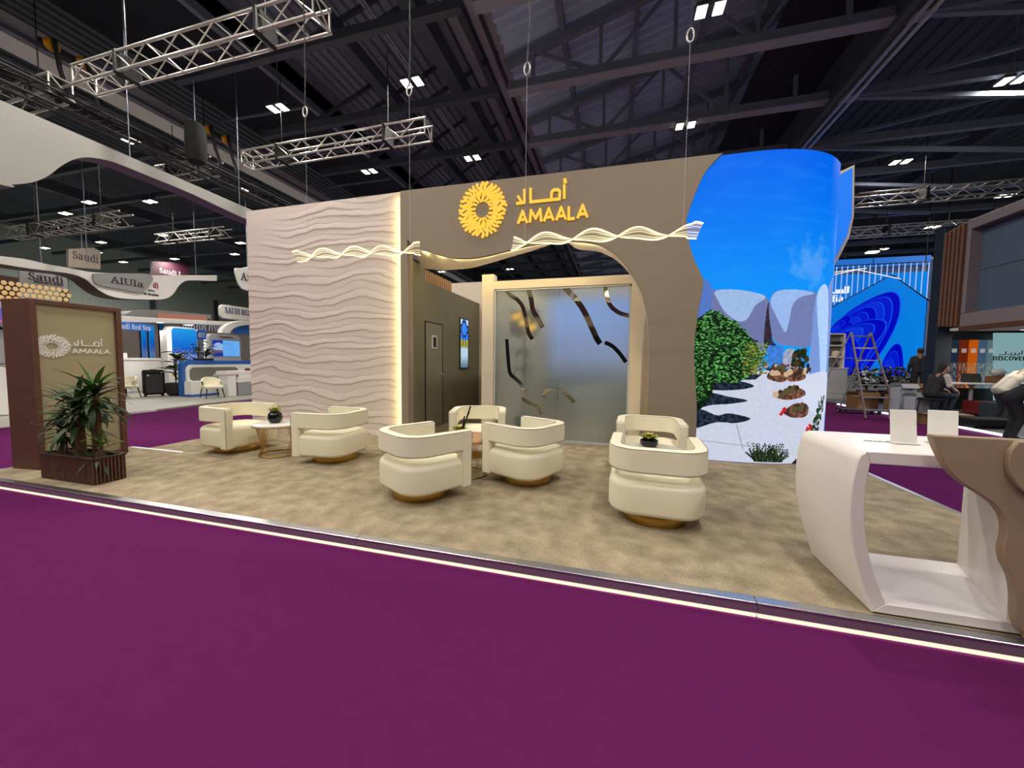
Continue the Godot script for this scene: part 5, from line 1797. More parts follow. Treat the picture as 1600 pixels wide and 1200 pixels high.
func left_neighbours() -> void:
	# hanging white fascia with a wavy lower edge
	var f := thing("hanging_fascia", "large white hanging fascia with wavy lower edge, upper left", "fascia")
	var low := smooth_line([Vector2(-9.9, 5.63), Vector2(-8.638, 5.64), Vector2(-7.357, 5.736), Vector2(-6.397, 5.753), Vector2(-5.815, 5.754), Vector2(-5.498, 5.688), Vector2(-5.297, 5.598), Vector2(-5.131, 5.463), Vector2(-4.959, 5.254), Vector2(-4.774, 4.984), Vector2(-4.558, 4.766), Vector2(-4.319, 4.625), Vector2(-4.169, 4.558), Vector2(-2.4, 4.5)], 4)
	var poly := PackedVector2Array(low)
	poly.append_array(PackedVector2Array([Vector2(-2.4, 6.08), Vector2(-9.9, 5.95)]))
	var b := MB.new()
	b.extrude(poly, -0.04, 0.0, frame_x(-10.7))
	obj("front_sheet", b, mat("fascia_cloth", Color(0.60, 0.595, 0.58), 0.9), f)
	b = MB.new()
	b.extrude(poly, -0.45, -0.04, frame_x(-10.7))
	obj("violet_body", b, M.violet_edge, f)
	for z in [-3.5, -6.2, -8.8]:
		tubed("hanging_wire", PackedVector3Array([Vector3(-10.9, 6.0, z), Vector3(-10.9, 10.5, z)]), 0.012, M.roof_steel, f, 5)
	# grey floor of the neighbouring stand
	var pl := thing("grey_platform", "pale grey platform of the neighbouring stand on the left", "platform")
	b = MB.new()
	b.extrude(PackedVector2Array([Vector2(-13.1, 2.0), Vector2(-13.0, 7.0), Vector2(-13.4, 9.2), Vector2(-13.7, 18.0), Vector2(-32.0, 18.0), Vector2(-32.0, 2.0)]), -0.1, -0.05, Transform3D(Basis(Vector3(1, 0, 0), Vector3(0, 0, -1), Vector3(0, 1, 0)), Vector3.ZERO))
	obj("deck", b, M.stand_floor, pl)
	boxed("edge_trim", Vector3(-13.05, -0.06, -5.0), Vector3(0.05, 0.06, 5.5), M.plain_white, pl)
	# curved canopy with the grey oval sign
	var c := thing("curved_canopy", "curved white canopy band sweeping down around a grey oval sign", "canopy")
	var cp := smooth_line([Vector2(-7.683, 4.834), Vector2(-8.249, 4.877), Vector2(-8.783, 4.833), Vector2(-9.363, 4.834), Vector2(-9.936, 4.822), Vector2(-10.682, 4.941), Vector2(-11.948, 5.143), Vector2(-13.321, 5.447), Vector2(-14.796, 5.773)], 4)
	cp.append_array(smooth_line([Vector2(-14.785, 5.477), Vector2(-13.595, 5.262), Vector2(-13.253, 5.131), Vector2(-13.027, 4.905), Vector2(-12.744, 4.438), Vector2(-12.4, 4.176), Vector2(-11.858, 4.06), Vector2(-11.062, 3.959), Vector2(-10.54, 3.979), Vector2(-10.21, 4.126), Vector2(-9.989, 4.311), Vector2(-9.739, 4.532), Vector2(-9.302, 4.63), Vector2(-8.385, 4.578), Vector2(-7.671, 4.578)], 4))
	b = MB.new()
	b.extrude(cp, -0.05, 0.0, frame_x(-20))
	obj("white_band", b, M.plain_white, c)
	b = MB.new()
	b.extrude(cp, -0.9, -0.05, frame_x(-20))
	obj("plum_body", b, M.plum, c)
	for z in [-10.0, -14.0]:
		tubed("hanging_wire", PackedVector3Array([Vector3(-20.3, 5.2, z), Vector3(-20.3, 11.2, z)]), 0.015, M.roof_steel, c, 5)
	var os := thing("oval_sign", "grey rounded sign reading AlUla on the curved canopy", "sign")
	b = MB.new()
	b.extrude(smooth_line([Vector2(-9.956, 4.698), Vector2(-10.073, 4.799), Vector2(-10.837, 4.971), Vector2(-11.725, 5.144), Vector2(-11.932, 5.023), Vector2(-11.85, 4.755), Vector2(-11.602, 4.374), Vector2(-11.371, 4.278), Vector2(-10.81, 4.31), Vector2(-10.169, 4.342), Vector2(-9.983, 4.455)], 4, true), -0.1, 0.0, frame_x(-19.9))
	obj("sign_board", b, M.soft_grey, os)
	lettering("lettering", "AlUla", 0.26, face_x(-19.89, Vector2(-11.014, 4.64).y, Vector2(-11.014, 4.64).x), M.ink, os, "Droid Serif", false, 1.10)
	var cl := thing("canopy_lettering", "small dark and pink lettering on the white canopy right of the oval sign", "lettering")
	lettering("lettering", "to Arabia", 0.10, face_x(-19.98, Vector2(-11.891, 4.29).y, Vector2(-11.891, 4.29).x), M.ink, cl, "Droid Sans", true, 0.55)
	lettering("lettering", "di", 0.24, face_x(-19.98, Vector2(-12.076, 4.719).y, Vector2(-12.076, 4.719).x), mat("pink_ink", Color(0.65, 0.12, 0.35), 0.6), cl, "Droid Serif", true, 0.2)
	lettering("lettering", "ome", 0.08, face_x(-19.98, Vector2(-11.897, 4.46).y, Vector2(-11.897, 4.46).x), M.ink, cl, "Droid Sans", true, 0.25)
	# grey banner with script and its white pillar
	var gb := thing("grey_banner", "grey banner reading Saudi hanging under the canopy", "banner")
	plate("board", [Vector2(-8.898, 4.857), Vector2(-10.176, 4.93), Vector2(-10.202, 4.229), Vector2(-8.867, 4.178)], 0.08, frame_x(-22), M.pale_grey, gb)
	lettering("lettering", "Saudi", 0.28, face_x(-21.98, Vector2(-9.584, 4.595).y, Vector2(-9.584, 4.595).x), M.ink, gb, "Droid Serif", false, 0.95)
	lettering("lettering", "Welcome to Arabia", 0.09, face_x(-21.98, Vector2(-9.645, 4.406).y, Vector2(-9.645, 4.406).x), M.ink, gb, "Droid Sans", false, 0.8)
	tubed("rod", PackedVector3Array([Vector3(-22.04, Vector2(-9.492, 4.85).y, Vector2(-9.492, 4.85).x), Vector3(-22.04, 11.2, Vector2(-9.492, 4.85).x)]), 0.02, M.roof_steel, gb, 5)
	var wp := thing("white_pillar", "white pillar below the grey Saudi banner, left of the totem", "pillar")
	plate("pillar_board", [Vector2(-8.939, 4.346), Vector2(-9.283, 4.367), Vector2(-9.06, -0.618), Vector2(-8.717, -0.576)], 0.4, frame_x(-22.2), M.pale_grey, wp, 0.01)
	boxed("foot", Vector3(-22.4, -0.02, Vector2(-8.939, 0.403).x), Vector3(0.6, 0.06, 1.0), M.pale_grey, wp)
	# lattice with lit cells
	var lw := thing("lattice_wall", "brown lattice wall with round glowing cells at the left edge", "wall")
	plate("board", [Vector2(-7.144, 4.071), Vector2(-7.67, 4.064), Vector2(-7.474, -0.278), Vector2(-6.948, -0.214)], 0.2, frame_x(-19), M.walnut_dark, lw)
	var cellm := MB.new()
	cellm.blob(Vector3.ZERO, Vector3(0.03, 0.075, 0.065), 5)
	var cell := cellm.mesh()
	glow("amber", Color(1.0, 0.80, 0.52), 0.6)
	for r in 10:
		for q in 11:
			var w := Vector2(-7.177, 3.838)
			put("glowing_cell", cell, M.amber, lw, Transform3D(Basis.IDENTITY, Vector3(-18.98, w.y - r * 0.16, w.x - 0.155 * q - 0.078 * (r % 2))))
	# kiosk and curved counter at the far left
	var sk := thing("sunset_screen", "screen showing a pink and blue sunset sky at the left edge", "screen")
	plate("screen_face", [Vector2(-6.826, 3.014), Vector2(-7.33, 3.006), Vector2(-7.3, 2.334), Vector2(-6.792, 2.291)], 0.05, frame_x(-18.6), picture("sunset", sky_image(), 0.9), sk)
	plate("stand_board", [Vector2(-6.87, 3.179), Vector2(-7.403, 3.182), Vector2(-7.249, -0.237), Vector2(-6.715, -0.172)], 0.1, frame_x(-18.7), M.pale_grey, sk)
	var k := thing("white_kiosk", "white rounded kiosk with a small screen at the left edge", "kiosk")
	plate("body", rect(Vector2(-6.187, 2.396), Vector2(-6.633, 1.275), 0.25), 0.3, frame_x(-16.8), M.plain_white, k, 0.03)
	plate("top_cap", rect(Vector2(-6.217, 2.468), Vector2(-6.628, 2.402), 0.05), 0.35, frame_x(-16.75), M.plain_white, k, 0.01)
	plate("screen_face", rect(Vector2(-6.462, 2.115), Vector2(-6.67, 1.462)), 0.02, frame_x(-16.78), picture("sunset_two", sky_image(), 0.55), k)
	plate("stem", rect(Vector2(-6.309, 1.311), Vector2(-6.523, -0.16)), 0.2, frame_x(-16.9), M.pale_grey, k)
	lettering("lettering", "AlUla", 0.09, face_x(-16.77, Vector2(-6.551, 2.286).y, Vector2(-6.551, 2.286).x), M.brass_rod, k, "Droid Serif", false, 0.3)
	var wc := thing("white_curved_counter", "white curved counter left of the totem sign", "counter")
	b = MB.new()
	b.extrude(smooth_line([Vector2(-5.411, 1.251), Vector2(-5.71, 1.215), Vector2(-5.895, 1.096), Vector2(-5.984, 0.926), Vector2(-6.017, 0.67), Vector2(-6.024, 0.328), Vector2(-6.018, -0.03), Vector2(-5.353, -0.007)], 4), -0.7, 0.0, frame_x(-15.2), 0.02)
	obj("body", b, M.plain_white, wc)
	plate("latch", rect(Vector2(-5.877, 0.88), Vector2(-5.915, 0.761)), 0.03, frame_x(-15.17), M.soft_grey, wc)
	red_sea_stand()
	far_signs()

func sky_image() -> Image:
	var im := Image.create(96, 96, false, Image.FORMAT_RGB8)
	var f := FastNoiseLite.new()
	f.seed = 3
	f.frequency = 0.03
	for y in 96:
		for x in 96:
			var n := f.get_noise_2d(x, y * 3.0) + 0.1
			var c := Color(0.25, 0.42, 0.80).lerp(Color(0.75, 0.32, 0.55), clampf(y / 95.0 + n, 0, 1))
			if y > 78:
				c = Color(0.08, 0.05, 0.10)
			im.set_pixel(x, y, c)
	return im

func reef_image() -> Image:
	var im := Image.create(128, 160, false, Image.FORMAT_RGB8)
	var f := FastNoiseLite.new()
	f.seed = 6
	f.frequency = 0.05
	for y in 160:
		for x in 128:
			var c := Color(0.10, 0.62, 0.92).lerp(Color(0.02, 0.30, 0.78), clampf(y / 130.0, 0, 1))
			var n := f.get_noise_2d(x * 1.6, y * 1.6)
			if y > 100 + n * 40:
				c = Color(0.04, 0.22, 0.75).lerp(Color(0.55, 0.75, 0.95), clampf(n * 1.8, 0, 1))
				if f.get_noise_2d(x * 3.0 + 50, y * 3.0) > 0.25:
					c = Color(0.85, 0.85, 0.30)
			im.set_pixel(x, y, c)
	return im

func slide_image() -> Image:
	var im := Image.create(128, 84, false, Image.FORMAT_RGB8)
	for y in 84:
		for x in 128:
			var c := Color(0.42, 0.70, 0.98)
			if x < 46:
				c = Color(0.12, 0.20, 0.62)
				if Vector2(x - 26, (y - 44) * 0.8).length() < 26 and y < 66:
					c = Color(0.62, 0.72, 0.90) if y < 52 else Color(0.45, 0.35, 0.42)
			elif (y == 14 or y == 20) and x > 56 and x < 92:
				c = Color(0.2, 0.35, 0.7)
			elif y > 30 and y % 8 == 0 and x > 56 and x < 110:
				c = Color(0.32, 0.56, 0.88)
			im.set_pixel(x, y, c)
	return im

func red_sea_stand() -> void:
	var bw := thing("stand_back_wall", "dim taupe back wall of the stand behind the counter on the left", "wall")
	plate("board", [Vector2(-12, 3.279), Vector2(-18.921, 3.765), Vector2(-18.774, -0.652), Vector2(-11.856, -0.189)], 0.2, frame_x(-22.5), mat("dim_taupe", Color(0.52, 0.48, 0.46), 0.7), bw)
	var rb := thing("white_roof_band", "long white roof band above the blue Saudi Red Sea sign", "canopy")
	plate("band", [Vector2(-9.882, 3.091), Vector2(-11.398, 3.164), Vector2(-13.938, 3.296), Vector2(-15.802, 3.458), Vector2(-15.796, 3.287), Vector2(-13.931, 3.109), Vector2(-11.39, 2.975), Vector2(-9.872, 2.845)], 0.5, frame_x(-18.7), M.plain_white, rb, 0.01)
	for p in [Vector2(-11.641, 1.457), Vector2(-13.416, 1.475), Vector2(-15.756, 1.499)]:
		boxed("post", Vector3(-18.95, 1.3, p.x), Vector3(0.18, 2.7, 0.16), M.plain_white, rb, 0.01)
	var sg := thing("blue_sign", "blue sign with white letters Saudi Red Sea", "sign")
	plate("board", rect(Vector2(-9.782, 2.858), Vector2(-10.997, 2.565), 0.06), 0.08, frame_x(-18.6), glow("sign_blue", Color(0.08, 0.42, 0.80), 0.8), sg)
	lettering("lettering", "Saudi Red Sea", 0.20, face_x(-18.58, Vector2(-10.405, 2.696).y, Vector2(-10.405, 2.696).x), M.plain_white, sg, "Droid Serif", true, 1.15)
	var sr := thing("white_name_board", "white rounded board reading SAUDI RED beside the relief wall", "sign")
	plate("board", rect(Vector2(-13.117, 3.979), Vector2(-15.228, 3.347), 0.2), 0.15, frame_x(-17.6), M.plain_white, sr, 0.01)
	lettering("lettering", "SAUDI RED", 0.27, face_x(-17.59, Vector2(-13.955, 3.737).y, Vector2(-13.955, 3.737).x), M.blue_ink, sr, "Droid Serif", true, 1.25)
	boxed("post", Vector3(-17.68, 1.55, Vector2(-14.672, 1.499).x), Vector3(0.1, 3.2, 0.12), M.plain_white, sr)
	for q in [Vector2(-10.161, 1.45), Vector2(-11.457, 1.468), Vector2(-12.603, 1.485)]:
		var dx := -18.55
		lamp_area(Transform3D(Basis(Vector3.RIGHT, -PI / 2), Vector3(dx - 0.3, 2.97, q.x)), Vector2(0.2, 0.2), Color(1, 0.98, 0.95), 3.0)
		var dlp := boxed("downlight", Vector3(dx - 0.3, 3.02, q.x), Vector3(0.24, 0.05, 0.24), M.plain_white, rb)
		boxed("lamp_panel", Vector3(dx - 0.3, 2.985, q.x), Vector3(0.2, 0.02, 0.2), M.hall_lamp, dlp)
	# counter, aquarium screens
	var cn := thing("long_white_counter", "long white stone counter behind the black suitcase", "counter")
	plate("front", rect(Vector2(-10.85, 1.38), Vector2(-12.783, -0.168)), 0.6, frame_x(-20.6), M.plain_white, cn, 0.01)
	plate("top", rect(Vector2(-10.806, 1.462), Vector2(-12.838, 1.364)), 0.7, frame_x(-20.55), M.lacquer_white, cn, 0.005)
	var cd := thing("counter_card", "small white card standing on the long white counter", "card", Vector3(-20.8, Vector2(-11.24, 1.409).y, Vector2(-11.24, 1.409).x))
	boxed("card", Vector3(0, 0.14, 0), Vector3(0.02, 0.26, 0.26), M.plain_white, cd)
	boxed("foot", Vector3(0, 0.01, 0), Vector3(0.12, 0.02, 0.2), M.plain_white, cd)
	for q in [[Vector2(-12.806, 3.056), Vector2(-12.997, 1.379), "tall narrow blue reef screen behind the counter"], [Vector2(-13.118, 3.086), Vector2(-13.317, 1.381), "second narrow blue reef screen behind the counter"], [Vector2(-13.582, 3.227), Vector2(-13.732, 1.384), "dark violet screen beside the tall reef screen"]]:
		var s := thing("narrow_screen", q[2], "screen")
		plate("screen_face", rect(q[0], q[1]), 0.06, frame_x(-22.3), picture("reef_narrow_%d" % counts["narrow_screen"], reef_image(), 0.7 if q[2].begins_with("dark") == false else 0.12), s)
		plate("casing", rect(q[0], q[1]), 0.08, frame_x(-22.37), M.black, s)
	var aq := thing("reef_display", "tall rounded screen of a blue reef in a white frame", "screen")
	plate("frame", rect(Vector2(-12.155, 2.925), Vector2(-13.466, -0.156), 0.25), 0.25, frame_x(-19.6), M.plain_white, aq, 0.02)
	plate("screen_face", rect(Vector2(-12.366, 2.857), Vector2(-13.419, 1.283), 0.15), 0.02, frame_x(-19.58), picture("reef_big", reef_image(), 0.95), aq)
	var n7 := thing("number_sign", "blue number sign 07 beside the reef screen", "sign")
	plate("board", rect(Vector2(-12.611, 2.777), Vector2(-13.036, 2.339), 0.08), 0.05, frame_x(-18.4), M.royal_blue, n7)
	lettering("lettering", "07", 0.20, face_x(-18.39, Vector2(-12.82, 2.531).y, Vector2(-12.82, 2.531).x), M.plain_white, n7, "Droid Serif", false, 0.25)
	tubed("post", PackedVector3Array([Vector3(-18.43, -0.05, Vector2(-12.82, 2.531).x), Vector3(-18.43, Vector2(-12.813, 2.355).y, Vector2(-12.82, 2.531).x)]), 0.025, M.royal_blue, n7)
	var ks := thing("presentation_screen", "white rounded board with a light blue presentation screen", "screen")
	plate("board", rect(Vector2(-12.776, 2.611), Vector2(-14.286, -0.163), 0.2), 0.2, frame_x(-17.9), M.pale_grey, ks, 0.02)
	plate("screen_face", rect(Vector2(-12.919, 2.33), Vector2(-14.199, 1.587)), 0.03, frame_x(-17.88), picture("slide", slide_image(), 0.9), ks)
	lettering("lettering", "#SaudiRedSea", 0.08, face_x(-17.87, Vector2(-13.569, 2.488).y, Vector2(-13.569, 2.488).x), M.dark_grey, ks, "Droid Sans", false, 0.62)
	for q in [[Vector2(-13.692, 3.216), Vector2(-14.862, 2.895), "artwork of white and navy stripes behind the number sign"], [Vector2(-14.976, 3.345), Vector2(-16.164, 2.962), "artwork of white and navy stripes above the presentation screen"]]:
		var sp := thing("wall_artwork", q[2], "artwork")
		plate("board", rect(q[0], q[1]), 0.05, frame_x(-21), M.blue_ink, sp)
		var a: Vector2 = q[0]
		var z: Vector2 = q[1]
		for i in 9:
			boxed("stripe", Vector3(-20.98, (a.y + z.y) * 0.5, lerpf(a.x, z.x, (i + 0.5) / 9.0)), Vector3(0.03, absf(a.y - z.y), 0.06), M.pale_grey, sp, 0.0, Basis(Vector3.RIGHT, rng.randf_range(-0.25, 0.25)))
		boxed("post", Vector3(-21.03, 1.2, (a.x + z.x) * 0.5), Vector3(0.05, 2.4, 0.1), M.blue_ink, sp)
	var ar := thing("blue_arch", "white arch with a blue lining above the presentation screen", "arch")
	var arc := PackedVector2Array()
	var o: Vector2 = Vector2(-15.356, 2.705)
	for i in 15:
		arc.append(o + Vector2(cos(PI / 2 * i / 14.0) * 1.75, sin(PI / 2 * i / 14.0) * 0.75))
	for i in range(14, -1, -1):
		arc.append(o + Vector2(cos(PI / 2 * i / 14.0) * 1.35, sin(PI / 2 * i / 14.0) * 0.52))
	b_plate(ar, "arch_band", arc, -18.2, 0.3, M.plain_white)
	b_plate(ar, "blue_lining", PackedVector2Array(rect(Vector2(-14.292, 3.201), Vector2(-15.441, 2.712))), -18.3, 0.1, M.royal_blue)
	boxed("post", Vector3(-18.35, 1.2, o.x + 1.5), Vector3(0.1, 2.4, 0.2), M.plain_white, ar)
	# seating nook
	var nk := thing("seating_nook", "blue edged white alcove with a grey cushioned bench", "bench")
	b_plate(nk, "blue_shell", PackedVector2Array(rect(Vector2(-10.79, 1.392), Vector2(-14.073, -0.416), 0.22)), -16.6, 0.25, M.royal_blue)
	b_plate(nk, "white_shell", PackedVector2Array(rect(Vector2(-10.901, 1.215), Vector2(-13.989, -0.404), 0.22)), -16.5, 0.2, M.plain_white)
	b_plate(nk, "back_cushion", PackedVector2Array(rect(Vector2(-10.983, 1.113), Vector2(-12.945, 0.567), 0.18)), -16.42, 0.12, mat("sage", Color(0.42, 0.43, 0.38), 0.9))
	b_plate(nk, "bench", PackedVector2Array(rect(Vector2(-10.771, 0.566), Vector2(-13.49, -0.284))), -16.1, 0.4, M.plain_white)
	b_plate(nk, "plinth", PackedVector2Array(rect(Vector2(-10.718, 0.041), Vector2(-13.447, -0.308))), -16.05, 0.4, M.royal_blue)
	var cu := thing("grey_cushion", "grey patterned cushion on the bench behind the cream chair", "cushion", Vector3(-16.2, Vector2(-11.991, 0.722).y, Vector2(-11.991, 0.722).x))
	var cb := MB.new()
	cb.blob(Vector3.ZERO, Vector3(0.1, 0.2, 0.34), 8)
	obj("cover", cb, M.soft_grey, cu)
	# cream chair
	var cc: Vector3 = Vector3(-14.999, -0.05, -10.756)
	var ch := thing("cream_chair", "cream upholstered chair with black legs beside the white desk", "chair", cc, 1.3)
	boxed("seat", Vector3(0, 0.44, 0), Vector3(0.58, 0.13, 0.56), M.boucle, ch, 0.04)
	var rows := []
	for i in 6:
		var row := PackedVector3Array()
		for s in 13:
			var a := lerpf(-1.5, 1.5, s / 12.0)
			row.append(Vector3(sin(a) * (0.30 + 0.03 * i / 5.0), 0.42 + 0.40 * i / 5.0 * (0.55 + 0.45 * cos(a)), -cos(a) * (0.28 + 0.03 * i / 5.0)))
		rows.append(row)
	var bk := MB.new()
	bk.sheet(rows)
	var inner := []
	for r in rows:
		var row := PackedVector3Array()
		for p in r:
			row.append(Vector3(p.x * 0.84, p.y, p.z * 0.84))
		inner.append(row)
	bk.sheet(inner)
	bk.sheet([rows[5], inner[5]])
	obj("backrest", bk, M.boucle, ch)
	for s in [[-0.24, -0.22], [0.24, -0.22], [-0.24, 0.22], [0.24, 0.22]]:
		tubed("leg", PackedVector3Array([Vector3(s[0], 0.40, s[1]), Vector3(s[0] * 1.25, 0.0, s[1] * 1.25)]), 0.022, M.black, ch, 8, 0.013)
	# second cream chair mostly behind the totem
	var c2 := ch.duplicate()
	c2.name = numbered("cream_chair")
	add_child(c2)
	c2.position = Vector3(-17.797, -0.05, -9.632)
	c2.rotation.y = 0.2
	tag(c2, "cream upholstered chair half hidden behind the totem and its yuccas", "chair")
	var dk := thing("white_desk", "white desk with a grey drawer front next to the cream chair", "desk")
	b_plate(dk, "side", PackedVector2Array(rect(Vector2(-11.384, 0.898), Vector2(-11.718, -0.112))), -15.0, 0.5, M.plain_white)
	b_plate(dk, "top", PackedVector2Array(rect(Vector2(-11.324, 0.978), Vector2(-12.619, 0.837))), -14.95, 0.6, M.lacquer_white)
	b_plate(dk, "shelf", PackedVector2Array(rect(Vector2(-11.743, 0.625), Vector2(-12.65, 0.502))), -15.0, 0.5, M.plain_white)
	b_plate(dk, "drawer_front", PackedVector2Array(rect(Vector2(-11.793, 0.517), Vector2(-12.39, -0.173))), -15.0, 0.4, M.soft_grey)
	var rp := thing("red_flower_pot", "small red pot with an orchid on the white desk", "pot", Vector3(-15.2, Vector2(-12.196, 0.93).y, Vector2(-12.388, 0.922).x))
	boxed("pot", Vector3(0, 0.07, 0), Vector3(0.14, 0.14, 0.14), mat("crimson", Color(0.40, 0.03, 0.12), 0.4), rp, 0.01)
	for q in 5:
		var lb := MB.new()
		leaf_blade(lb, Vector3(0, 0.13, 0.05), q * 1.3, 0.9, 0.16, 0.05, 0.9)
		obj("petal", lb, M.plain_white if q % 2 else M.leaf_dark, rp)
	# suitcase
	var su := thing("black_suitcase", "large black fabric suitcase standing by the counter", "suitcase", Vector3(-17.736, -0.05, -10.491), 1.15)
	boxed("shell", Vector3(0, 0.56, 0), Vector3(0.62, 0.98, 0.46), M.black_cloth, su, 0.05)
	boxed("front_pocket", Vector3(0, 0.50, 0.24), Vector3(0.52, 0.74, 0.05), M.dark_grey, su, 0.02)
	boxed("top_handle", Vector3(0, 1.06, 0), Vector3(0.22, 0.03, 0.05), M.black, su, 0.01)
	boxed("badge", Vector3(-0.18, 0.84, 0.268), Vector3(0.06, 0.05, 0.01), M.pale_grey, su)
	for s in [[-0.25, 0.17], [0.25, 0.17], [-0.25, -0.17], [0.25, -0.17]]:
		boxed("wheel", Vector3(s[0], 0.04, s[1]), Vector3(0.05, 0.08, 0.08), M.black, su, 0.015)
	# potted plants
	var pp := thing("potted_plant", "large leaved plant in a round grey pot by the suitcase", "plant", Vector3(-17.269, -0.05, -10.983))
	lathed("pot", [Vector2(0, 0), Vector2(0.22, 0.0), Vector2(0.34, 0.15), Vector2(0.42, 0.5), Vector2(0.38, 0.52), Vector2(0.36, 0.46), Vector2(0, 0.46)], Vector3.ZERO, M.dark_grey, pp, 28)
	leafy_plant(pp, Vector3(0, 0.46, 0), 1.35, 20, 0.55, 0.26, M.leaf_dark)
	var yp := thing("yellow_flower_plant", "yellow blossoms behind the large leaved potted plant", "plant", Vector3(-18.006, -0.05, -11.649))
	tubed("stem", PackedVector3Array([Vector3(0, 0, 0), Vector3(0.02, 0.7, 0), Vector3(0, 1.5, 0)]), 0.02, M.leaf_dark, yp, 6)
	for q in 14:
		var fb := MB.new()
		fb.blob(Vector3(rng.randf_range(-0.16, 0.16), rng.randf_range(0.6, 1.5), rng.randf_range(-0.16, 0.16)), Vector3(0.07, 0.09, 0.07), 6, 0.15, q)
		obj("blossom", fb, mat("yellow_petal", Color(0.75, 0.68, 0.08), 0.6) if q == 0 else M.yellow_petal, yp)
	var hp := thing("trailing_plant", "dark trailing plant on top of the blue seating alcove", "plant", Vector3(-16.7, Vector2(-11.673, 1.396).y, Vector2(-11.673, 1.396).x))
	boxed("trough", Vector3(0, 0.04, 0), Vector3(0.2, 0.09, 0.7), M.dark_grey, hp, 0.01)
	leafy_plant(hp, Vector3(0, 0.08, -0.1), 0.45, 16, 0.55, 0.24, M.leaf_dark)
	leafy_plant(hp, Vector3(0, 0.08, 0.2), 0.75, 6, 0.4, 0.2, M.leaf)
	# person behind the counter
	var jj := standing(0.05)
	person(Vector3(-21.5, -0.05, Vector2(-11.637, 1.869).x), 1.2, jj, Color(0.006, 0.010, 0.03), Color(0.01, 0.01, 0.015), Color(0.20, 0.10, 0.06), false, "person in a dark blue jacket behind the long white counter")

func b_plate(t: Node3D, called: String, poly: PackedVector2Array, x: float, thick: float, m: Material) -> void:
	var b := MB.new()
	var pts := PackedVector2Array()
	for p in poly:
		pts.append(Vector2(p.x, maxf(p.y, -0.045)))
	b.extrude(pts, -thick, 0.0, frame_x(x), 0.008)
	obj(called, b, m, t)

func far_signs() -> void:
	var a := thing("hanging_name_sign", "white hanging sign with dark letters cut off by the relief wall", "sign")
	b_plate(a, "board", smooth_line([Vector2(-13.425, 5.61), Vector2(-13.735, 5.713), Vector2(-14.798, 6.029), Vector2(-14.759, 4.833), Vector2(-13.89, 4.736), Vector2(-13.644, 4.867), Vector2(-13.5, 5.161)], 3, true), -17.0, 0.1, M.plain_white)
	lettering("lettering", "ASa", 0.36, face_x(-16.98, Vector2(-14.039, 5.335).y, Vector2(-14.039, 5.335).x), M.ink, a, "Droid Serif", false, 0.75)
	tubed("hanging_wire", PackedVector3Array([Vector3(-17.05, Vector2(-14.053, 5.759).y, Vector2(-14.053, 5.759).x), Vector3(-17.05, 11.2, Vector2(-14.053, 5.759).x)]), 0.015, M.roof_steel, a, 5)
	var bb := thing("beige_banner", "beige hanging banner with dark script far behind the canopy", "banner")
	plate("board", [Vector2(-14.013, 7.561), Vector2(-15.078, 7.941), Vector2(-15.388, 7.842), Vector2(-15.341, 6.735), Vector2(-13.969, 6.555)], 0.2, frame_x(-30), mat("beige_cloth", Color(0.48, 0.44, 0.40), 0.9), bb)
	lettering("lettering", "Saudi", 0.42, face_x(-29.98, Vector2(-14.717, 7.287).y, Vector2(-14.717, 7.287).x), M.ink, bb, "Droid Serif", false, 1.1)
	tubed("hanging_wire", PackedVector3Array([Vector3(-30.1, Vector2(-14.626, 7.7).y, Vector2(-14.626, 7.7).x), Vector3(-30.1, 11.2, Vector2(-14.626, 7.7).x)]), 0.02, M.roof_steel, bb, 5)
	var pb := thing("plum_banner", "dark plum hanging banner with white letters above the canopy", "banner")
	plate("board", [Vector2(-19.795, 8.547), Vector2(-22.293, 8.987), Vector2(-22.258, 8.074), Vector2(-19.755, 7.521)], 0.2, frame_x(-33), M.plum, pb)
	lettering("lettering", "Saudi L", 0.36, face_x(-32.98, Vector2(-20.962, 7.98).y, Vector2(-20.962, 7.98).x), M.pale_grey, pb, "Droid Serif", false, 1.5)
	tubed("hanging_wire", PackedVector3Array([Vector3(-33.1, Vector2(-20.988, 8.661).y, Vector2(-20.988, 8.661).x), Vector3(-33.1, 11.2, Vector2(-20.988, 8.661).x)]), 0.02, M.roof_steel, pb, 5)
	var tr := thing("coral_lit_booth", "grey roofed booth with coral pink lit interior beyond the roof band", "booth")
	plate("grey_roof", [Vector2(-14.232, 3.805), Vector2(-14.495, 4.049), Vector2(-15.706, 4.281), Vector2(-18.765, 4.355), Vector2(-18.755, 4.101), Vector2(-14.224, 3.596)], 1.0, frame_x(-26), M.soft_grey, tr)
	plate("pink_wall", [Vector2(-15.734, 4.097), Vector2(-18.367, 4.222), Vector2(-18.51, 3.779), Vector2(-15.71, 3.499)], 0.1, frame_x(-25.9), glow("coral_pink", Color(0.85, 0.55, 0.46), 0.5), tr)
	plate("lower_wall", [Vector2(-14.278, 3.604), Vector2(-18.828, 4.111), Vector2(-18.656, -0.588), Vector2(-14.119, -0.275)], 0.8, frame_x(-26.1), M.soft_grey, tr)
	# tall wall panels along the far side of the hall
	for i in 9:
		var w := boxed("trim_%d" % (i + 1), Vector3(-43.6, 4.0, -8.0 - i * 6.0), Vector3(0.2, 8.0, 0.35), M.roof_dark)
		structure(w)

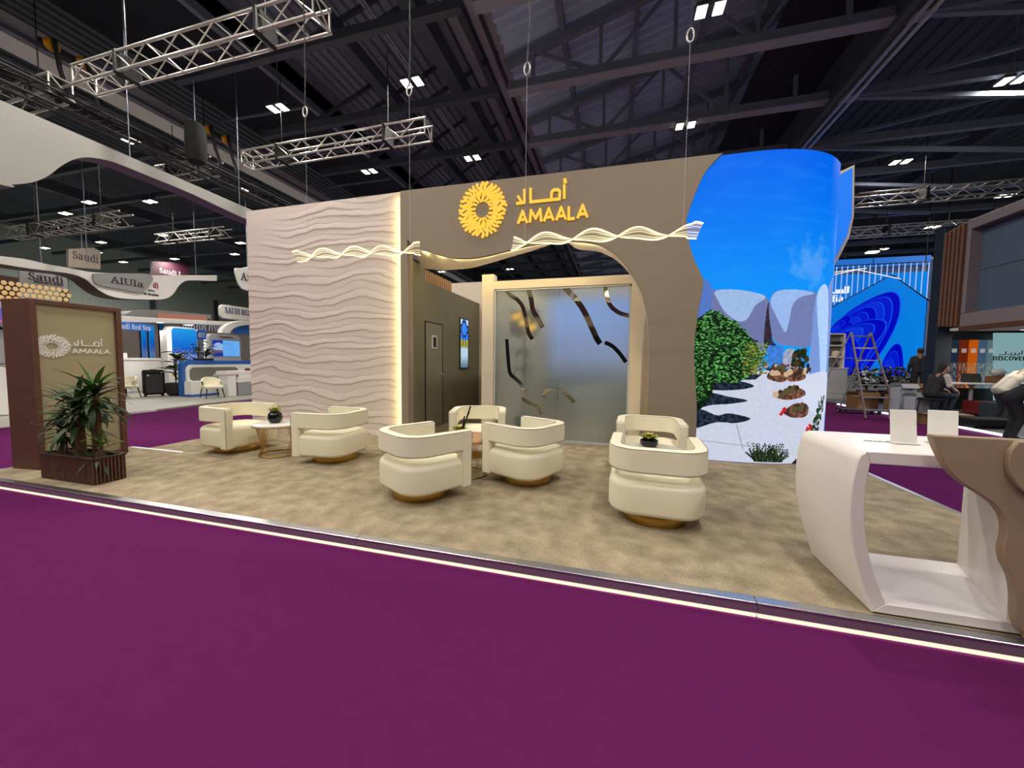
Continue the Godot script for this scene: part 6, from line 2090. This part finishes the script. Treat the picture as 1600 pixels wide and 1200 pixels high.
# ---------------------------------------------------------------- stands on the right
func petal(im: Image, pts: Array, inner: Color, rim: Color, steps: int) -> void:
	# nested copies of one outline, shrinking towards its root, each a shell of the petal
	var root: Vector2 = pts[0]
	var outline := smooth_line(pts, 6, true)
	for k in steps:
		var sc := 1.0 - 0.75 * k / steps
		for pass_i in 2:
			var s2 := sc * (1.0 if pass_i == 0 else 0.985)
			var poly := []
			for p in outline:
				var q: Vector2 = root + (p - root) * s2
				poly.append(Vector2(q.x / 200.0, 4.56 - q.y / 200.0))
			fill_poly(im, poly, rim if pass_i == 0 else inner.lerp(rim, 0.45 * (k % 3) / 2.0))

func swirl_image() -> Image:
	var im := Image.create(512, 400, false, Image.FORMAT_RGB8)
	for y in 400:
		for x in 512:
			im.set_pixel(x, y, Color(0.03, 0.44, 0.86).lerp(Color(0.02, 0.52, 0.92), x / 512.0))
	var deep := Color(0.0, 0.03, 0.78)
	var light := Color(0.06, 0.36, 1.0)
	petal(im, [Vector2(185, 250), Vector2(240, 160), Vector2(330, 95), Vector2(400, 72), Vector2(428, 110), Vector2(420, 200), Vector2(370, 320), Vector2(300, 420), Vector2(190, 420)], deep, light, 7)
	petal(im, [Vector2(180, 260), Vector2(290, 190), Vector2(370, 180), Vector2(385, 215), Vector2(340, 300), Vector2(280, 420), Vector2(180, 420)], deep, Color(0.10, 0.45, 1.0), 4)
	petal(im, [Vector2(180, 300), Vector2(230, 250), Vector2(280, 255), Vector2(305, 310), Vector2(300, 420), Vector2(180, 420)], deep, light, 3)
	petal(im, [Vector2(380, 430), Vector2(385, 340), Vector2(420, 275), Vector2(445, 300), Vector2(450, 430)], deep, light, 4)
	petal(im, [Vector2(185, 240), Vector2(210, 190), Vector2(250, 160), Vector2(262, 180), Vector2(235, 220)], deep, light, 3)
	return im

func strip_image(k: int) -> Image:
	var im := Image.create(32, 128, false, Image.FORMAT_RGB8)
	var base: Color = [Color(0.16, 0.22, 0.30), Color(0.50, 0.18, 0.08), Color(0.92, 0.42, 0.08), Color(0.30, 0.42, 0.52), Color(0.42, 0.55, 0.58)][k]
	var f := FastNoiseLite.new()
	f.seed = k + 40
	f.frequency = 0.06
	for y in 128:
		for x in 32:
			var c := base
			if y > 60:
				c = base.lerp(Color(0.75, 0.72, 0.65), clampf(f.get_noise_2d(x * 2, y) + 0.35, 0, 0.9))
			if y > 22 and y < 34 and x > 6 and x < 26 and (x * 7 + y * 5) % 6 < 4:
				c = Color(0.92, 0.92, 0.92)
			im.set_pixel(x, y, c)
	return im

func right_neighbours() -> void:
	# platform with the bright edge
	var pl := thing("lit_platform", "grey platform with a bright white edge strip on the right", "platform")
	boxed("deck", Vector3(18.6, -0.07, -13.5), Vector3(20.0, 0.06, 15.0), mat("dark_floor", Color(0.34, 0.34, 0.36), 0.4), pl)
	for q in [[-10.9, 4.2], [-15.6, 4.4]]:
		boxed("light_strip", Vector3(8.58, -0.065, q[0]), Vector3(0.03, 0.05, q[1]), M.cool_strip, pl)
	lamp_area(Transform3D(Basis(Vector3.UP, PI / 2), Vector3(8.54, -0.06, -12.5)), Vector2(8.0, 0.05), Color(0.95, 0.97, 1.0), 0.6)
	# grey box over the stand, its end dressed with timber
	var bx := thing("raised_screen_box", "large raised grey blue screen in a mauve frame on the right", "screen")
	var mauve := mat("mauve", Color(0.46, 0.42, 0.44), 0.6)
	boxed("top_frame", Vector3(9.0, 5.10, -10.2), Vector3(0.8, 0.24, 4.75), mauve, bx, 0.01)
	boxed("bottom_frame", Vector3(9.0, 2.69, -10.2), Vector3(0.8, 0.34, 4.75), mauve, bx, 0.01)
	boxed("end_frame", Vector3(9.0, 3.93, -12.52), Vector3(0.8, 2.12, 0.11), mauve, bx, 0.01)
	boxed("core", Vector3(9.15, 3.92, -10.2), Vector3(0.5, 2.12, 4.5), M.dark_grey, bx)
	var slate := mat("slate_screen", Color(0.29, 0.35, 0.43), 0.35)
	for i in 3:
		for j in 2:
			boxed("screen_tile", Vector3(8.87, 3.40 + 1.06 * j, -11.72 + 1.5 * i), Vector3(0.05, 1.05, 1.49), slate, bx, 0.004)
	boxed("soffit", Vector3(10.7, 2.48, -10.9), Vector3(4.0, 0.07, 4.2), M.plain_white, bx)
	boxed("timber_edge", Vector3(8.64, 2.47, -10.2), Vector3(0.1, 0.12, 4.75), M.walnut, bx)
	boxed("post", Vector3(12.3, 1.2, -9.0), Vector3(0.2, 2.46, 0.2), M.dark_grey, bx)
	grained("walnut_fin", Color(0.42, 0.28, 0.21), 27, 0.15, 0.03, Vector3(6, 0.6, 6), 0.6)
	var tl := thing("timber_fins", "brown vertical timber fins at the end of the raised screen", "cladding")
	for i in 5:
		boxed("fin", Vector3(8.64 + 0.01 * i, 3.86, -12.66 - 0.145 * i), Vector3(0.16, 2.66 - 0.03 * i, 0.065), M.walnut_fin, tl, 0.008)
	boxed("backing", Vector3(8.80, 3.84, -12.95), Vector3(0.1, 2.56, 0.66), M.black, tl)
	var dl := [[9.9, -12.6, "small round downlight in the white soffit near the timber fins"], [10.6, -12.0, "small round downlight in the middle of the white soffit"], [10.2, -11.4, "small round downlight of the white soffit near the picture's right edge"]]
	for q in dl:
		var t := thing("downlight", q[2], "downlight", Vector3(q[0], 2.43, q[1]), 0.0, "downlights in the soffit on the right")
		lathed("ring", [Vector2(0.075, 0.015), Vector2(0.10, 0.012), Vector2(0.10, 0.0), Vector2(0.075, 0.0)], Vector3.ZERO, M.plain_white, t, 18)
		lathed("lens", [Vector2(0, 0.006), Vector2(0.075, 0.006), Vector2(0.075, 0.012), Vector2(0, 0.012)], Vector3.ZERO, M.hall_lamp, t, 18)
		lamp_area(Transform3D(Basis(Vector3.RIGHT, -PI / 2), Vector3(q[0], 2.42, q[1])), Vector2(0.14, 0.14), Color(1, 0.96, 0.9), 2.2)
	var nc := thing("navy_pillar", "tall dark navy pillar left of the timber fins", "pillar")
	boxed("shaft", Vector3(8.80, 2.63, -13.47), Vector3(0.36, 5.34, 0.34), M.navy, nc, 0.01)
	boxed("cap", Vector3(8.80, 5.32, -13.47), Vector3(0.4, 0.05, 0.38), M.navy, nc, 0.005)
	# poster wall and the pale wall with the slogan
	var pw := thing("poster_wall", "dark wall with five narrow upright colour posters", "wall")
	plate("board", [Vector2(11.096, 2.673), Vector2(12.339, 2.574), Vector2(12.514, 0.037), Vector2(11.269, -0.02)], 0.1, frame_z(-16.6), mat("dark_teal", Color(0.10, 0.13, 0.14), 0.5), pw)
	for i in 5:
		var a: Vector2 = [Vector2(11.257, 2.384), Vector2(11.515, 2.383), Vector2(11.77, 2.382), Vector2(12.005, 2.381), Vector2(12.239, 2.38)][i]
		plate("poster", [Vector2(a.x - 0.115, 0.75), Vector2(a.x + 0.115, 0.75), Vector2(a.x + 0.115, a.y + 0.02), Vector2(a.x - 0.115, a.y + 0.02)], 0.03, frame_z(-16.57), picture("poster_%d" % i, strip_image(i), 0.55), pw)
	var sw := thing("slogan_wall", "pale backlit wall reading DISCOVER at the right edge", "wall")
	plate("board", [Vector2(12.186, 2.625), Vector2(14.127, 2.606), Vector2(14.312, 0.143), Vector2(12.363, 0.055)], 0.1, frame_z(-16.4), glow("pale_teal", Color(0.62, 0.80, 0.82), 0.55), sw)
	lettering("lettering", "DISCOVER", 0.14, face_z(Vector2(12.586, 1.776).x, Vector2(12.619, 1.776).y, -16.39), M.dark_grey, sw, "Droid Sans", true, 0.85)
	var ab := MB.new()
	for q in [[[0, 0], [0.25, 0], [0.25, 0.16]], [[0.32, 0], [0.75, 0], [0.75, 0.1]], [[0.45, 0], [0.45, 0.1]], [[0.6, 0], [0.6, 0.1]], [[0.85, 0.2], [0.85, 0]], [[0.95, 0], [1.25, 0], [1.25, 0.13], [1.05, 0.13]]]:
		var pts := PackedVector2Array()
		for e in q:
			pts.append(Vector2(12.303, 1.901) + Vector2(e[0], e[1]) * 0.68)
		stroke(ab, pts, 0.022, 0.0, 0.01, frame_z(-16.39), false)
	obj("script", ab, M.dark_grey, sw)
	blue_stand()
	right_clutter()

func blue_stand() -> void:
	var z := -24.0
	var s := thing("blue_wall_screen", "huge blue wall screen with dark blue swirling petals", "screen")
	plate("screen_face", rect(Vector2(8.6, 0.95), Vector2(15.05, 6.25)), 0.1, frame_z(z), picture("swirl", swirl_image(), 0.9), s)
	plate("upper_band", rect(Vector2(8.6, 6.62), Vector2(15.1, 7.05)), 0.1, frame_z(z), glow("band_blue", Color(0.05, 0.45, 0.85), 0.8), s)
	plate("grey_band", rect(Vector2(8.6, 6.0), Vector2(15.6, 7.0)), 0.1, frame_z(z - 0.3), M.soft_grey, s)
	plate("base", rect(Vector2(8.6, -0.1), Vector2(15.3, 0.95)), 0.2, frame_z(z), M.soft_grey, s)
	boxed("side_column", Vector3(15.5, 3.4, z - 0.1), Vector3(0.55, 7.0, 0.3), M.pale_grey, s)
	for i in 5:
		boxed("flute", Vector3(15.3 + 0.1 * i, 3.4, z + 0.07), Vector3(0.04, 6.9, 0.05), M.pale_grey, s)
	# white letters
	var l := thing("white_letters", "white Arabic and Latin letters ending in dia beside the curved screen", "lettering")
	lettering("lettering", "dia", 0.34, face_z(Vector2(11.214, 5.002).x, Vector2(11.214, 5.002).y, -23.98), M.letter_white if M.has("letter_white") else glow("letter_white", Color(1, 1, 1), 0.9), l, "Droid Sans", true, 0.6)
	var ab := MB.new()
	for e in [[[0.0, 0.02], [0.3, 0.02], [0.3, 0.3]], [[0.3, 0.02], [1.15, 0.02]], [[0.5, 0.02], [0.5, 0.3]], [[0.7, 0.02], [0.7, 0.3]], [[0.92, 0.02], [0.92, 0.55]], [[1.12, 0.02], [1.12, 0.55]]]:
		var pts := PackedVector2Array()
		for p in e:
			pts.append(Vector2(11.026, 5.311) + Vector2(p[0], p[1]) * 0.6)
		stroke(ab, pts, 0.075, 0.0, 0.05, frame_z(-23.99), false)
	obj("script", ab, M.letter_white, l)
	# hanging rods of light, cut to a zigzag
	var r := thing("light_rods", "row of glowing hanging rods cut in a zigzag before the blue screen", "light installation")
	glow("rod_glow", Color(0.62, 0.75, 1.0), 0.9)
	var top := 6.55
	for i in 26:
		var x := 9.6 + i * 0.235
		var u := (x - 13.1)
		var low := 6.0 - absf(u) * (0.62 if u < 0.0 else 0.85)
		tubed("rod", PackedVector3Array([Vector3(x, low, -23.2), Vector3(x, top, -23.2)]), 0.022, M.rod_glow, r, 6)
	tubed("upper_rail", PackedVector3Array([Vector3(9.4, top, -23.2), Vector3(15.6, top, -23.2)]), 0.03, M.black, r, 6)
	tubed("lower_rail", PackedVector3Array([Vector3(9.4, 3.7, -23.2), Vector3(13.1, 6.0, -23.2), Vector3(15.6, 3.85, -23.2)]), 0.03, M.black, r, 6)
	for e in [[10.4, 6.2, 12.0, 6.35], [8.9, 5.75, 11.6, 6.3], [11.6, 6.3, 13.4, 5.75]]:
		tubed("light_line", PackedVector3Array([Vector3(e[0], e[1], -23.1), Vector3(e[2], e[3], -23.1)]), 0.02, M.letter_white, r, 5)
	for x in [10.2, 12.3, 14.4]:
		tubed("hanger", PackedVector3Array([Vector3(x, top, -23.2), Vector3(x, 11.6, -23.2)]), 0.02, M.black, r, 5)
	for e in [[11.9, 7.0, "bright flood lamp above the left of the blue wall screen"], [14.75, 6.9, "bright flood lamp above the right end of the blue wall screen"]]:
		var t := thing("stand_floodlight", e[2], "floodlight", Vector3(e[0], e[1], -22.6))
		boxed("housing", Vector3(0, 0.08, 0), Vector3(0.5, 0.1, 0.3), M.dark_grey, t, 0.02)
		boxed("lamp_panel", Vector3(0, 0.0, 0.02), Vector3(0.46, 0.06, 0.26), M.hall_lamp, t, 0.01)
		tubed("arm", PackedVector3Array([Vector3(0, 0.1, 0), Vector3(0, 4.74 if e[0] > 13.0 else 4.55, 0)]), 0.02, M.dark_grey, t, 6)
		lamp_area(Transform3D(Basis(Vector3.RIGHT, -PI / 2 - 0.5), Vector3(e[0], e[1] - 0.05, -22.58)), Vector2(0.46, 0.26), Color(1, 0.98, 0.94), 5.0)
	# small cabinet and counter at the foot of the curved screen
	var c := thing("display_cabinet", "small white display cabinet with two shelves beside the curved screen", "cabinet")
	var a0: Vector2 = Vector2(9.253, 2.905)
	var a1: Vector2 = Vector2(9.976, 1.329)
	var cx := (a0.x + a1.x) * 0.5
	var w := a1.x - a0.x
	boxed("back", Vector3(cx, (a0.y + a1.y) * 0.5, -20.75), Vector3(w, a0.y - a1.y, 0.04), M.soft_grey, c)
	for x in [a0.x, a1.x]:
		boxed("side", Vector3(x, (a0.y + a1.y) * 0.5, -20.6), Vector3(0.05, a0.y - a1.y, 0.34), M.plain_white, c)
	for k in 4:
		boxed("shelf", Vector3(cx, lerpf(a1.y, a0.y, k / 3.0), -20.6), Vector3(w, 0.05, 0.34), M.plain_white, c)
	for k in 3:
		var it := thing("shelf_ornament", ["dark conical ornament on the lowest cabinet shelf", "small framed ornament on the middle cabinet shelf", "round bowl on the top cabinet shelf"][k], "ornament", Vector3(cx + 0.1, lerpf(a1.y, a0.y, k / 3.0) + 0.025, -20.58))
		lathed("form", [[Vector2(0.16, 0), Vector2(0.13, 0.04), Vector2(0.02, 0.34), Vector2(0, 0.35)], [Vector2(0.14, 0), Vector2(0.15, 0.2), Vector2(0.09, 0.26), Vector2(0, 0.27)], [Vector2(0.08, 0), Vector2(0.2, 0.15), Vector2(0.18, 0.16), Vector2(0, 0.04)]][k], Vector3.ZERO, [M.black, M.cream, M.dark_grey][k], it, 16)
	var gc := thing("grey_counter", "grey counter under the small display cabinet", "counter")
	var b0: Vector2 = Vector2(9.149, 1.349)
	var b1: Vector2 = Vector2(10.037, 0.181)
	boxed("body", Vector3((b0.x + b1.x) * 0.5, (b0.y - 0.1) * 0.5, -20.5), Vector3(b1.x - b0.x, b0.y + 0.08, 0.6), M.pale_grey, gc, 0.01)
	boxed("top", Vector3((b0.x + b1.x) * 0.5, b0.y - 0.0, -20.5), Vector3(b1.x - b0.x + 0.06, 0.04, 0.66), M.plain_white, gc, 0.005)

func carton(at: Vector3, size: Vector3, turn: float, m: Material, label: String, open := true) -> void:
	var t := thing("carton", label, "box", at, turn, "cartons left on the aisle")
	boxed("body", Vector3(0, size.y * 0.5, 0), size, m, t, 0.004)
	boxed("tape", Vector3(0, size.y + 0.002, 0), Vector3(size.x, 0.004, 0.05), M.cream, t)
	if open:
		for s in [-1.0, 1.0]:
			boxed("flap", Vector3(0, size.y + 0.06, s * (size.z * 0.5 + 0.05)), Vector3(size.x, 0.008, size.z * 0.42), m, t, 0.0, Basis(Vector3.RIGHT, s * 0.9))

func right_clutter() -> void:
	# step ladder
	var l := thing("step_ladder", "aluminium step ladder standing open on the purple aisle", "ladder")
	var mid: Vector3 = Vector3(7.67, -0.1, -13.572)
	var ax := Vector3(0.963, 0, -0.268)
	var bx := Vector3(-0.55, 0, -0.835)
	var hh := 2.6
	var tp := mid + bx * 0.55 + Vector3(-0.12, hh, 0)
	var wl := 0.48
	for s in [-1.0, 1.0]:
		var rail := MB.new()
		rail.bar(mid + ax * wl * s, tp + ax * wl * 0.62 * s, 0.06, 0.025)
		obj("rail", rail, M.truss_alloy, l)
		rail = MB.new()
		rail.bar(mid + bx * 1.6 + ax * wl * 1.05 * s, tp + ax * wl * 0.62 * s, 0.045, 0.022)
		obj("rear_leg", rail, M.soft_grey, l)
		boxed("foot", mid + ax * wl * s + Vector3(0, 0.015, 0), Vector3(0.08, 0.03, 0.08), M.black, l)
		boxed("foot", mid + bx * 1.6 + ax * wl * 1.05 * s + Vector3(0, 0.015, 0), Vector3(0.08, 0.03, 0.08), M.black, l)
	for i in 7:
		var u := (i + 0.7) / 7.0
		var b := MB.new()
		var c := mid.lerp(tp, u)
		b.bar(c - ax * wl * lerpf(1.0, 0.62, u), c + ax * wl * lerpf(1.0, 0.62, u), 0.10, 0.03)
		obj("step", b, M.truss_alloy, l)
	for u in [0.25, 0.7]:
		var b := MB.new()
		var c := (mid + bx * 1.6).lerp(tp, u)
		b.bar(c - ax * wl * 0.9, c + ax * wl * 0.9, 0.03, 0.02)
		obj("brace", b, M.soft_grey, l)
	# cartons
	var wb := mat("white_carton", Color(0.62, 0.64, 0.68), 0.7)
	carton(Vector3(8.156, -0.1, -13.616), Vector3(0.42, 0.95, 0.36), 0.1, wb, "tall white printed carton behind the left card on the counter")
	carton(Vector3(8.232, -0.1, -13.154), Vector3(0.42, 0.72, 0.36), 0.1, wb, "white carton with brown flaps right of the tall white carton")
	carton(Vector3(8.565, -0.1, -16.252), Vector3(0.7, 0.5, 0.5), 0.2, M.cardboard, "brown carton behind the step ladder")
	carton(Vector3(9.311, -0.1, -15.807), Vector3(0.6, 0.6, 0.5), 0.8, M.cardboard, "brown carton right of the step ladder")
	carton(Vector3(8.622, -0.1, -12.841), Vector3(1.0, 0.30, 0.4), 0.1, M.cardboard, "long low brown carton in front of the seated person", false)
	carton(Vector3(9.292, -0.1, -15.305), Vector3(0.6, 0.9, 0.4), 0.1, M.cardboard, "large open brown carton below the dark shrubs")
	var pb := thing("platform_trolley", "flat black trolley at the foot of the ladder", "trolley", Vector3(7.802, -0.1, -14.923))
	boxed("deck", Vector3(0, 0.12, 0), Vector3(1.1, 0.04, 0.5), M.black, pb, 0.01)
	for s in [[-0.45, -0.18], [0.45, -0.18], [-0.45, 0.18], [0.45, 0.18]]:
		lathed("wheel", [Vector2(0, 0), Vector2(0.05, 0), Vector2(0.05, 0.1), Vector2(0, 0.1)], Vector3(s[0], 0.0, s[1]), M.dark_grey, pb, 10)
	# shrubs
	for q in [[1386, 640, 0.0, "dark leafy shrub left of the standing person"], [1418, 638, 0.3, "dark leafy shrub beside the standing person's legs"], [1362, 640, 0.5, "low shrub with pale flowers behind the ladder"]]:
		var t := thing("potted_shrub", q[3], "plant", Vector3.ZERO, 0.0, "shrubs behind the cartons")
		var p: Vector3 = [Vector3(10.883, -0.04, -19.024), Vector3(11.829, -0.04, -19.391), Vector3(9.949, -0.04, -18.662)][[1386, 1418, 1362].find(q[0])]
		t.position = p
		lathed("pot", [Vector2(0, 0), Vector2(0.25, 0), Vector2(0.32, 0.5), Vector2(0.28, 0.5), Vector2(0, 0.45)], Vector3.ZERO, M.dark_grey, t, 18)
		tubed("stem", PackedVector3Array([Vector3(0, 0.4, 0), Vector3(0.03, 1.3, 0)]), 0.04, M.trunk, t, 6)
		var lm := MB.new()
		for k in 170:
			var a := rng.randf() * TAU
			var rr := sqrt(rng.randf()) * 0.5
			leaf_blade(lm, Vector3(cos(a) * rr, rng.randf_range(0.75, 1.55) - rr * 0.25, sin(a) * rr), rng.randf() * TAU, rng.randf_range(-0.2, 0.9), 0.24, 0.11, 0.8)
		obj("foliage", lm, M.leaf_dark, t).set_meta("kind", "stuff")
		if q[0] == 1362:
			for k in 16:
				var fb := MB.new()
				fb.blob(Vector3(rng.randf_range(-0.5, 0.5), rng.randf_range(0.8, 1.4), rng.randf_range(0.1, 0.5)), Vector3(0.06, 0.05, 0.06), 5, 0.1, k)
				obj("blossom", fb, M.plain_white, t)
	# table with things on it
	var tb: Vector3 = Vector3(10.878, -0.04, -15.28)
	var t := thing("white_table", "white table on one leg beside the seated person", "table", tb, 0.1)
	boxed("table_top", Vector3(0.15, 1.0, 0), Vector3(2.1, 0.045, 0.8), M.plain_white, t, 0.01)
	lathed("leg", [Vector2(0, 0), Vector2(0.3, 0), Vector2(0.3, 0.02), Vector2(0.05, 0.04), Vector2(0.045, 0.9), Vector2(0.12, 0.98), Vector2(0, 0.98)], Vector3.ZERO, M.pale_grey, t, 20)
	var tablet := thing("tablet", "dark tablet leaning on the white table", "tablet", tb + Vector3(-0.1, 1.023, 0.1), -0.3)
	boxed("screen_face", Vector3(0, 0.15, 0), Vector3(0.42, 0.3, 0.02), M.black, tablet, 0.005, Basis(Vector3.RIGHT, -0.4))
	boxed("stand", Vector3(0, 0.06, -0.1), Vector3(0.1, 0.11, 0.03), M.dark_grey, tablet)
	var gb := thing("gift_box", "tan box with a white ribbon on the white table", "box", tb + Vector3(0.62, 1.023, 0.0))
	boxed("body", Vector3(0, 0.11, 0), Vector3(0.42, 0.22, 0.3), M.cardboard, gb, 0.005)
	var rbw := MB.new()
	rbw.blob(Vector3(0, 0.32, 0), Vector3(0.18, 0.12, 0.12), 7, 0.25, 3)
	obj("bow", rbw, M.pale_grey, gb)
	# ottomans
	for q in [[Vector3(11.242, -0.04, -15.116), Vector3(1.0, 0.42, 0.6), M.red_fabric, "red upholstered ottoman on the right"], [Vector3(10.956, -0.04, -14.207), Vector3(0.9, 0.46, 0.6), M.slate_fabric, "slate blue ottoman right of the red one"], [Vector3(9.011, -0.04, -12.206), Vector3(0.95, 0.2, 0.5), M.black_cloth, "low black ottoman in front of the red one"]]:
		var o := thing("ottoman", q[3], "ottoman", q[0], 0.15, "ottomans on the right stand")
		boxed("cushion", Vector3(0, 0.05 + q[1].y * 0.5, 0), q[1], q[2], o, 0.03)
		boxed("plinth", Vector3(0, 0.025, 0), Vector3(q[1].x - 0.1, 0.05, q[1].z - 0.1), M.black, o)
	# people
	var j := standing(0.1)
	j.hip = Vector3(0, 0.95, 0)
	var pk := thing("grey_plinth", "low grey plinth under the person standing in dark clothes", "plinth", Vector3(10.62, -0.1, -17.015))
	boxed("block", Vector3(0, 0.22, 0), Vector3(0.9, 0.44, 0.7), M.soft_grey, pk, 0.01)
	boxed("top", Vector3(0, 0.45, 0), Vector3(0.94, 0.03, 0.74), M.pale_grey, pk, 0.005)
	person(Vector3(10.62, -0.1, -17.015) + Vector3(0, 0.465, 0), 2.9, j, Color(0.008, 0.01, 0.016), Color(0.01, 0.012, 0.02), Color(0.30, 0.16, 0.10), false, "person in dark clothes standing with back turned by the navy pillar")
	var sit := {"hip": Vector3(0, 0.86, -0.05), "chest": Vector3(0, 1.18, 0.06), "neck": Vector3(0, 1.38, 0.14), "head": Vector3(0, 1.53, 0.22), "l_elbow": Vector3(0.25, 1.08, 0.14), "r_elbow": Vector3(-0.25, 1.08, 0.14), "l_wrist": Vector3(0.16, 0.96, 0.36), "r_wrist": Vector3(-0.16, 0.96, 0.36), "l_knee": Vector3(0.11, 0.80, 0.42), "r_knee": Vector3(-0.11, 0.80, 0.42), "l_ankle": Vector3(0.11, 0.40, 0.30), "r_ankle": Vector3(-0.11, 0.40, 0.30), "face": Vector3(0, -0.25, 0.97), "sleeve": Color(0.50, 0.48, 0.44), "fore": Color(0.50, 0.48, 0.44)}
	var sp := Vector3(8.30, -0.1, -12.75)
	person(sp, 1.75, sit, Color(0.012, 0.013, 0.018), Color(0.018, 0.025, 0.06), Color(0.42, 0.24, 0.17), true, "person with white sleeves and black waistcoat seated, looking down")
	var st := thing("bar_stool", "black bar stool under the seated person", "stool", sp + Basis(Vector3.UP, 1.75) * Vector3(0, 0, -0.05), 1.75)
	boxed("cushion", Vector3(0, 0.70, 0), Vector3(0.40, 0.07, 0.38), M.black_cloth, st, 0.02)
	for e in [[-0.15, -0.15], [0.15, -0.15], [-0.15, 0.15], [0.15, 0.15]]:
		tubed("leg", PackedVector3Array([Vector3(e[0], 0.67, e[1]), Vector3(e[0] * 1.3, 0.0, e[1] * 1.3)]), 0.016, M.black, st, 8)
	for e in [-0.17, 0.17]:
		tubed("rung", PackedVector3Array([Vector3(-0.17, 0.28, e), Vector3(0.17, 0.28, e)]), 0.012, M.black, st, 6)
	var bend := {"hip": Vector3(0, 0.93, -0.14), "chest": Vector3(0, 1.22, 0.08), "neck": Vector3(0, 1.42, 0.26), "head": Vector3(0, 1.54, 0.38), "l_elbow": Vector3(0.27, 1.14, 0.30), "r_elbow": Vector3(-0.27, 1.14, 0.30), "l_wrist": Vector3(0.2, 1.02, 0.52), "r_wrist": Vector3(-0.2, 1.02, 0.52), "l_knee": Vector3(0.11, 0.50, -0.02), "r_knee": Vector3(-0.11, 0.50, -0.02), "l_ankle": Vector3(0.12, 0.09, -0.12), "r_ankle": Vector3(-0.12, 0.09, -0.12), "face": Vector3(0, -0.45, 0.89)}
	person(Vector3(9.962, -0.04, -12.939), 1.45, bend, Color(0.42, 0.39, 0.34), Color(0.02, 0.022, 0.03), Color(0.36, 0.20, 0.14), false, "person in a cream shirt bending forward at the right edge")
	var b2 := bend.duplicate()
	b2.neck = Vector3(0, 1.28, 0.32)
	b2.chest = Vector3(0, 1.14, 0.12)
	b2.head = Vector3(0, 1.33, 0.48)
	person(Vector3(8.485, -0.1, -10.715), 1.3, b2, Color(0.008, 0.008, 0.012), Color(0.008, 0.008, 0.012), Color(0.36, 0.20, 0.14), false, "person in black clothes bending at the right edge, nearest the photographer")

# the neighbouring stand that the mirror bands of the glass room reflect
func behind_photographer() -> void:
	var t := thing("striped_fascia", "brown and khaki striped hanging fascia with white letters behind the photographer", "fascia")
	var cols := [M.walnut_dark, M.khaki_panel, M.plum, M.walnut_dark, M.khaki_panel, M.walnut_dark, M.plum]
	for k in 7:
		boxed("stripe", Vector3(-1.0, 3.3 + 0.62 * k, 9.0), Vector3(12.0, 0.6, 0.1), cols[k], t)
	lettering("lettering", "S   A", 0.7, Transform3D(Basis(Vector3.UP, PI), Vector3(-1.0, 5.4, 8.93)), M.plain_white, t, "Droid Sans", true, 4.0)
	for x in [-6.0, 4.0]:
		tubed("hanging_wire", PackedVector3Array([Vector3(x, 7.3, 9.0), Vector3(x, 11.2, 9.0)]), 0.015, M.roof_steel, t, 5)
